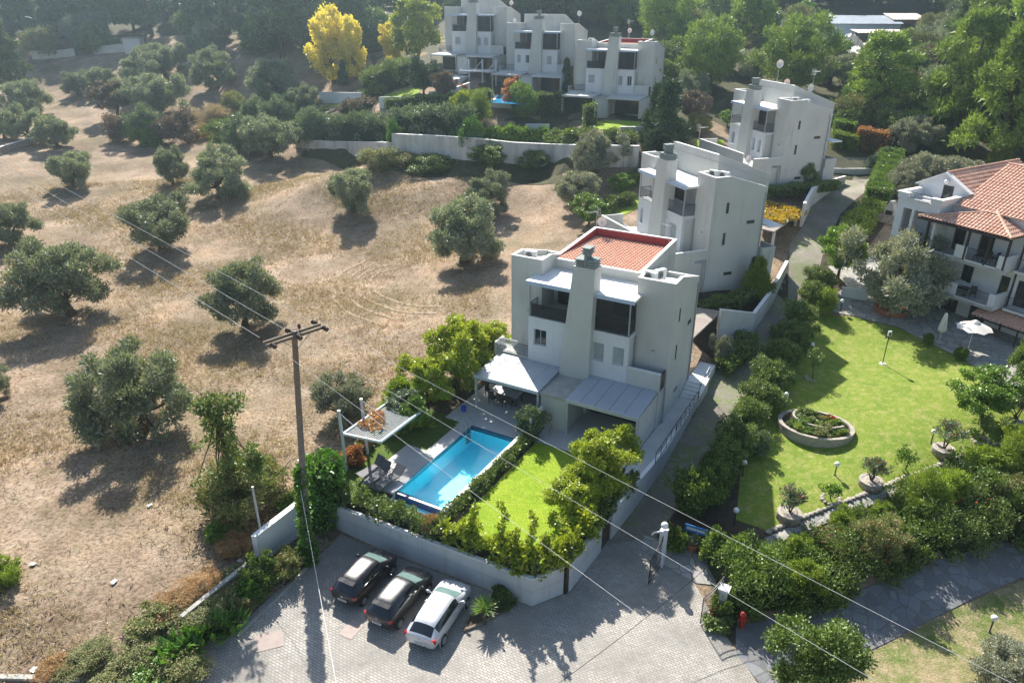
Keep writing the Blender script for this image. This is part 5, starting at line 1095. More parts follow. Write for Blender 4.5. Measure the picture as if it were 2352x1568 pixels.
# ---------------------------------------------------------------- hedges: a strip of leaves round a solid dark core standing for inner shade
def hedge(name, pts, wd, h, k, label, dens=170, ln=.16, lw=.1, cat='hedge', rough=.12, group=None, seed=1, extra=None, zf=None, tops=0.0):
    t = empty(name, (0, 0, 0), 0, label, cat, group); g = rnd(seed); Q = [np.array(p, float) for p in pts]; out = []; core = MB()
    for i, (a, b) in enumerate(zip(Q[:-1], Q[1:])):
        d = b - a; L = np.linalg.norm(d[:2]); u = d / max(L, 1e-6); n_ = np.array([-u[1], u[0], 0]); N_ = int(L * (wd + 2 * h) * dens)
        if N_ < 1: continue
        s = g.random(N_) * (L + .3) - .15; f = g.random(N_) * (wd + 2 * h); side = np.where(f < h, -1., np.where(f < 2 * h, 1., 0))
        ll = np.where(side == 0, (g.random(N_) - .5) * wd, side * wd / 2); z = np.where(side == 0, h, g.random(N_) * h)
        wob = rough * (np.sin(s * 2.3 + i) + np.sin(s * 5.1 + 2 * i + z * 3) * .6 + np.sin(ll * 6 + s * 3) * .4) + g.normal(size=N_) * rough * .5
        nn = np.where((side == 0)[:, None], np.array([0, 0, 1.]), n_[None] * side[:, None])
        rd = (np.abs(ll) > wd * .36) & (side == 0); z = z - rd * .12
        pos = a + u * s[:, None] + n_ * ll[:, None] + np.array([0, 0, 1.]) * z[:, None] + nn * (wob - ln * .5)[:, None]
        if tops: tt = (side == 0) & (g.random(N_) < .12); pos[tt, 2] += g.random(tt.sum()) * tops
        A = unit(nn * .9 + g.normal(size=(N_, 3)) * .6 + np.array([0, 0, .3])); B = unit(np.cross(A, g.normal(size=(N_, 3)))); sc = (.7 + .6 * g.random(N_))[:, None]
        out.append(np.stack([pos, pos + A * ln * .45 * sc + B * lw * .5 * sc, pos + A * ln * sc, pos + A * ln * .45 * sc - B * lw * .5 * sc], 1))
        if i in (0, len(Q) - 2):
            for e_, sg in (((a, -1),) if i == 0 else ()) + (((b, 1),) if i == len(Q) - 2 else ()):
                K = int(wd * h * dens); pe = e_ + n_ * ((g.random(K) - .5) * wd)[:, None] + np.array([0, 0, 1.]) * (g.random(K) * h)[:, None] + u * (sg * (.05 + g.normal(size=K) * rough * .5))[:, None]; A2 = unit(u * sg * .9 + g.normal(size=(K, 3)) * .6 + np.array([0, 0, .3])); B2 = unit(np.cross(A2, g.normal(size=(K, 3)))); out.append(np.stack([pe, pe + A2 * ln * .45 + B2 * lw * .5, pe + A2 * ln, pe + A2 * ln * .45 - B2 * lw * .5], 1))
        core.rbox(None, a + u * .2, b - u * .2, (max(.1, wd - .4), max(.1, h - .25)))
    quads('foliage', np.concatenate(out), LM[k], t); core.build('shade_core', M['shade_core'], t); return t
M['shade_core'] = mat('hedge_inner_shade', (.03, .04, .02), .95, .05)  # near-black fill, paints the shade seen between the leaves
def hp(pts, dz=0): return [tuple(D(x, y, dz)) for x, y in pts]
def lumpy(name, pts, wd, h, k, label, n=60, per=110, ln=.2, lw=.1, cat='hedge', r=(.35, .7), seed=1, up=.5, wob=.25, group=None):
    t = empty(name, (0, 0, 0), 0, label, cat, group); g = rnd(seed); Q = [np.array(p, float) for p in pts]; Ls = [np.linalg.norm((b - a)[:2]) for a, b in zip(Q[:-1], Q[1:])]; T = sum(Ls); cl = []
    m = int(T * n / 10)
    for _ in range(m):
        s = g.random() * T; i = 0
        while i < len(Ls) - 1 and s > Ls[i]: s -= Ls[i]; i += 1
        a, b = Q[i], Q[i + 1]; u = (b - a) / Ls[i]; nn = np.array([-u[1], u[0], 0]); q = g.uniform(-1, 1); zz = h * (1 - .25 * abs(q) ** 3) * (1 + wob * math.sin(s * 1.9 + i * 2 + seed) * .5 + wob * g.normal() * .35) if g.random() < .6 else h * g.random()
        if zz < h * .6: q = math.copysign(1 - .12 * g.random(), q)
        p = a + u * s + nn * q * (wd / 2 - .15); rr = g.uniform(*r); cl.append((p[0], p[1], p[2] + max(rr * .5, zz - rr * .6), rr))
    c = np.array(cl); N_ = int(per * (c[:, 3] ** 2).sum() * 8); q = leaves(c, N_, ln, lw, seed, up=up, shell=.45); quads('foliage', q, LM[k], t)
    core = MB()
    for a, b in zip(Q[:-1], Q[1:]): core.rbox(None, a, b, (max(.1, wd - 1.1), max(.1, h - .9)))
    core.build('shade_core', M['shade_core'], t); return t
# nearest villa garden
hedge('hedge', [HP(-6.75, -6.2, -.1), HP(-6.8, -9.5, -.1), HP(-6.85, -12.5, -.1), HP(-7.1, -16.1, -.2)], .6, .62, 'hedge', 'clipped variegated hedge between the pool coping and the bright lawn', seed=2)
lumpy('hedge', [HP(-15.3, -17.35, -.4), HP(-12.8, -17.3, -.35), HP(-9.4, -17.2, -.35), HP(-6.4, -17.1, -.35)], 1.0, 1.2, 'hedge', 'leafy hedge on the street wall in front of the pool', seed=3, per=70, ln=.17, lw=.1, n=110, r=(.2, .4), wob=.35)
lumpy('hedge', [HP(-6.4, -17.1, -.35), HP(-3.5, -17.0, -.35), HP(-1.0, -16.9, -.35), HP(.05, -15.4, -.3), HP(.25, -12.5, -.2)], 1.1, 1.25, 'lime', 'sunlit yellow-green hedge on the street wall corner in front of the bright lawn', seed=4, per=60, ln=.22, lw=.16, n=110, r=(.22, .45), wob=.5)
hedge('hedge', [HP(.35, -12, -.15), HP(.8, -7.5, -.1)], .6, .8, 'hedge', 'dark hedge along the driveway side of the bright lawn', seed=5)
for i, (u, v, hh) in enumerate([(-2.9, -16.8, 3.6), (-2.0, -16.9, 2.2), (-4.6, -16.9, 2.8), (-1.3, -16.6, 3.2), (-.6, -16.2, 2.0)]):
    cl = [(0.12 * math.sin(z * 3), .1 * math.cos(z * 2), z, .3 - .05 * z) for z in np.linspace(.6, hh, 14)]; o = quads('sapling', leaves(cl, 420, .2, .14, 500 + i, shell=.2), LM['lime']); o.location = HP(u, v, -.3); tag(o, ['tallest upright leafy shoot above the corner hedge', 'short leafy shoot between the two tall ones', 'left leafy shoot above the sunlit hedge', 'right tall leafy shoot above the corner hedge', 'low leafy shoot at the chamfered wall corner'][i], 'sapling', 'leafy shoots above the corner hedge')
shrub('hedgegrey', 0, 0, 70, 1.1, 'grey feathery shrub at the house end of the pool coping', P=HP(-7.1, -6.0, 0)); shrub('reddry', 0, 0, 60, .8, 'pinkish leaved shrub in the street wall hedge below the pool', P=HP(-7.3, -16.9, -.2)); shrub('orange', 3, 0, 60, 1.0, 'orange vine at the foot of the pergola posts', P=HP(-15.1, -14.2, -.3)); shrub('green', 3, 0, 70, .7, 'green climber on the far right corner of the slatted frame', 'climber', 'climber', P=HP(-12.9, -10.6, 1.9)); shrub('hedgegrey', 2, 0, 84, .55, 'pale green climber spreading over the back of the slatted frame', 'climber', 'climber', P=HP(-14.0, -10.4, 2.1))
o = quads('creeper', leaves([(a, b, .12, .45) for a, b in ((-14.3, -13.6), (-13.9, -12.9), (-13.5, -13.6), (-14.4, -12.4))], 480, .17, .12, 77, squash=.3), LM['orange']); o.location = HP(0, 0, 2.6); o.rotation_euler = (0, 0, hz); tag(o, 'red creeper lying on the slats of the garden frame', 'creeper')
hedge('hedge', [HP(-15.5, -16.2, -.4), HP(-15.6, -10, -.3), HP(-15.4, -2, -.2)], .6, .8, 'hedge', 'low hedge between the pool garden and the dry field', seed=6)
ivp = tuple(D(735, 1208)); hedge('ivy_hedge', [tuple(D(722, 1216)), tuple(D(748, 1200)), tuple(D(782, 1180))], 1.5, 4.3, 'ivy', 'tall ivy block beside the wooden pole', seed=7, ln=.2, lw=.16, dens=110, rough=.2)
# hillside hedges above the retaining wall
def bank(pts, dz=0): return [tuple(atT(x, y, t)) for x, y, t in pts]
lumpy('hedge', hp([(690, 300), (760, 318), (830, 318), (900, 322)], -.2), 3.2, 3.4, 'hedgegrey', 'oleander hedge above the left part of the retaining wall', seed=8, ln=.45, lw=.15, per=22, r=(.6, 1.1), n=60)
lumpy('hedge', hp([(915, 308), (1000, 306), (1088, 308)], -.2), 3.2, 3.6, 'hedgegrey', 'oleander hedge above the white part of the retaining wall', seed=9, ln=.45, lw=.15, per=22, r=(.6, 1.1), n=60)
lumpy('hedge', hp([(1100, 326), (1180, 322), (1255, 325)], -.2), 1.6, 1.8, 'green', 'bright mixed hedge above the stained part of the retaining wall', seed=10, ln=.4, lw=.22, per=24, r=(.45, .9), n=60)
lumpy('hedge', hp([(1260, 335), (1340, 332), (1460, 335)], -.2), 2.2, 2.0, 'hedge', 'dense green hedge below the lawn of the red tiled upper villa', seed=11, ln=.35, lw=.18, per=26, r=(.45, .9), n=60)
lumpy('hedge', hp([(848, 222), (900, 206), (940, 196)], -.2), 4, 4.2, 'hedge', 'big fuzzy rounded hedge in the farthest upper garden', seed=12, ln=.5, lw=.1, per=26, r=(.7, 1.2), n=70)
hedge('hedge', hp([(892, 250), (960, 243), (1040, 240)]), 2, 1.5, 'hedge', 'clipped hedge in front of the reddish tree in the upper garden', seed=13, ln=.3, lw=.15, dens=50)
hedge('hedge', hp([(1062, 246), (1124, 240)]), 2.6, 2.2, 'hedge', 'clipped hedge left of the small upper pool', seed=14, ln=.3, lw=.15, dens=50)
hedge('hedge', hp([(1342, 290), (1366, 284)]), 2.2, 2.8, 'hedge', 'boxy clipped hedge on the lawn of the red tiled upper villa', seed=15, ln=.25, lw=.13, dens=60); hedge('hedge', hp([(1342, 262), (1366, 258)]), 2.0, 2.6, 'hedge', 'taller clipped hedge block behind the boxy one', seed=16, ln=.25, lw=.13, dens=60)
lumpy('hedge', hp([(790, 262), (850, 250)]), 2.5, 1.8, 'purple', 'brownish hedge below the white terrace wall in the upper garden', seed=17, ln=.35, lw=.15, per=24, r=(.5, .8)); hedge('hedge', hp([(1230, 262), (1290, 262)]), 2.0, 3.0, 'hedge', 'dark hedge right of the small upper pool', seed=18, ln=.3, lw=.15, dens=50)
for i, (k, x, y, wd, hr, lab) in enumerate([('hedgegrey', 720, 330, 90, .9, 'grey green bush over the left end of the retaining wall'), ('lime', 1060, 262, 50, 1.1, 'yellowish bush behind the oleander hedge'), ('green', 1205, 268, 70, 1.1, 'leafy bush right of the orange tree'), ('thuja', 1100, 280, 60, 1.2, 'yellowish spiky bush behind the bright mixed hedge'), ('orange', 1062, 215, 26, .9, 'small red bush left of the small upper pool'), ('ivy', 1040, 342, 30, 1.6, 'ivy hanging at the middle of the retaining wall'), ('ivy', 1085, 350, 60, 1.3, 'dark climber on the middle of the retaining wall'), ('glossy', 1120, 375, 90, .6, 'dark brambles at the foot of the retaining wall'), ('glossy', 990, 395, 100, .5, 'low dark brambles left at the foot of the retaining wall'), ('glossy', 1220, 385, 90, .6, 'dark brambles right at the foot of the retaining wall'), ('weed', 880, 385, 110, .5, 'dry scrub at the foot of the white retaining wall'), ('ivy', 905, 340, 40, 1.5, 'ivy clump at the left end of the white retaining wall'), ('green', 1215, 262, 40, 1.3, 'banana-like plant by the small upper pool'),
    ('hedgegrey', 640, 300, 80, 1.0, 'silvery bush at the left end of the oleander hedge'), ('hedgegrey', 590, 290, 70, 1.0, 'grey bush in the scrub right of the upper olive clump'), ('straw', 440, 275, 60, .5, 'pale dry grass clump in the meadow scrub'), ('straw', 500, 290, 90, .6, 'tawny dry grass right of the pale clump'), ('weed', 540, 270, 70, .9, 'feathery weed in the meadow scrub'), ('reddry', 470, 320, 60, .6, 'brown scrub above the narrow bushy olive'), ('hedgegrey', 340, 330, 90, 1.0, 'grey bush below the upper olive clump'), ('purple', 280, 325, 70, 1.0, 'dark purple bush left in the scrub below the olive clump'), ('green', 345, 335, 70, .8, 'yellowish green bush in the scrub below the olive clump'), ('purple', 410, 330, 90, .9, 'dark bush in the middle of the scrub'), ('glossy', 520, 335, 90, .8, 'dark shiny bramble right in the scrub'), ('hedgegrey', 560, 345, 90, .9, 'grey green bush left of the wall end olive'), ('weed', 620, 255, 60, .8, 'weed clump at the edge of the upper bed'), ('hedgegrey', 680, 270, 70, .9, 'leafy bush at the left of the terrace bed'), ('weed', 100, 130, 90, .8, 'bare bush in front of the fence by the wood'), ('green', 190, 105, 40, 1.0, 'pale shrub behind the entrance gate of the wood'), ('dark', 215, 105, 40, 1.0, 'dark shrub behind the entrance gate of the wood'), ('straw', 600, 345, 80, .5, 'dry grass below the silvery bush')]):
    shrub(k, x, y, wd, hr, lab, v=i % 3)
# driveway and hotel side hedges
hedge('hedge', hp([(2045, 372), (2030, 420), (2012, 468)], -.1), 2.6, 1.9, 'green', 'clipped dark green hedge block at the top of the driveway', seed=20, ln=.16, lw=.09, dens=130); hedge('hedge', hp([(2000, 490), (1968, 530), (1932, 570)], -.1), 2.2, 1.5, 'thuja', 'bright sunlit thuja hedge along the upper driveway', seed=21, ln=.3, lw=.09, dens=110, rough=.25, tops=.4)
hedge('hedge', hp([(1912, 335), (1968, 345)]), 2.0, 2.0, 'thuja', 'bright clipped hedge right of the topmost driveway villa', seed=22); hedge('hedge', hp([(1912, 318), (1958, 324)]), 2.0, 2.6, 'green', 'green clipped hedge behind the bright one', seed=23); hedge('hedge', hp([(1968, 340), (2032, 352)]), 2.2, 2.8, 'orange', 'hedge with an orange top behind the upper gate', seed=24)
shrub('dark', 2006, 398, 46, 1.0, 'dark rounded bush beside the upper gate'); shrub('hedgegrey', 2024, 380, 40, 1.0, 'pale flowering bush beside the dark rounded one'); shrub('hedge', 2050, 385, 40, 1.1, 'leafy shrub at the far end of the clipped hedge')
for i, (x, y, wd, hr, lab) in enumerate([(1880, 660, 62, .8, 'topmost shrub of the row along the driveway'), (1862, 695, 66, .8, 'second shrub from the top of the driveway row'), (1832, 750, 74, .85, 'shrub of the driveway row beside the shade of the hotel'), (1815, 798, 84, .8, 'rounded shrub of the driveway row above the little tree'), (1790, 842, 86, .8, 'glossy shrub of the driveway row left of the little tree'), (1768, 890, 86, .8, 'middle shrub of the driveway row'), (1745, 936, 86, .8, 'shrub of the driveway row left of the round flowerbed lamp'), (1715, 985, 92, .85, 'shrub of the driveway row left of the flowerbed'), (1688, 1040, 92, .9, 'shaded shrub of the driveway row below the flowerbed'), (1655, 1095, 90, 1.0, 'shaded shrub of the driveway row near the oleander'), (1625, 1140, 84, 1.0, 'lower shaded shrub of the driveway row'), (1590, 1180, 100, 1.25, 'rose bush with red flowers at the end of the driveway row')]):
    shrub('hedge' if i < 10 else 'glossy', x, y, wd * 1.12, hr, lab, v=i % 3, group='shrubs between driveway and hotel lawn')
shrub('thuja', 1890, 715, 70, .9, 'light green shrub at the far left corner of the hotel lawn'); shrub('hedgegrey', 1735, 1045, 56, 1.1, 'pale oleander at the left edge of the hotel lawn')
hedge('hedge', [HP(1.6, 8.5, .4), HP(2.6, 11.5, .6), HP(2.2, 14, .8)], 1.6, .8, 'hedge', 'dark hedge on the bank behind the carport of the nearest villa', seed=26); hedge('hedge', [tuple(loc('H2', 2.2, -3.5, -1.0)), tuple(loc('H2', 2.4, 1.5, -.6)), tuple(loc('H2', 2.0, 5.5, 0))], 1.4, .9, 'hedge', 'dark planting along the wall of the side-on villa', seed=27)
for i, (u, v) in enumerate([(.9, -5.2), (1.3, -4.2), (1.9, -3.4)]): shrub('thuja', i * 3, 5, 46, 1.3, ['feathery fern left at the foot of the side-on villa', 'feathery fern in the middle at the foot of the side-on villa', 'feathery fern right at the foot of the side-on villa'][i], 'fern', 'fern', P=loc('H2', u, v, -1.2), v=i)
hedge('hedge', [tuple(loc('H3', 1.0, -2.5, -.3)), tuple(loc('H3', 1.6, 1.0, 0)), tuple(loc('H3', 2.2, 6.0, .3))], 1.6, 1.0, 'hedge', 'dark hedge in front of the topmost driveway villa', seed=28)
hedge('hedge', hp([(1452, 470), (1405, 478), (1392, 492)]), 1.4, 1.4, 'hedge', 'clipped hedge in the back garden of the side-on villa', seed=29); hedge('hedge', hp([(1490, 398), (1450, 428)]), 1.6, 1.6, 'hedge', 'clipped hedge behind the side-on villa', seed=30)
# vine carport tops and the big mixed hedge on the right are in the next block
# ---------------------------------------------------------------- power pole, wires
def pole():
    b = np.array([-11.2, 31.46, 0.0]); tp = np.array([-10.2, 31.46, 14.05])
    t = empty('power_pole', b, 0, 'leaning wooden power pole with a double crossarm, ivy round its foot', 'power pole')
    mb = MB().tube([(0, 0, -.3), tuple(tp - b)], [.19, .135], 12); mb.build('pole', M['pole'], t, True)
    a = R(45); ax = np.array([math.cos(a), math.sin(a), 0]); px_ = np.array([-ax[1], ax[0], 0]); T = tp - b; z = np.array([0, 0, 1.])
    ca = MB()
    for sg in (-1, 1):
        o = px_ * .2 * sg + z * -.28; ca.rbox(None, T + o - ax * 1.5, T + o + ax * 1.5, (.1, .13))
    ca.build('crossarm', M['wood'], t)
    br = MB().tube([T + ax * .75 - z * .25 + px_ * -.2, T - z * 1.0], .02, 5).tube([T - ax * .75 - z * .25 - px_ * .2, T - z * 1.0], .02, 5); br.build('brace', M['grey'], t)
    ends = []
    for k in (-1.35, -.05, 1.35):
        for sg in (-1, 1):
            p0 = T + ax * k + px_ * .25 * sg - z * .18; i_ = MB(); d = px_ * sg
            for q in range(3): i_.tube([p0 + d * (.05 + q * .15), p0 + d * (.07 + q * .15), p0 + d * (.13 + q * .15)], [.05, .115, .09], 10)
            i_.build('insulator', M['insul'], t); ends.append((k, sg, b + p0 + d * .5))
    i_ = MB(); p0 = T + ax * .28 - z * .1; i_.lathe([(.02, 0), (.02, .12), (.08, .14), (.07, .24), (.09, .26), (.05, .34), (0, .36)], 10, tuple(p0)); i_.build('insulator', M['insul'], t)
    j = MB()
    for k in (-1.35, -.05, 1.35):
        A, B_ = T + ax * k + px_ * .7 - z * .2, T + ax * k - px_ * .7 - z * .2; m_ = T + ax * (k + .12) + z * (.25 if k > -1 else -.75); j.tube([A, (A + m_) / 2 + z * .02, m_, (B_ + m_) / 2, B_], .012, 4)
    j.build('jumper_cable', M['wire'], t)
    iv = [(.14 * math.cos(q * 2.4) + .0715 * q * .12, .14 * math.sin(q * 2.4), q * .16, .24 if q > 8 else .42) for q in range(40)]
    quads('ivy', leaves([(c[0], c[1], c[2], c[3]) for c in iv], 3600, .2, .16, 601, shell=.4), LM['ivy'], t)
    return ends
ends = pole()
near = {1.35: atT(2330, 1568, 15.2), -.05: atT(2010, 1568, 14.6), 1.36: 0, -1.35: atT(1640, 1568, 15.0)}
near = {1.35: atT(2270, 1540, 15.4), -.05: atT(1905, 1500, 16.2), -1.35: atT(1560, 1480, 17.0)}
far = {1.35: atT(0, 352, 72), -.05: atT(0, 378, 70.5), -1.35: atT(0, 408, 69)}
for k, sg, P in ends:
    Q = (far if sg > 0 else near)[k]; d = Q - P; e = P + d * (1.55 if sg < 0 else 1.25); n = 14; mb = MB()
    mb.tube([P + (e - P) * (i / n) - np.array([0, 0, 1]) * (.5 if sg > 0 else .3) * 4 * (i / n) * (1 - i / n) * 0 for i in range(n + 1)], .007 if sg < 0 else .013, 4, False)
    nm = {1.35: 'right', -.05: 'middle', -1.35: 'left'}[k]
    tag(mb.build('power_line', M['wire']), 'pale power line from the ' + nm + ' insulator of the wooden pole ' + ('over the olive field' if sg > 0 else 'towards the lower right'), 'cable', 'power lines on the wooden pole')
a = np.array([-10.95, 31.3, 5.2]); b = atT(778, 1600, 24); tag(MB().tube([a + (b - a) * i / 8 for i in range(9)], .012, 4, False).build('service_cable', M['wire']), 'single cable dropping from the ivy covered pole across the paving', 'cable')
a = D(1660, 1360) + np.array([0, 0, 3.0]); b = D(1380, 1568) + np.array([0, 0, 2.2]); b = a + (b - a) * 1.3; tag(MB().tube([a + (b - a) * i / 8 - np.array([0, 0, .25 * 4 * (i / 8) * (1 - i / 8)]) for i in range(9)], .014, 4, False).build('black_cable', M['rubber']), 'black cable crossing the paving from the right gate', 'cable')
P = np.array([-13.84, 32.3, .9]); t = empty('metal_post', P, 0, 'slim grey metal post standing at the end of the white wall stub', 'post'); MB().tube([(0, 0, -1), (.0, 0, 3.65)], .065, 8).build('shaft', M['bargrey'], t); MB().tube([(.06, 0, 3.5), (.6, .1, 3.6), (1.6, 0, 4.6), (2.4, -.3, 5.6)], .012, 4).build('stay_cable', M['rubber'], t)
# ---------------------------------------------------------------- globe lamps
def globe(x, y, h, label, P=None, black=True):
    P = D(x, y) if P is None else np.array(P); t = empty('globe_lamp', tuple(P), 0, label, 'lamp', 'white globe lamps on short posts')
    MB().tube([(0, 0, -.1), (0, 0, h)], .04, 8).lathe([(.09, 0), (.09, .05), (.05, .08)], 10).build('post', M['dark'], t); s = MB(); n = 8
    s.lathe([(max(.001, .17 * math.sin(math.pi * i / 10)), h + .15 - .17 * math.cos(math.pi * i / 10)) for i in range(11)], 16); s.build('globe', M['lampglass'], t, True)
globe(1705, 1092, .85, 'globe lamp in the shaded hedge left of the hotel lawn'); globe(1686, 1205, .9, 'globe lamp half hidden at the near corner of the hotel lawn'); globe(1917, 1092, .7, 'globe lamp on the sunny lawn behind the small seedling'); globe(2272, 1452, .85, 'globe lamp on the patchy lawn at the lower right'); globe(1930, 714, .8, 'globe lamp at the far corner of the lawn by the big olive')
globe(1862, 815, .8, 'globe lamp behind the little bare tree'); globe(1801, 935, .9, 'globe lamp beside the round flowerbed'); globe(2138, 1018, .75, 'globe lamp beside the pink oleander planter'); globe(28, 322, .8, 'globe lamp on the stone wall at the far left'); globe(170, 112, .9, 'left globe lamp at the gate of the hazy wood'); globe(210, 108, .9, 'right globe lamp at the gate of the hazy wood')
P = D(2026.6, 836); t = empty('spotlight_post', tuple(P), 0, 'tall thin black post with a square spotlight in the middle of the lawn', 'lamp'); MB().tube([(0, 0, 0), (0, 0, 2.6)], .035, 6).build('post', M['dark'], t); MB().box(-.13, .13, -.08, .02, 2.45, 2.85).build('spotlight', M['acwhite'], t); MB().box(-.09, .09, -.086, -.081, 2.5, 2.72).build('lens', M['dark'], t); MB().lathe([(.28, 0), (.26, .07), (.1, .1)], 12).build('base', M['pale_concrete'], t)
P = D(98, 128); t = empty('street_lamp', tuple(P), R(200), 'curved street lamp in front of the fence by the hazy wood', 'street lamp'); MB().tube([(0, 0, 0), (0, 0, 7.5), (.3, 0, 8.3), (1.2, 0, 8.7)], [.12, .09, .08, .06], 8).build('post', M['dark'], t); MB().box(1.0, 1.7, -.14, .14, 8.6, 8.78).build('lamp_head', M['acwhite'], t)
# ---------------------------------------------------------------- driveway gates
def gate(p, q, label, h0=1.75, h1=2.15):
    p, q = D(*p), D(*q); t = empty('iron_gate', tuple(p), 0, label, 'gate', 'open black iron gates of the hotel entrance'); d = q - p; n = 15
    fr, bars = MB(), MB(); top = lambda s: h0 + (h1 - h0) * s ** 2
    fr.tube([(0, 0, .1), (0, 0, h0)], .03, 5).tube([(d[0], d[1], d[2] + .1), (d[0], d[1], d[2] + h1)], .03, 5).tube([(0, 0, .12), (d[0], d[1], d[2] + .12)], .025, 5).tube([(0, 0, .6), (d[0], d[1], d[2] + .6)], .02, 5)
    for dz in (0, -.22): fr.tube([(d[0] * i / 8, d[1] * i / 8, d[2] * i / 8 + top(i / 8) + dz) for i in range(9)], .024, 5)
    for i in range(1, n): s = i / n; bars.tube([(d[0] * s, d[1] * s, d[2] * s + .1), (d[0] * s, d[1] * s, d[2] * s + top(s) + .14)], .011, 4)
    fr.build('frame', M['dark'], t); bars.build('bars', M['dark'], t)
gate((1489, 1344), (1518, 1299), 'left open leaf of the iron gate beside the white pillar'); gate((1608, 1434), (1652, 1398), 'right open leaf of the iron gate below the ivy hedge')
P = D(1517, 1297); t = empty('gate_pillar', tuple(P), R(-30), 'white gate pillar with a globe lamp on top', 'pillar'); MB().box(-.17, .17, -.17, .17, -.2, 2.35).box(-.2, .2, -.2, .2, 2.351, 2.41).build('pillar', M['white'], t); s = MB(); s.lathe([(max(.001, .2 * math.sin(math.pi * i / 10)), 2.7 - .2 * math.cos(math.pi * i / 10)) for i in range(11)], 16); s.build('globe', M['lampglass'], t, True); MB().tube([(-.2, 0, 2.2), (-.5, -.1, 2.1), (-.62, -.1, 1.9)], .05, 6).build('lamp_arm', M['acwhite'], t)
P = D(1655, 1402); t = empty('gate_pillar', tuple(P), R(-30), 'white gate pillar buried in the ivy hedge', 'pillar'); MB().box(-.2, .25, -.22, .22, -.2, 1.5).box(-.25, .3, -.27, .27, 1.501, 1.57).build('pillar', M['white'], t)
P = D(1413, 1208); q = D(1395, 1228); t = empty('garden_gate', tuple(q), 0, 'small dark slatted gate between the two street walls', 'gate'); d = P - q; mb = MB()
for i in range(7): mb.rbox(None, (0, 0, .15 + .24 * i), (d[0], d[1], d[2] + .15 + .24 * i), (.05, .14))
mb.build('slat', M['dark'], t); MB().box(-.09, .09, -.09, .09, -.1, 2.0).build('post', M['dark'], t)
P = D(1594, 1255); t = empty('blue_sign', tuple(P), R(-28), 'blue name board with pale lettering over white flowers at the entrance', 'sign'); MB().box(-.62, .62, -.02, .02, .95, 1.4).build('board', mat('blue_sign_paint', (.015, .17, .48), .5, .4), t); mb = MB()
for i in range(9): mb.box(-.5 + i * .112, -.42 + i * .112, -.028, -.021, 1.1, 1.26)
mb.build('lettering', M['acwhite'], t); MB().tube([(-.5, 0, 0), (-.5, 0, .95)], .03, 5).tube([(.5, 0, 0), (.5, 0, .95)], .03, 5).build('leg', M['dark'], t)
def flowers(mb_or_parent, cl, n, m, seed, s=.09):
    return quads('flower', leaves(cl, n, s, s * .9, seed, shell=.95, up=.8), m, mb_or_parent)
def pot(P, r, label, fl, seed, leaf='green'):
    t = empty('flower_pot', tuple(P), 0, label, 'flower pot'); MB().lathe([(r * .65, 0), (r, r * 1.2), (r * 1.08, r * 1.25), (r * 1.08, r * 1.4), (r * .9, r * 1.4), (r * .85, r * 1.2)], 16).build('pot', M['terracotta'], t)
    cl = [(0, 0, r * 1.7, r * .9)]; quads('foliage', leaves(cl, 220, .14, .09, seed), LM[leaf], t); flowers(t, cl, 60, fl, seed + 1)
pot(D(1589, 1262), .38, 'terracotta pot with white flowers below the blue board', M['whiteflower'], 700); pot(D(1640, 1412), .26, 'terracotta pot with red flowers beside the right iron gate', M['flower'], 710)
P = D(1702, 1440); o = MB().lathe([(.12, 0), (.12, .75), (.17, .78), (.17, .86), (.09, .98), (0, 1.02)], 12).box(-.22, .22, -.06, .06, .5, .62).build('hydrant', mat('red_enamel', (.42, .025, .02), .5, .4)); o.location = P; tag(o, 'red hydrant in the shade under the ivy hedge', 'hydrant')
# ---------------------------------------------------------------- big mixed hedge between hotel lawn and footpath
pa = [D(1668, 1418), D(1760, 1432), D(1901, 1388), D(2020, 1342), D(2135, 1298), D(2250, 1260), D(2420, 1198)]; la = [D(1640, 1290), D(1764, 1246), D(1850, 1212), D(1940, 1182), D(2085, 1122), D(2232, 1066), D(2420, 990)]
segs = [('glossy', 'dark ivy hedge heaped over the hotel entrance', .13, .09), ('glossy', 'ivy and thuja hedge, first stretch along the stone path', .14, .09), ('hedge', 'mixed hedge with red berries along the middle of the stone path', .16, .06), ('glossy', 'ivy hedge in the middle of the footpath side', .14, .09), ('hedge', 'loose mixed hedge towards the right edge', .16, .07), ('glossy', 'dark hedge at the right edge above the footpath', .14, .09)]
for i, (k, lab, ln, lw) in enumerate(segs):
    m0, m1 = (pa[i] + la[i]) / 2, (pa[i + 1] + la[i + 1]) / 2; wdt = (np.linalg.norm((pa[i] - la[i])[:2]) + np.linalg.norm((pa[i + 1] - la[i + 1])[:2])) / 2 - .25
    zt = (la[i][2] + la[i + 1][2]) / 2 + .3; zb = min(pa[i][2], pa[i + 1][2]); m0 = np.r_[m0[:2], zb]; m1 = np.r_[m1[:2], zb]
    t = lumpy('hedge', [m0, m1], wdt, zt - zb + (1.5 if i == 0 else .2), k, lab, n=int(42 * wdt), per=80, ln=ln * 1.08, lw=lw * 1.1, seed=40 + i, r=(.35, .75), wob=.3)
    if i in (0, 2, 4): flowers(t, [tuple(m0[:2] * (1 - q) + m1[:2] * q + np.array([.3, -.9]) * s) + (zt + .1, .5) for q in (.2, .5, .8) for s in (-1, 0, 1)], 70, M['flower'], 720 + i, .1)
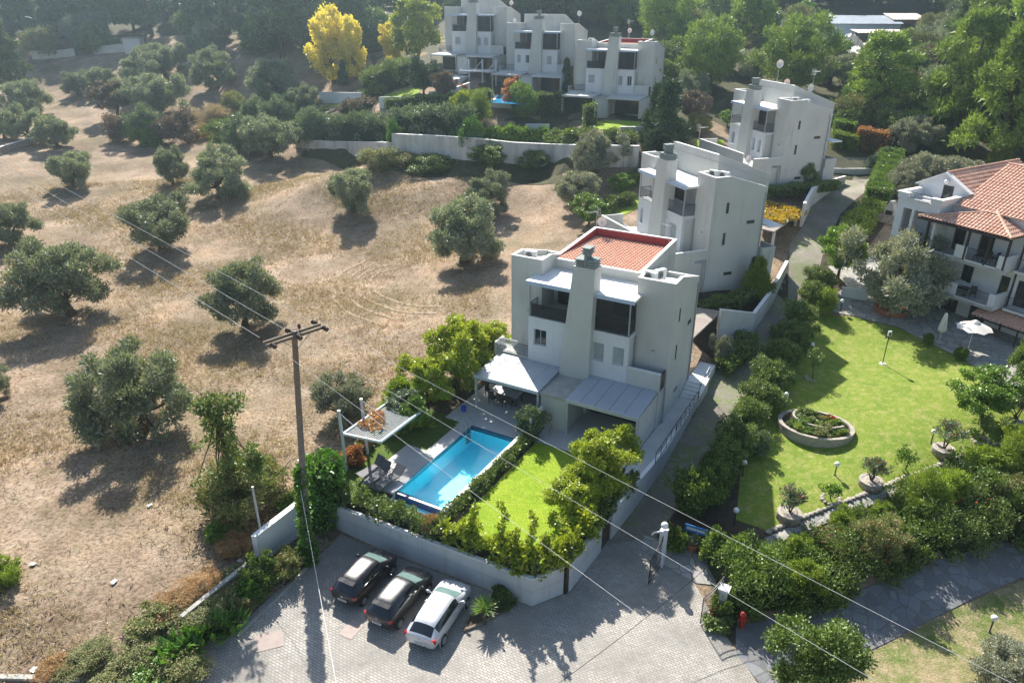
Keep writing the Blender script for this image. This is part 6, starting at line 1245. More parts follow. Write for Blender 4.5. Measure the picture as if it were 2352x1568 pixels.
for i, (x, y, wd, hr, lab) in enumerate([(1760, 1290, 60, 1.2, 'bright thuja tuft at the start of the mixed hedge'), (1830, 1262, 70, 1.0, 'bright thuja tuft left of the berry bush'), (1930, 1200, 66, 1.0, 'bright thuja tuft by the stone border'), (1800, 1345, 60, 1.0, 'bright thuja low on the footpath side'), (2130, 1150, 110, 1.1, 'large bright thuja in the middle of the mixed hedge'), (2020, 1180, 60, .9, 'small bright thuja right of the planter'), (2260, 1075, 90, 1.0, 'bright thuja near the right end of the mixed hedge'), (2335, 1062, 120, 1.2, 'large bright thuja at the right edge of the photo'), (2180, 1130, 80, 1.0, 'thuja tuft right of the large bright thuja')]):
    P = D(x, y); j = min(range(7), key=lambda q: abs(pa[q][0] + la[q][0] - 2 * P[0])); zt = la[j][2] - .25; Q = atZ(x, y + 14, zt); shrub('thuja', x, y, wd * .95, hr * .95, lab, v=i % 3, P=(Q[0], Q[1], zt), group='bright thujas in the mixed hedge')
for i, (x, y, wd) in enumerate([(2010, 1265, 120), (2310, 1150, 100), (1860, 1345, 80)]):
    zt = .5; Q = atZ(x, y, zt); o = shrub('weed' if i < 2 else 'thuja', x, y, wd, .8, ['berry bush with scattered red dots in the mixed hedge', 'loose olive coloured bush right in the mixed hedge', 'feathery shrub low on the footpath side of the ivy'][i], P=(Q[0], Q[1], zt), v=i); 
    q = flowers(None, [(0, 0, .42, .5)], 26, M['flower'], 740 + i, .04); q.parent = o
# stone border of the lawn
bp = [D(x, y) for x, y in ((1765, 1224), (1922, 1160), (2224, 1042), (2400, 976))]; g = rnd(9); n = 0
rk_ = []
bb = MB(); prof = [(.001, -.06), (.12, -.04), (.16, .05), (.1, .13), (.001, .15)]; bb.lathe(prof, 8); base = bb.build('border_stone', M['rock'], None, True); C.objects.unlink(base)
for p, q in zip(bp[:-1], bp[1:]):
    L = np.linalg.norm(q - p); m = int(L / .33)
    for i in range(m):
        o = base.copy(); C.objects.link(o); s = g.uniform(.8, 1.25); P = p + (q - p) * (i + .2 * g.random()) / m; o.location = (P[0], P[1], gz(P[0], P[1]) + .05); o.scale = (s * 1.25, s, s * .8); o.rotation_euler = (0, 0, g.uniform(0, 6.28)); tag(o, 'rounded fieldstone in the border between lawn and stone path', 'stone', 'border stones of the hotel lawn')
# stone planters with oleanders
def planter(x, y, r, label, wd, hh, fl=True, seed=0):
    P = D(x, y); t = empty('stone_planter', tuple(P), 0, label, 'planter', 'round stone planters on the hotel lawn'); MB().lathe([(r * 1.04, -.1), (r, .42), (r * .98, .45)], 24).build('stone_ring', M['stonewall'], t, True)
    rim = MB(); rim.lathe([(r * .72, .38), (r * .72, .47), (r * 1.03, .47), (r * 1.03, .41)], 24); rim.build('rim', M['rock'], t); MB().lathe([(.01, .38), (r * .74, .37)], 18).build('soil', M['soil'], t)
    o = empty('oleander', (P[0], P[1], P[2] + .38), 0, label.replace('stone planter holding', 'standing in a stone planter:'), 'shrub'); mb = MB(); g = rnd(seed); cl = blob(wd * .42, wd * .42, hh * .34, 26, seed, (.16, .3), .3, hh * .68, .1, .3)
    for i in range(5): mb.tube([(0, 0, -.1), (.1 * g.normal(), .1 * g.normal(), hh * .25), tuple(cl[i][:3])], [.05, .04, .015], 5)
    mb.build('stem', M['bark'], o); quads('foliage', leaves(cl, 1500, .2, .05, seed, shell=.3, up=.4), LM['hedgegrey'], o)
    if fl: flowers(o, [tuple(c) for c in cl if c[2] > hh * .7], 70, M['pinkflower'], seed + 3, .11)
planter(1811, 1190, .68, 'stone planter holding a red flowering oleander nearest the entrance', 1.8, 1.7, True, 801); planter(1998, 1116, .68, 'stone planter holding a pink oleander at the middle of the stone border', 1.7, 1.7, True, 811); planter(2164, 1042, .66, 'stone planter holding a pink oleander right of the flowerbed', 2.1, 2.0, True, 821); planter(2325, 982, .7, 'stone planter holding a pink oleander at the right edge', 2.2, 2.2, True, 831)
def sapl(x, y, h, wd, k, label, ring=None, seed=0, lean=.1, n=700):
    P = D(x, y); t = empty('young_tree', tuple(P), 0, label, 'tree'); cl = blob(wd / 2, wd / 2, h * .28, 22, seed, (.12, .28), .35, h * .72, .1, .4); mb = MB(); trunk(mb, h * .8, .035, cl, 8, seed, fork=.5, lean=lean); mb.build('trunk', M['bark'], t); quads('crown', leaves(cl, n, .16, .08, seed), LM[k], t)
    if ring:
        g = rnd(seed)
        for i in range(12):
            if ring == 'half' and not 3 < i < 10: continue
            a = i * math.pi / 6; o = base.copy(); C.objects.link(o); s = g.uniform(.7, 1.1); o.location = (P[0] + .5 * math.cos(a), P[1] + .5 * math.sin(a), P[2] + .04); o.scale = (s, s, s * .8); tag(o, 'pale stone in the ring round the foot of: ' + label[:40].rsplit(' ', 1)[0] if False else {'half': 'pale stone at the foot of the little bare tree on the lawn', 'full': 'pale stone in the small ring round the seedling', 'dark': 'stone in the ring in the shade by the right planters'}[ring], 'stone', 'stones round young trees ' + ring)
sapl(1866, 870, 2.4, 1.5, 'hedge', 'little bare tree with an airy crown on the lawn', 'half', 841, .15, 420); sapl(1908, 1148, 1.15, .8, 'green', 'small seedling inside a ring of stones', 'full', 843); sapl(2079, 1078, 1.3, 1.1, 'green', 'small green tree on the lawn between two planters', None, 845); sapl(2250, 1012, 2.0, 1.0, 'hedge', 'thin young tree in the shade beside the right planters', 'dark', 847)
# round two-tier flowerbed
P = D(1871, 988); fb = empty('flowerbed', tuple(P), R(-20), 'oval two tier flowerbed with a stone rim on the lawn', 'flowerbed')
def ringwall(a0, a1, rx, ry, z1, th, name, m, cx=0, cy=0):
    n = 36; V = []; F = []
    for i in range(n + 1):
        a = a0 + (a1 - a0) * i / n
        for k, z in ((1, -.2), (1, z1), (1 - th, z1), (1 - th, -.2)): V.append((cx + rx * k * math.cos(a), cy + ry * k * math.sin(a), z))
    for i in range(n):
        for q in range(4): F.append((i * 4 + q, i * 4 + (q + 1) % 4, i * 4 + 4 + (q + 1) % 4, i * 4 + 4 + q))
    o = raw(name, V, F, m, fb); return o
ringwall(0, 2 * math.pi, 2.42, 1.9, .48, .09, 'outer_wall', M['stonewall']); ringwall(0, 2 * math.pi, 2.44, 1.92, .52, .11, 'rim', M['rock']).location.z = .0; ringwall(math.pi * .9, math.pi * 1.85, 1.75, 1.2, .72, .09, 'inner_wall', M['rock'], .2, .55)
raw('bed_soil', [(0, 0, .38)] + [(2.2 * math.cos(i * .2618), 1.7 * math.sin(i * .2618), .38) for i in range(24)], [(0, i, i % 24 + 1) for i in range(1, 25)], M['soil'], fb)
for i in range(30):
    a = i * 2.399; r_ = math.sqrt((i + .5) / 30); k = ['green', 'hedge', 'thuja', 'hedge', 'green', 'weed'][i % 6]; o = shproto(k, i % 3).copy(); o.name = 'bedding_plant'; C.objects.link(o); s = .7 + .25 * math.sin(i * 1.7); o.parent = fb; o.location = (1.9 * r_ * math.cos(a), 1.45 * r_ * math.sin(a), .36); o.scale = (s, s, s * .6); o.rotation_euler = (0, 0, a)
o = shproto('orange', 1).copy(); o.name = 'red_flowers'; C.objects.link(o); o.parent = fb; o.location = (.95, .75, .5); o.scale = (.6, .6, .45); o.data = o.data.copy(); o.data.materials[0] = M['flower']

shrub('glossy', 1668, 1405, 74, 1.0, 'ivy mound swallowing the right gate pillar'); shrub('hedge', 1650, 1440, 60, .5, 'low green bush behind the shadow of the right gate leaf'); shrub('glossy', 1545, 1262, 50, 1.5, 'climbing rose over the white pillar with the globe lamp', v=1); shrub('glossy', 1640, 1282, 80, 1.1, 'ivy mound above the blue name board', v=2)
# ---------------------------------------------------------------- hotel on the right
HO = (np.array([38.95, 55.27, 2.4]), R(-60))
def hl(u, v, w_=0): a = HO[1]; return (HO[0][0] + u * math.cos(a) - v * math.sin(a), HO[0][1] + u * math.sin(a) + v * math.cos(a), HO[0][2] + w_)
ht = empty('hotel', tuple(HO[0]), HO[1], 'white hotel with terracotta roofs and dark balcony rails at the right edge', 'hotel')
M['hotelwhite'] = mat('hotel_plaster', (.66, .66, .66), .9, .2, c2=(.60, .60, .61), sc=.7, bsc=12, bst=.25); M['brown'] = mat('dark_brown_timber', (.045, .032, .028), .6, .3)
W = MB()
W.holed(-6.2, 7, -1, 9.75, 2.0, .3, [(-5.1, -3.75, -.0, 2.1), (-2.67, -1.27, -.0, 2.1), (-4.15, -3.2, 2.9, 5.1), (-.95, -.2, 2.9, 5.1), (-3.4, -2.2, 6.05, 8.4), (-5.6, -4.6, 6.05, 8.4), (.4, 1.4, 2.9, 5.1), (2.4, 3.4, 2.9, 5.1), (.4, 1.4, 6.05, 8.4), (2.4, 3.4, 6.05, 8.4)])
W.box(-6.2, -5.9, 2.3, 14, -1, 9.75).box(6.7, 7, 2.3, 14, -1, 9.75).box(-5.9, 6.7, 13.7, 14, -1, 9.75).box(-5.9, 6.7, 2.3, 13.7, 9.4, 9.7)
# left wing with the loggia
W.holed(-10.0, -6.2, -1, 9.9, 0, .3, [(-9.35, -8.55, 6.9, 9.1), (-8.3, -6.4, 6.0, 9.1)]); W.box(-10, -9.7, .3, 14, -1, 9.9).box(-6.5, -6.2, .3, 2, -1, 9.9); W.box(-9.7, -6.5, 1.9, 2.2, -1, 9.9).box(-9.7, -6.5, .3, 1.9, 5.75, 5.95).box(-9.7, -6.5, .3, 14, 9.5, 9.7).box(-9.7, -6.2, 13.7, 14, -1, 9.6)
# attic terrace parapet and gable wall
W.box(-10.06, -9.1, -.12, .25, 9.902, 10.35).box(-7.0, -6.05, -.12, .25, 9.902, 10.35).box(-10.06, -9.75, .25, 3, 9.902, 10.35).box(-6.35, -6.05, .25, 3, 9.902, 10.35)
W.prism([(-10.1, 9.702), (-5.9, 9.702), (-5.75, 10.75), (-8.05, 12.0), (-10.3, 10.75)], 'y', 3.0, 3.3)
W.build('wall', M['hotelwhite'], ht)
cp = MB().box(-10.14, -9.04, -.2, .3, 10.352, 10.45).box(-7.06, -5.97, -.2, .3, 10.352, 10.45).box(-9.0, -7.1, -.16, .12, 9.95, 10.02).box(-6.4, -5.97, .3, 3.0, 10.352, 10.45).box(-10.14, -9.7, .3, 3.0, 10.352, 10.45)
cp.prism([(-5.62, 10.62), (-8.05, 11.95), (-8.05, 12.1), (-5.5, 10.7)], 'y', 2.85, 3.34).prism([(-10.45, 10.62), (-8.05, 11.95), (-8.05, 12.1), (-10.6, 10.7)], 'y', 2.85, 3.34)
cp.build('cornice', M['coping'], ht)
o = MB().box(-8.0, -7.1, 2.95, 2.995, 9.75, 11.0).build('attic_door', M['brown'], ht); MB().box(-7.85, -7.3, 2.93, 2.945, 9.95, 10.85).build('pane', M['glass'], o)
s = MB(); s.lathe([(max(.001, .2 * math.sin(math.pi * i / 8)), -.2 * math.cos(math.pi * i / 8)) for i in range(9)], 12, (-7.75, 2.8, 11.35)); s.build('wall_lamp', M['lampglass'], ht, True)
def balcony(z, u0, panels, side_v, right=True):
    b = MB().box(u0, 0, 0, 1.98, z - .22, z).box(u0, 0, -.0, .12, z - .2, z + .12)
    for a, c in panels: b.box(a, c, 0, .14, z, z + 1.15)
    b.box(-.14, 0, .14, side_v, z, z + 1.15); b.build('balcony', M['hotelwhite'], ht)
    r = MB(); ps = [u0] + [q for p in panels for q in p]
    for a, c in zip(ps[0::2], ps[1::2]):
        if c - a > .2: railing(r, (a + .02, .06), (c - .02, .06), z + .1, 1.0, .11, .012)
    r.build('balcony_railing', M['dark'], ht)
balcony(6.05, -6.85, [(-4.12, -3.16), (-.61, 0)], 1.8); balcony(2.85, -4.25, [(-4.24, -3.14), (-.5, 0)], 1.95)
b = MB().box(.3, 6.5, 1.0, 1.98, 2.65, 2.85).box(.3, 6.5, 1.0, 1.98, 5.85, 6.05); b.build('side_balcony', M['hotelwhite'], ht); r = MB(); railing(r, (.32, 1.05), (6.5, 1.05), 2.85, 1.0, .12); railing(r, (.32, 1.05), (6.5, 1.05), 6.05, 1.0, .12); railing(r, (-9.0, .1), (-6.4, .1), 6.0, .95, .12); railing(r, (-9.0, .0), (-7.1, .0), 10.0, .55, .12); r.build('balcony_railing', M['dark'], ht)
d = MB()
for a, c, z0_, z1_ in [(-5.1, -3.75, 0, 2.1), (-2.67, -1.27, 0, 2.1), (-4.15, -3.2, 2.9, 5.1), (-.95, -.2, 2.9, 5.1), (-3.4, -2.2, 6.05, 8.4), (-5.6, -4.6, 6.05, 8.4), (.4, 1.4, 2.9, 5.1), (2.4, 3.4, 2.9, 5.1), (.4, 1.4, 6.05, 8.4), (2.4, 3.4, 6.05, 8.4)]:
    o = MB().box(a, a + .09, 2.12, 2.2, z0_, z1_).box(c - .09, c, 2.12, 2.2, z0_, z1_).box(a + .09, c - .09, 2.12, 2.2, z1_ - .09, z1_).box((a + c) / 2 - .04, (a + c) / 2 + .04, 2.12, 2.2, z0_, z1_ - .09).build('door', M['brown'], ht); MB().box(a + .09, c - .09, 2.16, 2.18, z0_, z1_ - .09).build('pane', M['glass'], o)
ps = MB()
for u in (-6.8, -3.3, -1.6, -.1): ps.box(u - .08, u + .08, -.02, .14, 6.1, 8.75)
ps.tube([(.12, 1.9, 9), (.12, 1.9, 0)], .07, 6); ps.build('timber_post', M['brown'], ht)
def tiles(name, u0, u1, v0, v1, w0, w1, M4=None, clip=None, mt='tile2', parent=ht):
    mb = MB(); tilemesh(mb, u0, u1, v0, v1, w0, w1, .3, .4)
    if M4 is not None: mb.xf(M4)
    o = mb.build(name, M[mt], parent)
    if clip:
        bm = bmesh.new(); bm.from_mesh(o.data)
        for co, no in clip: bmesh.ops.bisect_plane(bm, geom=bm.verts[:] + bm.edges[:] + bm.faces[:], plane_co=co, plane_no=no, clear_outer=True)
        bm.to_mesh(o.data); bm.free()
    return o
tiles('main_roof', -5.9, 7.4, 1.55, 8.2, 9.82, 12.6, clip=[((-5.75, 3, 0), (-.55, -.8, 0))] if False else None); tiles('main_roof', -7.4, 5.9, -14.8, -8.2, 9.82, 12.6, M4=Matrix.Rotation(math.pi, 4, 'Z'))
# gable wing roof: slopes run along u
Mr = Matrix(((0, 1, 0, 0), (-1, 0, 0, 0), (0, 0, 1, 0), (0, 0, 0, 1)))
tiles('wing_roof', -14.2, -3.25, -10.5, -8.05, 10.62, 12.02, M4=Mr @ Matrix.Identity(4)); tiles('wing_roof', 3.25, 14.2, 5.4, 8.05, 10.55, 12.02, M4=Matrix(((0, -1, 0, 0), (1, 0, 0, 0), (0, 0, 1, 0), (0, 0, 0, 1))))
rc = MB()
def ridge(mb, a, b, r=.12):
    a, b = np.array(a, float), np.array(b, float); L = np.linalg.norm(b - a); n = max(2, int(L / .4))
    for i in range(n):
        p, q = a + (b - a) * i / n, a + (b - a) * (i + 1.08) / n; mb.tube([p, q], [r * 1.12, r * .92], 8)
ridge(rc, (-8.05, 3.1, 12.06), (-8.05, 14.2, 12.06)); ridge(rc, (-5.9, 8.2, 12.66), (7.4, 8.2, 12.66)); rc.build('ridge_cap', M['tile2'], ht)
ap = (-2.7, 2.0, 9.95); eL, eR = (-7.5, -.65, 8.8), (.2, -.65, 8.8)
tiles('balcony_roof', -7.5, .2, -.65, 2.0, 8.85, 9.98, clip=[((eL[0], eL[1], 0), (-(ap[1] - eL[1]), ap[0] - eL[0], 0)), ((eR[0], eR[1], 0), (ap[1] - eR[1], eR[0] - ap[0], 0))])
sl = MB().add([(.2, -.65, 8.8), (.2, 2.0, 8.8), ap], [(0, 1, 2)]); 
tiles('balcony_roof', -.65, 2.0, -.2, 2.7, 8.85, 9.98, M4=Matrix(((0, -1, 0, 0), (1, 0, 0, 0), (0, 0, 1, 0), (0, 0, 0, 1))), clip=[((eR[0], eR[1], 0), (-(ap[1] - eR[1]), ap[0] - eR[0], 0))])
r2 = MB(); ridge(r2, (eL[0], eL[1], 8.92), (ap[0], ap[1], 10.02), .1); ridge(r2, (eR[0], eR[1], 8.92), (ap[0], ap[1], 10.02), .11); r2.build('hip_cap', M['tile2'], ht)
MB().box(-7.5, .2, -.72, -.6, 8.66, 8.78).box(-7.4, .1, -.59, 2, 8.72, 8.76).build('eave_board', M['brown'], ht)
o = tiles('awning', -1.4, 7, -.4, 1.98, 1.95, 2.55, mt='tile'); MB().box(-1.3, -1.2, -.3, -.2, 0, 1.95).box(2.4, 2.5, -.3, -.2, 0, 1.95).box(-1.4, 7, -.38, -.3, 1.85, 1.95).build('awning_post', M['brown'], ht)
sk = MB().box(-1.6, -.6, 0, 1.4, .05, .14); sk.xf(Matrix.Translation((0, 4.1, 10.95)) @ Matrix.Rotation(math.atan2(2.78, 6.65), 4, 'X')); sk.build('skylight', M['grey'], ht)
sp = empty('solar_panel', hl(.2, 7.6, 12.75), HO[1], 'tilted solar water heater panels on the hotel ridge', 'solar panel'); 
for k in range(3): MB().add([(k * 2.1, 0, 0), (k * 2.1 + 1.9, 0, 0), (k * 2.1 + 1.9, 1.0, .8), (k * 2.1, 1.0, .8), (k * 2.1, .08, -.06), (k * 2.1 + 1.9, .08, -.06), (k * 2.1 + 1.9, 1.08, .74), (k * 2.1, 1.08, .74)], [(0, 1, 2, 3), (7, 6, 5, 4), (0, 4, 5, 1), (3, 2, 6, 7), (0, 3, 7, 4), (1, 5, 6, 2)]).build('panel', M['bargrey'], sp)
dish(hl(-3.6, 8.2, 12.6), R(-20), 'pinkish dish on the hotel roof ridge', .75, .9); antenna(hl(-3.4, 8.4, 12.6), R(160), 'grid antenna above the dish on the hotel roof', 3.0)
# balcony furniture
bc = None
for u, v, z, a, lab in [(-8.0, .9, 5.96, 20, 'dark chair in the loggia of the hotel left wing'), (-2.6, .9, 6.06, 0, 'left dark chair behind the upper hotel balcony rail'), (-1.7, 1.3, 6.06, 150, 'middle dark chair behind the upper hotel balcony rail'), (-1.0, 1.2, 6.06, 90, 'right cushioned chair on the upper hotel balcony'), (-2.2, .9, 2.86, 30, 'cream backed chair on the lower hotel balcony'), (-5.6, 1.5, 0.06, 60, 'dark chair on the ground floor terrace by the door')]:
    if bc is None: bc = chair(hl(u, v, z), HO[1] + R(a), lab, M['wicker'], 'chairs on the hotel balconies')
    else: copy_thing(bc, hl(u, v, z), HO[1] + R(a), 1, lab)
def btable(P, r, label, m='dark'):
    t = empty('round_table', P, 0, label, 'table'); MB().lathe([(r, .7), (r, .74)], 18).build('top', M[m], t); MB().tube([(0, 0, 0), (0, 0, .7)], .03, 6).lathe([(.22, 0), (.2, .04)], 12).build('pedestal', M['dark'], t)
btable(hl(-7.4, .7, 5.96), .32, 'small pale round table in the loggia', 'acwhite'); btable(hl(-2.2, 1.1, 6.06), .5, 'dark round table on the upper hotel balcony'); btable(hl(-2.9, .9, 2.86), .35, 'dark round table on the lower hotel balcony'); btable(hl(-6.3, .5, 6.06), .3, 'little round table at the left end of the upper balcony', 'acwhite')
def mattress(P, rz, label):
    o = MB().box(-.95, .95, -.32, .32, 0, .14).add([(-.95, -.32, .145), (-.2, -.32, .145), (-.2, .32, .145), (-.95, .32, .145), (-.95, -.32, .26), (-.3, -.32, .2), (-.3, .32, .2), (-.95, .32, .26)], [(4, 5, 6, 7), (0, 1, 5, 4), (1, 2, 6, 5), (2, 3, 7, 6), (3, 0, 4, 7)]).build('mattress', M['white']); o.location = P; o.rotation_euler = (R(14), 0, rz); tag(o, label, 'mattress')
mattress(hl(-3.2, 1.55, 3.5), HO[1], 'white mattress leaning behind the chair on the lower hotel balcony')
draped('hotel_terrace', [hl(*p)[:2] for p in ((-10, -.1), (-6.2, -.1), (-6.2, 2.05), (7, 2.05), (9, -3.2), (-3, -3.6), (-8, -3.2), (-15, -1), (-14.5, 7), (-10, 7))], M['flag'], dz=.036)
# terrace: parasols, low walls, clipped pots
def parasol(P, label, openp, rz=0):
    t = empty('parasol', P, rz, label, 'parasol'); MB().tube([(0, 0, 0), (0, 0, 2.55)], .028, 8).build('pole', M['acwhite'], t); MB().box(-.28, .28, -.28, .28, 0, .08).lathe([(.06, .08), (.05, .35)], 10).build('base', M['pale_concrete'], t)
    if openp:
        V = [(0, 0, 2.6)]; n = 8
        for k in range(n): a = 2 * math.pi * k / n; V.append((1.35 * math.cos(a), 1.35 * math.sin(a), 2.0))
        for k in range(n): a = 2 * math.pi * (k + .5) / n; V.append((1.2 * math.cos(a), 1.2 * math.sin(a), 2.07))
        F = []
        for k in range(n): F += [(0, 1 + k, 9 + k), (0, 9 + k, 1 + (k + 1) % n)]
        raw('canopy', V, F, M['fabric'], t); r = MB()
        for k in range(n): a = 2 * math.pi * k / n; r.tube([(0, 0, 2.56), (1.33 * math.cos(a), 1.33 * math.sin(a), 1.98)], .012, 4); r.tube([(0, 0, 1.75), (.7 * math.cos(a), .7 * math.sin(a), 2.24)], .01, 4)
        r.build('rib', M['acwhite'], t); c = MB(); c.lathe([(.34, 2.5), (.14, 2.64), (.0, 2.7)], 8); c.build('top_cap', M['fabric'], t)
    else:
        V = []; F = []; n = 16
        for i, (r_, z) in enumerate([(.02, 2.62), (.1, 2.5), (.2, 1.7), (.26, 1.15), (.2, .95)]):
            for k in range(n): a = 2 * math.pi * k / n; q = r_ * (1 + .28 * (k % 2)); V.append((q * math.cos(a), q * math.sin(a), z + (.05 if i == 4 and k % 2 else 0)))
        for i in range(4):
            for k in range(n): F.append((i * n + k, i * n + (k + 1) % n, i * n + n + (k + 1) % n, i * n + n + k))
        raw('folded_canopy', V, F, M['fabric'], t)
parasol(tuple(D(2222, 806)), 'open cream parasol at the edge of the hotel terrace', True); parasol(tuple(D(2156, 786)), 'folded cream parasol left of the open one', False); parasol(tuple(D(2060, 528)), 'tall folded cream parasol beside the hotel left wing', False)
P = D(2103, 560) if False else hl(-12.6, 4.5, .6)
og = empty('stone_oven', tuple(D(2040, 512)), R(-55), 'grey stone barbecue oven with a pitched hood behind the hotel wing', 'barbecue'); MB().box(-1.3, 1.3, -.4, .4, 0, .9).build('counter', M['stonewall'], og); MB().box(-.5, .5, -.35, .4, .901, 1.5).prism([(-.55, 1.501), (.55, 1.501), (.12, 2.4), (-.12, 2.4)], 'y', -.38, .42).build('hood', M['concrete'], og); MB().box(-.38, .38, -.36, -.352, .95, 1.4).build('fire_opening', M['rubber'], og)
shrub('glossy', 2130, 790, 24, 1.2, 'small dark clipped bush left of the parasols on the terrace edge'); shrub('glossy', 2205, 825, 28, 1.2, 'small dark clipped bush right of the folded parasol')
pl_ = empty('olive_planter', tuple(D(2046, 712)), 0, 'low round terracotta tiled bed holding the large silvery olive', 'planter'); MB().lathe([(1.5, -.1), (1.45, .35), (1.3, .38), (1.25, .25), (.01, .25)], 20).build('ring', M['terracotta'], pl_)
wl = empty('terrace_wall', tuple(D(1990, 690)), R(-20), 'short white garden wall left of the big silvery olive', 'wall'); MB().box(-2.2, 0, -.12, .12, -.3, 1.0).build('face', M['white'], wl); MB().box(-2.25, .05, -.16, .16, 1.001, 1.06).build('coping', M['coping'], wl)
# ---------------------------------------------------------------- hillside walls, upper gardens, sheds, carports
def pwall(name, pts, th, m, label, cat='wall', drop=3):
    Q = []
    for x, yb, yt in pts: P = D(x, yb); Q.append((P[0], P[1], atY(x, yt, P[1])[2]))
    return hwall(name, Q, th, m, label=label, drop=drop, cat=cat)
def stainmat():
    m, N, L, B = newmat('stained_retaining_wall'); v = wpos(N); mp = N.new('ShaderNodeMapping'); mp.inputs[3].default_value = (.7, .7, .10); L.new(v, mp.inputs[0])
    n = noise(N, L, 1.0, 6, mp.outputs[0], .7); n2 = noise(N, L, .5, 5, v)
    c = ramp(N, L, n.outputs[0], [(.40, (.62, .60, .57)), (.56, (.50, .46, .42)), (.68, (.20, .16, .13))]).outputs[0]; c = mixc(N, L, ramp(N, L, n2.outputs[0], [(.5, (0, 0, 0)), (.7, (.6, .6, .6))]).outputs[0], c, (.40, .33, .27))
    L.new(c, B.inputs['Base Color']); B.inputs['Roughness'].default_value = .95; return m
pwall('retaining_wall', [(680, 340, 322), (795, 346, 326), (900, 352, 328)], .4, stainmat(), 'low left stretch of the long retaining wall under the oleanders'); pwall('retaining_wall', [(902, 352, 308), (1000, 364, 312), (1090, 374, 318), (1180, 380, 328), (1262, 386, 332), (1340, 388, 334), (1465, 384, 336)], .4, bpy.data.materials['stained_retaining_wall'], 'tall stained retaining wall below the upper villas')
pwall('garden_wall', [(735, 236, 212), (830, 238, 214)], .3, M['white'], 'white terrace wall under the yellow tree in the upper garden'); pwall('garden_wall', [(872, 250, 224), (942, 248, 222)], .3, M['white'], 'white wall below the fuzzy rounded hedge'); pwall('garden_wall', [(985, 230, 212), (1030, 228, 208), (1080, 214, 190)], .3, M['white'], 'curved white wall beside the reddish tree')
pwall('garden_wall', [(1208, 302, 286), (1262, 300, 286)], .3, M['white'], 'short white wall at the left of the small lawn above the retaining wall'); pwall('garden_wall', [(1425, 300, 292), (1500, 305, 292)], .3, M['stucco'], 'beige wall at the right of the small lawn above the retaining wall')
draped('upper_lawn', px((1378, 300), (1330, 286), (1400, 278), (1472, 282), (1470, 294), (1420, 298)), M['lawn'], dz=.06); draped('upper_lawn', px((868, 226), (905, 214), (962, 200), (965, 214), (930, 226)), M['lawn'], dz=.06); draped('upper_lawn', px((700, 250), (780, 236), (786, 244), (716, 258)), M['lawn2'], dz=.06); draped('upper_lawn', px((1000, 268), (1090, 262), (1080, 280), (990, 284)), M['lawn2'], dz=.06); draped('upper_lawn', px((1405, 470), (1480, 445), (1485, 470), (1420, 500)), M['lawn'], dz=.05); draped('upper_lawn', px((1592, 322), (1665, 322), (1660, 338), (1600, 338)), M['lawn'], dz=.05)
draped('scrub', px((700, 345), (905, 350), (1095, 372), (1270, 388), (1300, 420), (1180, 420), (1060, 408), (900, 392), (760, 372), (690, 360)), M['scrub'], dz=.05)
HF = [(-290, 208), (-96, 203), (-60, 190), (-32, 172), (-26, 150), (-38, 134), (-35, 120), (-14, 103), (6, 97), (26, 97), (26, 118), (36, 100), (46, 88), (60, 84), (230, 90), (260, 330), (-290, 330)]
draped('hill_floor', HF, M['scrub'], dz=.02, step=4)
# small pool of the middle upper villa, white slabs
def platform(name, pts, h, m, label, cat):
    P = [D(x, y) for x, y in pts]; z = np.mean([p[2] for p in P]) + h; n = len(P); V = [(p[0], p[1], z) for p in P] + [(p[0], p[1], z - h - 1.5) for p in P]
    o = raw(name, V, [tuple(range(n))] + [((i + 1) % n, i, n + i, n + (i + 1) % n) for i in range(n)], m); tag(o, label, cat); return z
z = platform('pool_terrace', [(1118, 246), (1206, 252), (1232, 226), (1142, 216)], .7, M['coping'], 'white terrace round the small upper pool', 'terrace'); P = [atZ(x, y, z + .02) for x, y in ((1130, 236), (1198, 240), (1216, 224), (1148, 216))]
tag(raw('upper_pool', [(p[0], p[1], z + .012) for p in P] + [(p[0], p[1], z + .004) for p in P], [(0, 1, 2, 3), (7, 6, 5, 4), (0, 4, 5, 1), (1, 5, 6, 2), (2, 6, 7, 3), (3, 7, 4, 0)], mat('upper_pool_blue', (.04, .33, .62), .1, .5)), 'small bright blue pool in front of the middle upper villa', 'swimming pool')
platform('white_terrace', [(985, 196), (1048, 200), (1076, 178), (1030, 160)], .5, M['coping'], 'white terrace in front of the farthest villa', 'terrace')
def frame(x, y, w_, dp, h, rz, label):
    t = empty('slatted_pergola', tuple(D(x, y)), R(rz), label, 'pergola'); mb = MB()
    for k in range(9): mb.box(-w_ / 2, w_ / 2, -dp / 2 + dp * k / 8 - .05, -dp / 2 + dp * k / 8 + .05, h, h + .12)
    mb.build('slat', M['white'], t); mb = MB().box(-w_ / 2 - .1, -w_ / 2 - .0, -dp / 2, dp / 2, h - .1, h + .14).box(w_ / 2, w_ / 2 + .1, -dp / 2, dp / 2, h - .1, h + .14)
    for sx in (-.5, 0, .5): mb.box(sx * w_ - .1, sx * w_ + .1, dp / 2, dp / 2 + .2, -1, h + 1.6); mb.tube([(sx * w_, dp / 2 + .1, h + 1.5), (sx * w_, -dp / 2, h + .1)], .05, 5)
    mb.build('frame', M['white'], t)
frame(1098, 196, 5, 3, 2.2, -26, 'white slatted frame in front of the farthest villa'); frame(1255, 204, 5.5, 3, 2.2, -26, 'white slatted frame right of the small upper pool')
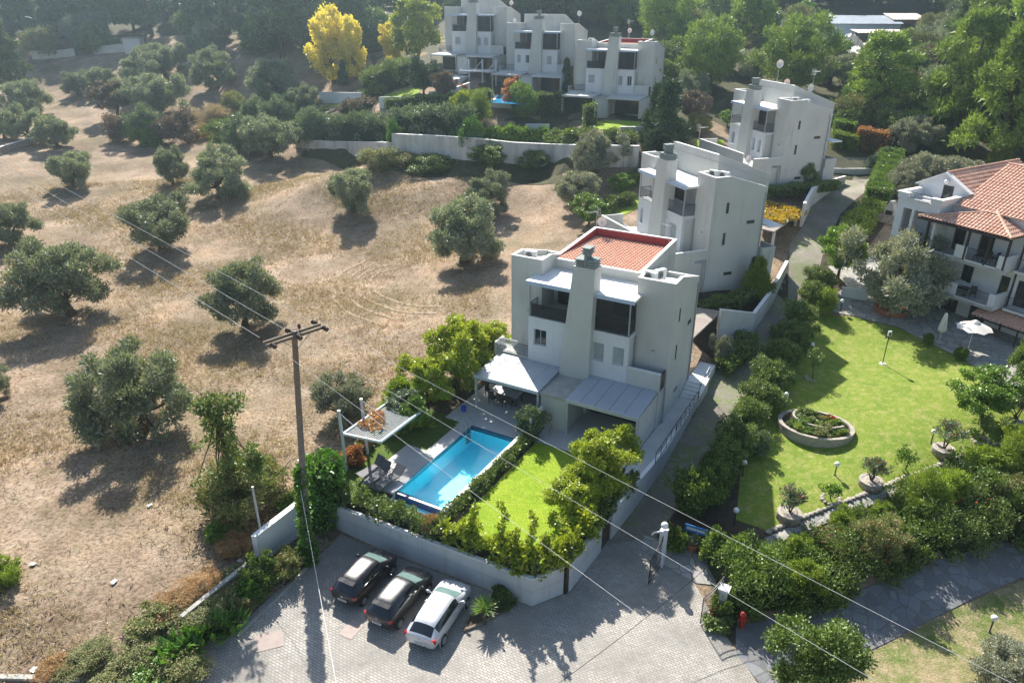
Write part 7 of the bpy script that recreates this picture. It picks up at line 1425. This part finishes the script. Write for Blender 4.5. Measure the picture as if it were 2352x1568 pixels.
# hazy wood gate wall
pwall('boundary_wall', [(215, 124, 108), (300, 118, 100), (325, 116, 92)], .3, M['stucco'], 'pale boundary wall rising to a white block at the edge of the wood'); pwall('boundary_wall', [(75, 137, 118), (130, 134, 117), (173, 128, 112)], .3, M['stucco'], 'pale boundary wall left of the entrance gate of the wood')
pwall('stone_wall', [(0, 356, 340), (82, 330, 315)], .4, M['stonewall'], 'low stone wall at the far left edge')
a, b = D(174, 130), D(214, 126); t = empty('entrance_gate', tuple(a), 0, 'low dark gate between the boundary walls of the wood', 'gate'); r = MB(); dd = b - a; railing(r, (0, 0), (dd[0], dd[1]), 0, 1.3, .25, .03); r.build('bars', M['dark'], t)
hs = empty('white_house', tuple(D(322, 117)), R(10), 'small white building behind the boundary wall of the wood', 'house'); MB().box(-3.5, 0, 0, 5, -1, 2.6).build('wall', M['white'], hs); MB().box(-3.7, .2, -.2, 5.2, 2.601, 2.8).build('roof', M['concrete'], hs)
draped('patio_paving', px((1395,537),(1430,523),(1457,522),(1484,544),(1420,562)), M['coping'], dz=.06)
draped('planting_bed', [tuple(D(1728, 764)[:2]), tuple(D(1768, 708)[:2]), tuple(D(1806, 626)[:2]), tuple(D(1812, 575)[:2]), tuple(loc('H2', 2.4, 7.5)[:2]), tuple(loc('H2', -.3, 7.5)[:2]), tuple(loc('H2', -.3, -5)[:2]), tuple(loc('main', 1.6, 9.5)[:2]), tuple(D(1655, 722)[:2])], M['soil'], dz=.04)
# driveway walls, carports, upper gate
pwall('driveway_wall', [(1648, 784, 712), (1728, 766, 720), (1768, 710, 668), (1806, 628, 600)], .25, M['pale_concrete'], 'curved pale wall along the driveway below the side-on villa', drop=2.5); pwall('driveway_wall', [(1840, 530, 468), (1862, 476, 432), (1902, 446, 415), (1940, 423, 405)], .25, M['pale_concrete'], 'curved pale wall along the driveway below the topmost villa', drop=2.5)
def carport(name, pts, z, m, label, posts, rz=0):
    P = [atZ(x, y, z) for x, y in pts]; c = np.mean(P, axis=0); t = empty(name, (c[0], c[1], 0), 0, label, 'carport'); n = len(P)
    V = [(p[0] - c[0], p[1] - c[1], p[2]) for p in P] + [(p[0] - c[0], p[1] - c[1], p[2] - .15) for p in P]
    raw('roof', V, [tuple(range(n)), tuple(range(2 * n - 1, n - 1, -1))] + [(i, n + i, n + (i + 1) % n, (i + 1) % n) for i in range(n)], m, t)
    for x, y in posts: Q = atZ(x, y, z - .15); g_ = gz(Q[0], Q[1]); MB().box(Q[0] - c[0] - .12, Q[0] - c[0] + .12, Q[1] - c[1] - .12, Q[1] - c[1] + .12, g_ - .2, z - .16).build('post', M['white'], t)
    return t, c
def plankmat():
    m, N, L, B = newmat('roof_planks'); v = wpos(N); mp = N.new('ShaderNodeMapping'); mp.inputs[2].default_value = (0, 0, R(29)); L.new(v, mp.inputs[0]); br = N.new('ShaderNodeTexBrick'); L.new(mp.outputs[0], br.inputs[0]); br.inputs['Scale'].default_value = 1; br.inputs['Brick Width'].default_value = 3; br.inputs['Row Height'].default_value = .16; br.inputs['Mortar Size'].default_value = .012
    br.inputs['Color1'].default_value = (.33, .28, .24, 1); br.inputs['Color2'].default_value = (.24, .20, .175, 1); br.inputs['Mortar'].default_value = (.05, .045, .04, 1); c = mixc(N, L, .4, br.outputs[0], noise(N, L, 2, 5, v).outputs[1], 'OVERLAY'); L.new(c, B.inputs['Base Color']); B.inputs['Roughness'].default_value = .9; return m
M['plank'] = plankmat()
carport('carport', [(1592, 776), (1658, 714), (1600, 706), (1540, 760)], 4.9, M['plank'], 'plank roofed carport behind the nearest villa', [(1654, 719)])
t, c = carport('carport', [(1748, 525), (1778, 532), (1840, 487), (1762, 465), (1735, 500)], 7.2, M['plank'], 'plank carport beside the side-on villa under a golden vine', [(1779, 530), (1830, 494)])
Q = [atZ(x, y, 7.25) for x, y in ((1768, 472), (1790, 478), (1815, 484), (1830, 490), (1772, 488), (1795, 495), (1812, 500), (1765, 502), (1785, 508))]; o = quads('vine', leaves([(q[0], q[1], 7.35, .95) for q in Q], 2600, .26, .2, 911, squash=.25), LM['vinegold']); tag(o, 'golden and red vine covering the carport roof', 'vine')
pwall('gate_fence_wall', [(1905, 398, 388), (2003, 402, 388)], .2, M['stucco'], 'low wall carrying the dark fence at the top of the driveway')
a, b = D(1905, 397), D(2003, 401); t = empty('fence', tuple(a + np.array([0, -.05, .6])), 0, 'dark grey fence across the top of the driveway', 'fence'); r = MB(); dd = b - a; railing(r, (0, 0), (dd[0], dd[1]), 0, 1.4, .14, .02); r.build('bars', M['grey'], t)
mb = MB(); p, q = D(1905, 417), D(1888, 440); r = MB(); railing(r, (0, 0), (q[0] - p[0], q[1] - p[1]), 0, .9, .2); o = r.build('handrail', M['dark']); o.location = p; tag(o, 'short dark handrail on the driveway bend', 'railing')
cr = empty('covered_car', tuple(D(1880, 408)), R(40), 'car under a pale cover beside the topmost driveway villa', 'car'); V = []; F = []; pr = [(-2.1, .3), (-2.05, .8), (-1.2, .95), (-.7, 1.4), (.8, 1.42), (1.4, 1.0), (2.1, .85), (2.2, .3)]
for y, k in ((-.85, .85), (-.6, 1), (.6, 1), (.85, .85)): V += [(x, y, z * k) for x, z in pr]
for i in range(3):
    for k in range(7): F.append((i * 8 + k, i * 8 + k + 1, i * 8 + 9 + k, i * 8 + 8 + k))
F += [tuple(range(8)), tuple(range(24, 32))[::-1]]; raw('cover', V, F, M['shutter'], cr, True)
for sx in (-1.35, 1.3):
    for sy in (-.8, .8): MB().lathe([(.3, -.09), (.3, .09)], 14).xf(Matrix.Translation((sx, sy, .3)) @ Matrix.Rotation(R(90), 4, 'X')).build('wheel', M['rubber'], cr)
# sheds on the hill
corr = {}
def corrmat(k, c, c2):
    m = mat(k, c, .7, .4, c2=c2, sc=.9); return m
M['tin'] = corrmat('grey_tin', (.33, .38, .43), (.22, .25, .29)); M['tinw'] = corrmat('white_tin', (.66, .64, .60), (.50, .36, .30)); M['rust'] = corrmat('rusty_tin', (.20, .10, .08), (.13, .07, .06)); M['bluewall'] = corrmat('blue_grey_sheet', (.36, .44, .54), (.30, .37, .46))
def shed(x, y, wd, dp, h, rm, wm, label, rz=0, open_=False, pitch=.6):
    P = D(x, y); t = empty('shed', tuple(P), R(rz), label, 'shed', 'metal sheds on the hill')
    w_ = wpx(P, wd) / 2; b = MB()
    if open_:
        for sx in (-w_ + .1, w_ - .1):
            for sy in (0.1, dp - .1): b.tube([(sx, sy, -.5), (sx, sy, h)], .08, 6)
        b.build('post', M['flower' if False else 'rust'], t)
    else: b.box(-w_, w_, 0, .15, -.8, h).box(-w_, -w_ + .15, .15, dp, -.8, h).box(w_ - .15, w_, .15, dp, -.8, h).box(-w_ + .15, w_ - .15, dp - .15, dp, -.8, h); b.build('wall', wm, t); MB().box(-w_ * .3, w_ * .1, -.04, -.005, 0, h * .7).build('door', M['brownglass'], t)
    n = max(6, int(w_ * 2 / .35)); V = []; F = []
    for i in range(n + 1):
        u = -w_ - .4 + (2 * w_ + .8) * i / n; zz = .06 * (i % 2)
        V += [(u, -.6, h + .05 + zz), (u, dp + .4, h + .05 + pitch + zz)]
    for i in range(n): F.append((2 * i, 2 * i + 2, 2 * i + 3, 2 * i + 1))
    o = raw('roof', V, F, rm, t); o.modifiers.new('s', 'SOLIDIFY').thickness = .05
shed(1985, 90, 150, 7, 3.2, M['tin'], M['bluewall'], 'long shed with a blue grey wall and grey tin roof', -4, pitch=1.6); shed(2084, 76, 70, 6, 2.8, M['tinw'], M['rust'], 'shed with a pale rust streaked roof right of the long shed', -4, pitch=1.2); shed(2020, 106, 100, 5, 2.6, M['tinw'], M['rust'], 'open white roofed shelter in front of the long shed', -6, True, .5); shed(2078, 124, 72, 6, 2.6, M['rust'], M['brown'], 'dark rusty roofed shed at the front right of the yard', -6, pitch=1.0)
draped('yard', px((1878, 112), (1890, 100), (2060, 96), (2050, 120), (1990, 128)), M['pale_concrete'], dz=.06)
cv = empty('caravan', tuple(D(2022, 116)), R(8), 'white caravan in front of the rusty shed', 'caravan'); w_ = 2.6; MB().prism([(-w_, .5), (w_, .5), (w_ - .1, 1.6), (w_ - .5, 2.4), (-w_ + .5, 2.4), (-w_ + .05, 1.6)], 'y', -1.1, 1.1).build('body', M['acwhite'], cv); MB().box(-1.6, -.3, -1.115, -1.103, 1.3, 1.9).box(.3, 1.6, -1.115, -1.103, 1.3, 1.9).build('window', M['glass'], cv); MB().lathe([(.32, -1.12), (.32, 1.12)], 12).xf(Matrix.Translation((0, 0, .32)) @ Matrix.Rotation(R(90), 4, 'X')).build('wheel', M['rubber'], cv)
for i, (x, y, s, lab) in enumerate([(1918, 102, 2.2, 'white tarpaulin heap at the left of the yard'), (1950, 103, 2.8, 'white tarpaulin heap in the middle of the yard'), (1890, 98, 1.6, 'small pale crate stack at the edge of the yard')]):
    P = D(x, y); V = []; F = []; n = 9
    for a in range(n):
        for b in range(n): xx, yy = a / (n - 1) * 2 - 1, b / (n - 1) * 2 - 1; V.append((xx * s, yy * s * .7, max(0, (1 - max(abs(xx), abs(yy)) ** 2.5)) * s * .75 * (1 + .2 * math.sin(a * 2 + b * 1.3 + i)) - .05))
    for a in range(n - 1):
        for b in range(n - 1): F.append((a * n + b, a * n + b + 1, a * n + n + b + 1, a * n + n + b))
    o = raw('tarpaulin_heap', V, F, M['acwhite']); o.location = P; tag(o, lab, 'tarpaulin')
shrub('green', 1920, 118, 36, 1.2, 'palm-like green bush in front of the tarpaulins')
pwall('terrace_edge', [(2078, 198, 180), (2128, 200, 182)], .3, M['white'], 'pale wall among the trees left of the sunlit grove'); 
for x, y, wd, k, lab in [(2080, 235, 90, 'purple', 'brownish thicket behind the yellow sapling'), (2120, 190, 110, 'purple', 'reddish brown thicket in front of the sunlit grove'), (2100, 140, 90, 'weed', 'dry tall grass right of the rusty shed'), (2030, 240, 60, 'hedge', 'leafy bush below the grey olives'), (1975, 215, 60, 'hedge', 'dark bush below the right grey olive'), (1590, 260, 60, 'hedge', 'bush under the round pine right of the conifer'), (1605, 305, 60, 'weed', 'brown bush at the foot of the round pine'), (2150, 345, 70, 'hedgegrey', 'grey bush behind the hotel olives'), (1960, 300, 90, 'hedge', 'dark undergrowth behind the orange topped hedge'), (1560, 330, 50, 'glossy', 'laurel bush at the right of the big conifer'), (1880, 270, 50, 'hedge', 'undergrowth right of the topmost driveway villa')]: shrub(k, x, y, wd, .8, lab)
# ---------------------------------------------------------------- street planting, yucca, cannas, weeds, tufts, litter
def blades(name, P, n, L, wd, k, label, cat, seed, up=.5, curve=.3, spread=.1, hgt=0):
    g = rnd(seed); d = g.normal(size=(n, 3)) * np.array([1, 1, .5]); d[:, 2] = np.abs(d[:, 2]) + up; d = unit(d); b = unit(np.cross(d, np.array([0, 0, 1.]) + g.normal(size=(n, 3)) * .1)); l = L * (.7 + .5 * g.random(n))[:, None]; o0 = np.c_[g.normal(size=(n, 2)) * spread, np.full(n, hgt)]
    q = np.stack([o0 - b * wd * .2, o0 + d * l * .5 + b * wd * .5, o0 + d * l - np.array([0, 0, 1.]) * l * curve * .5, o0 + d * l * .5 - b * wd * .5], 1); o = quads(name, q, LM[k]); o.location = P; tag(o, label, cat); return o
P = D(1113, 1432); yt = empty('yucca', tuple(P), 0, 'spiky green yucca in the timber edged bed by the silver car', 'plant'); MB().tube([(0, 0, -.1), (0, 0, 1.0)], [.1, .07], 7).build('trunk', M['bark'], yt); o = blades('leaves', (0, 0, 0), 150, .75, .07, 'green', None, None, 921, .15, .1, .03, .95); o.parent = yt
for i, (x, y) in enumerate(((420, 1492), (445, 1478), (470, 1462), (500, 1452), (395, 1508), (520, 1445))): o = blades('canna', tuple(D(x, y)), 46, 1.1, .3, 'ivy', ['canna clump with broad leaves in the middle of the street bed', 'canna clump with an orange bloom', 'canna clump right of the orange bloom', 'canna clump near the block wall end', 'canna clump at the lower left of the row', 'rightmost canna clump of the row by the kerb'][i], 'plant', 930 + i, 1.0, .1, .3); tag(o, group='broad leaved cannas in the street bed')
for i, (x, y, wd, k, hr, lab) in enumerate([(598, 1345, 90, 'glossy', .9, 'shiny dark bush below the white wall stub'), (575, 1378, 60, 'ivy', 1.0, 'broad leaved bush at the kerb'), (560, 1400, 60, 'weed', .7, 'yellowish weed bush beside the kerb'), (650, 1318, 90, 'weed', .7, 'straggly bush at the foot of the white wall stub'), (420, 1545, 130, 'weed', .42, 'tangled weeds at the lower end of the street bed'), (360, 1560, 120, 'green', .35, 'green weeds at the bottom edge left of the paving'), (330, 1500, 120, 'weed', .3, 'weeds along the lower field edge'), (450, 1420, 130, 'weed', .3, 'brambles behind the cannas'), (500, 1390, 120, 'weed', .3, 'brambles along the block wall'), (545, 1340, 100, 'weed', .3, 'brambles at the upper end of the block wall'), (400, 1395, 110, 'reddry', .3, 'rusty dry weeds in the lower field'), (470, 1345, 110, 'reddry', .3, 'orange brown weeds in the lower field'), (350, 1430, 100, 'weed', .4, 'low weeds left of the brambles'), (10, 1340, 90, 'thuja', .9, 'yellow green bush cut by the lower left edge'), (200, 1520, 120, 'weed', .3, 'weed patch above the lower left kerb'), (265, 1548, 100, 'weed', .3, 'weed patch at the end of the lower left kerb'), (130, 1540, 90, 'reddry', .4, 'dry weeds above the lower left kerb'), (535, 1258, 90, 'reddry', .4, 'brown heap of cuttings by the wall stub'), (500, 1240, 60, 'green', .7, 'fresh green weed in the lower field'), (665, 1168, 60, 'ivy', .7, 'bright ivy hanging over the white wall stub'), (1155, 1390, 60, 'glossy', .8, 'small dark plant at the wall end of the yucca bed')]):
    shrub(k, x, y, wd, hr, lab, v=i % 3)
def tufts():
    g = rnd(55); out = []
    X = g.uniform(-75, -2, 110000); Y = g.uniform(20, 108, 110000); c, s = math.cos(PITCH), math.sin(PITCH)
    Pl = MB(); n = 0
    ff = lambda x, y: math.sin(x * .35 + math.sin(y * .21) * 2) + math.sin(y * .43 + x * .13)
    pp = [L2(-16.2, -18.2), L2(-16.2, 9), L2(2, 9), L2(2, -18.2)]
    for x, y in zip(X, Y):
        if pip(pp, x, y) or pip(park, x, y) or ff(x, y) + g.normal() < .35: continue
        z = gz(x, y); f = y * c - (z - CAMZ) * s
        if abs(x / f) > .73 or n > 24000: continue
        n += 1; out.append((x, y, z))
    O = np.array(out); N = len(O); q = []
    for k in range(5):
        d = unit(g.normal(size=(N, 3)) * np.array([1, 1, .2]) + np.array([0, 0, .8])); b = unit(np.cross(d, g.normal(size=(N, 3)))); l = (.16 + .32 * g.random(N))[:, None]; o = O + np.c_[g.normal(size=(N, 2)) * .12, np.zeros(N)]
        q.append(np.stack([o - b * .012, o + d * l * .6 + b * .025, o + d * l, o + d * l * .6 - b * .02], 1))
    o = quads('dry_grass', np.concatenate(q), LM['straw']); tag(o, kind='stuff')
tufts()
for i, (x, y) in enumerate([(75, 1297), (262, 1338), (552, 1290), (500, 1410), (548, 1425), (420, 1392), (78, 1540), (122, 1538), (345, 1162), (700, 1255)]):
    P = D(x, y, .08); o = MB().add([(-.16, -.1, 0), (.14, -.12, .03), (.18, .1, 0), (-.1, .12, .05), (-.15, -.1, -.02), (.15, -.12, .01), (.18, .1, -.02), (-.1, .12, .03)], [(0, 1, 2, 3), (7, 6, 5, 4), (0, 4, 5, 1), (1, 5, 6, 2), (2, 6, 7, 3), (3, 7, 4, 0)]).build('paper_scrap', M['paper']); o.location = P; o.rotation_euler = (0, 0, i * 1.3); tag(o, 'white scrap of paper lying in the dry grass', 'litter', 'white scraps in the lower field')
# tyre tracks in the dry grass
def track(pts, label):
    Q = [D(x, y) for x, y in pts]; mb = MB()
    for off in (-.75, .75):
        prev = None
        for i in range(len(Q)):
            d = (Q[min(i + 1, len(Q) - 1)] - Q[max(0, i - 1)])[:2]; d /= np.linalg.norm(d); n = np.array([-d[1], d[0]]); a = Q[i][:2] + n * (off - .16); b = Q[i][:2] + n * (off + .16); cur = [(a[0], a[1], gz(*a) + .035), (b[0], b[1], gz(*b) + .035)]
            if prev: mb.add([prev[0], prev[1], cur[1], cur[0]], [(0, 1, 2, 3)])
            prev = cur
    o = mb.build('tyre_track', M['trk']); tag(o, kind='structure')
M['trk'] = mat('flattened_grass', (.36, .275, .19), .95, .1, c2=(.25, .185, .125), sc=2.2, bsc=8)
from itertools import chain
def spline(pts, n=8):
    out = []; P = [np.array(p, float) for p in pts]; P = [2 * P[0] - P[1]] + P + [2 * P[-1] - P[-2]]
    for i in range(1, len(P) - 2):
        for k in range(n): t = k / n; a, b, c, d = P[i - 1:i + 3]; out.append(tuple(.5 * (2 * b + (c - a) * t + (2 * a - 5 * b + 4 * c - d) * t * t + (3 * b - a - 3 * c + d) * t ** 3)))
    return out + [tuple(P[-2])]
track(spline([(905, 612), (852, 628), (832, 655), (858, 682), (930, 708), (1010, 712)]), ''); track(spline([(850, 602), (795, 632), (782, 672), (815, 712), (900, 742)]), '')
# ---------------------------------------------------------------- haze box over everything, standing in mainly for lens veil
pr_all = OL + OLS + PI + PIB + RP + list(BR.values()) + list(CY.values())
for t in pr_all:
    for ch in KIDS[t.name]: bpy.data.objects.remove(ch)
    bpy.data.objects.remove(t)
m, N, L, B = newmat('veil_haze'); N.remove(B); pv = N.new('ShaderNodeVolumePrincipled'); pv.inputs['Color'].default_value = (.66, .85, 1, 1); pv.inputs['Density'].default_value = .0006; pv.inputs['Anisotropy'].default_value = .85
L.new(pv.outputs[0], N['Material Output'].inputs['Volume'])
hz_ = MB().box(-320, 320, -30, 360, -6, 75).build('haze', m); tag(hz_, kind='stuff')
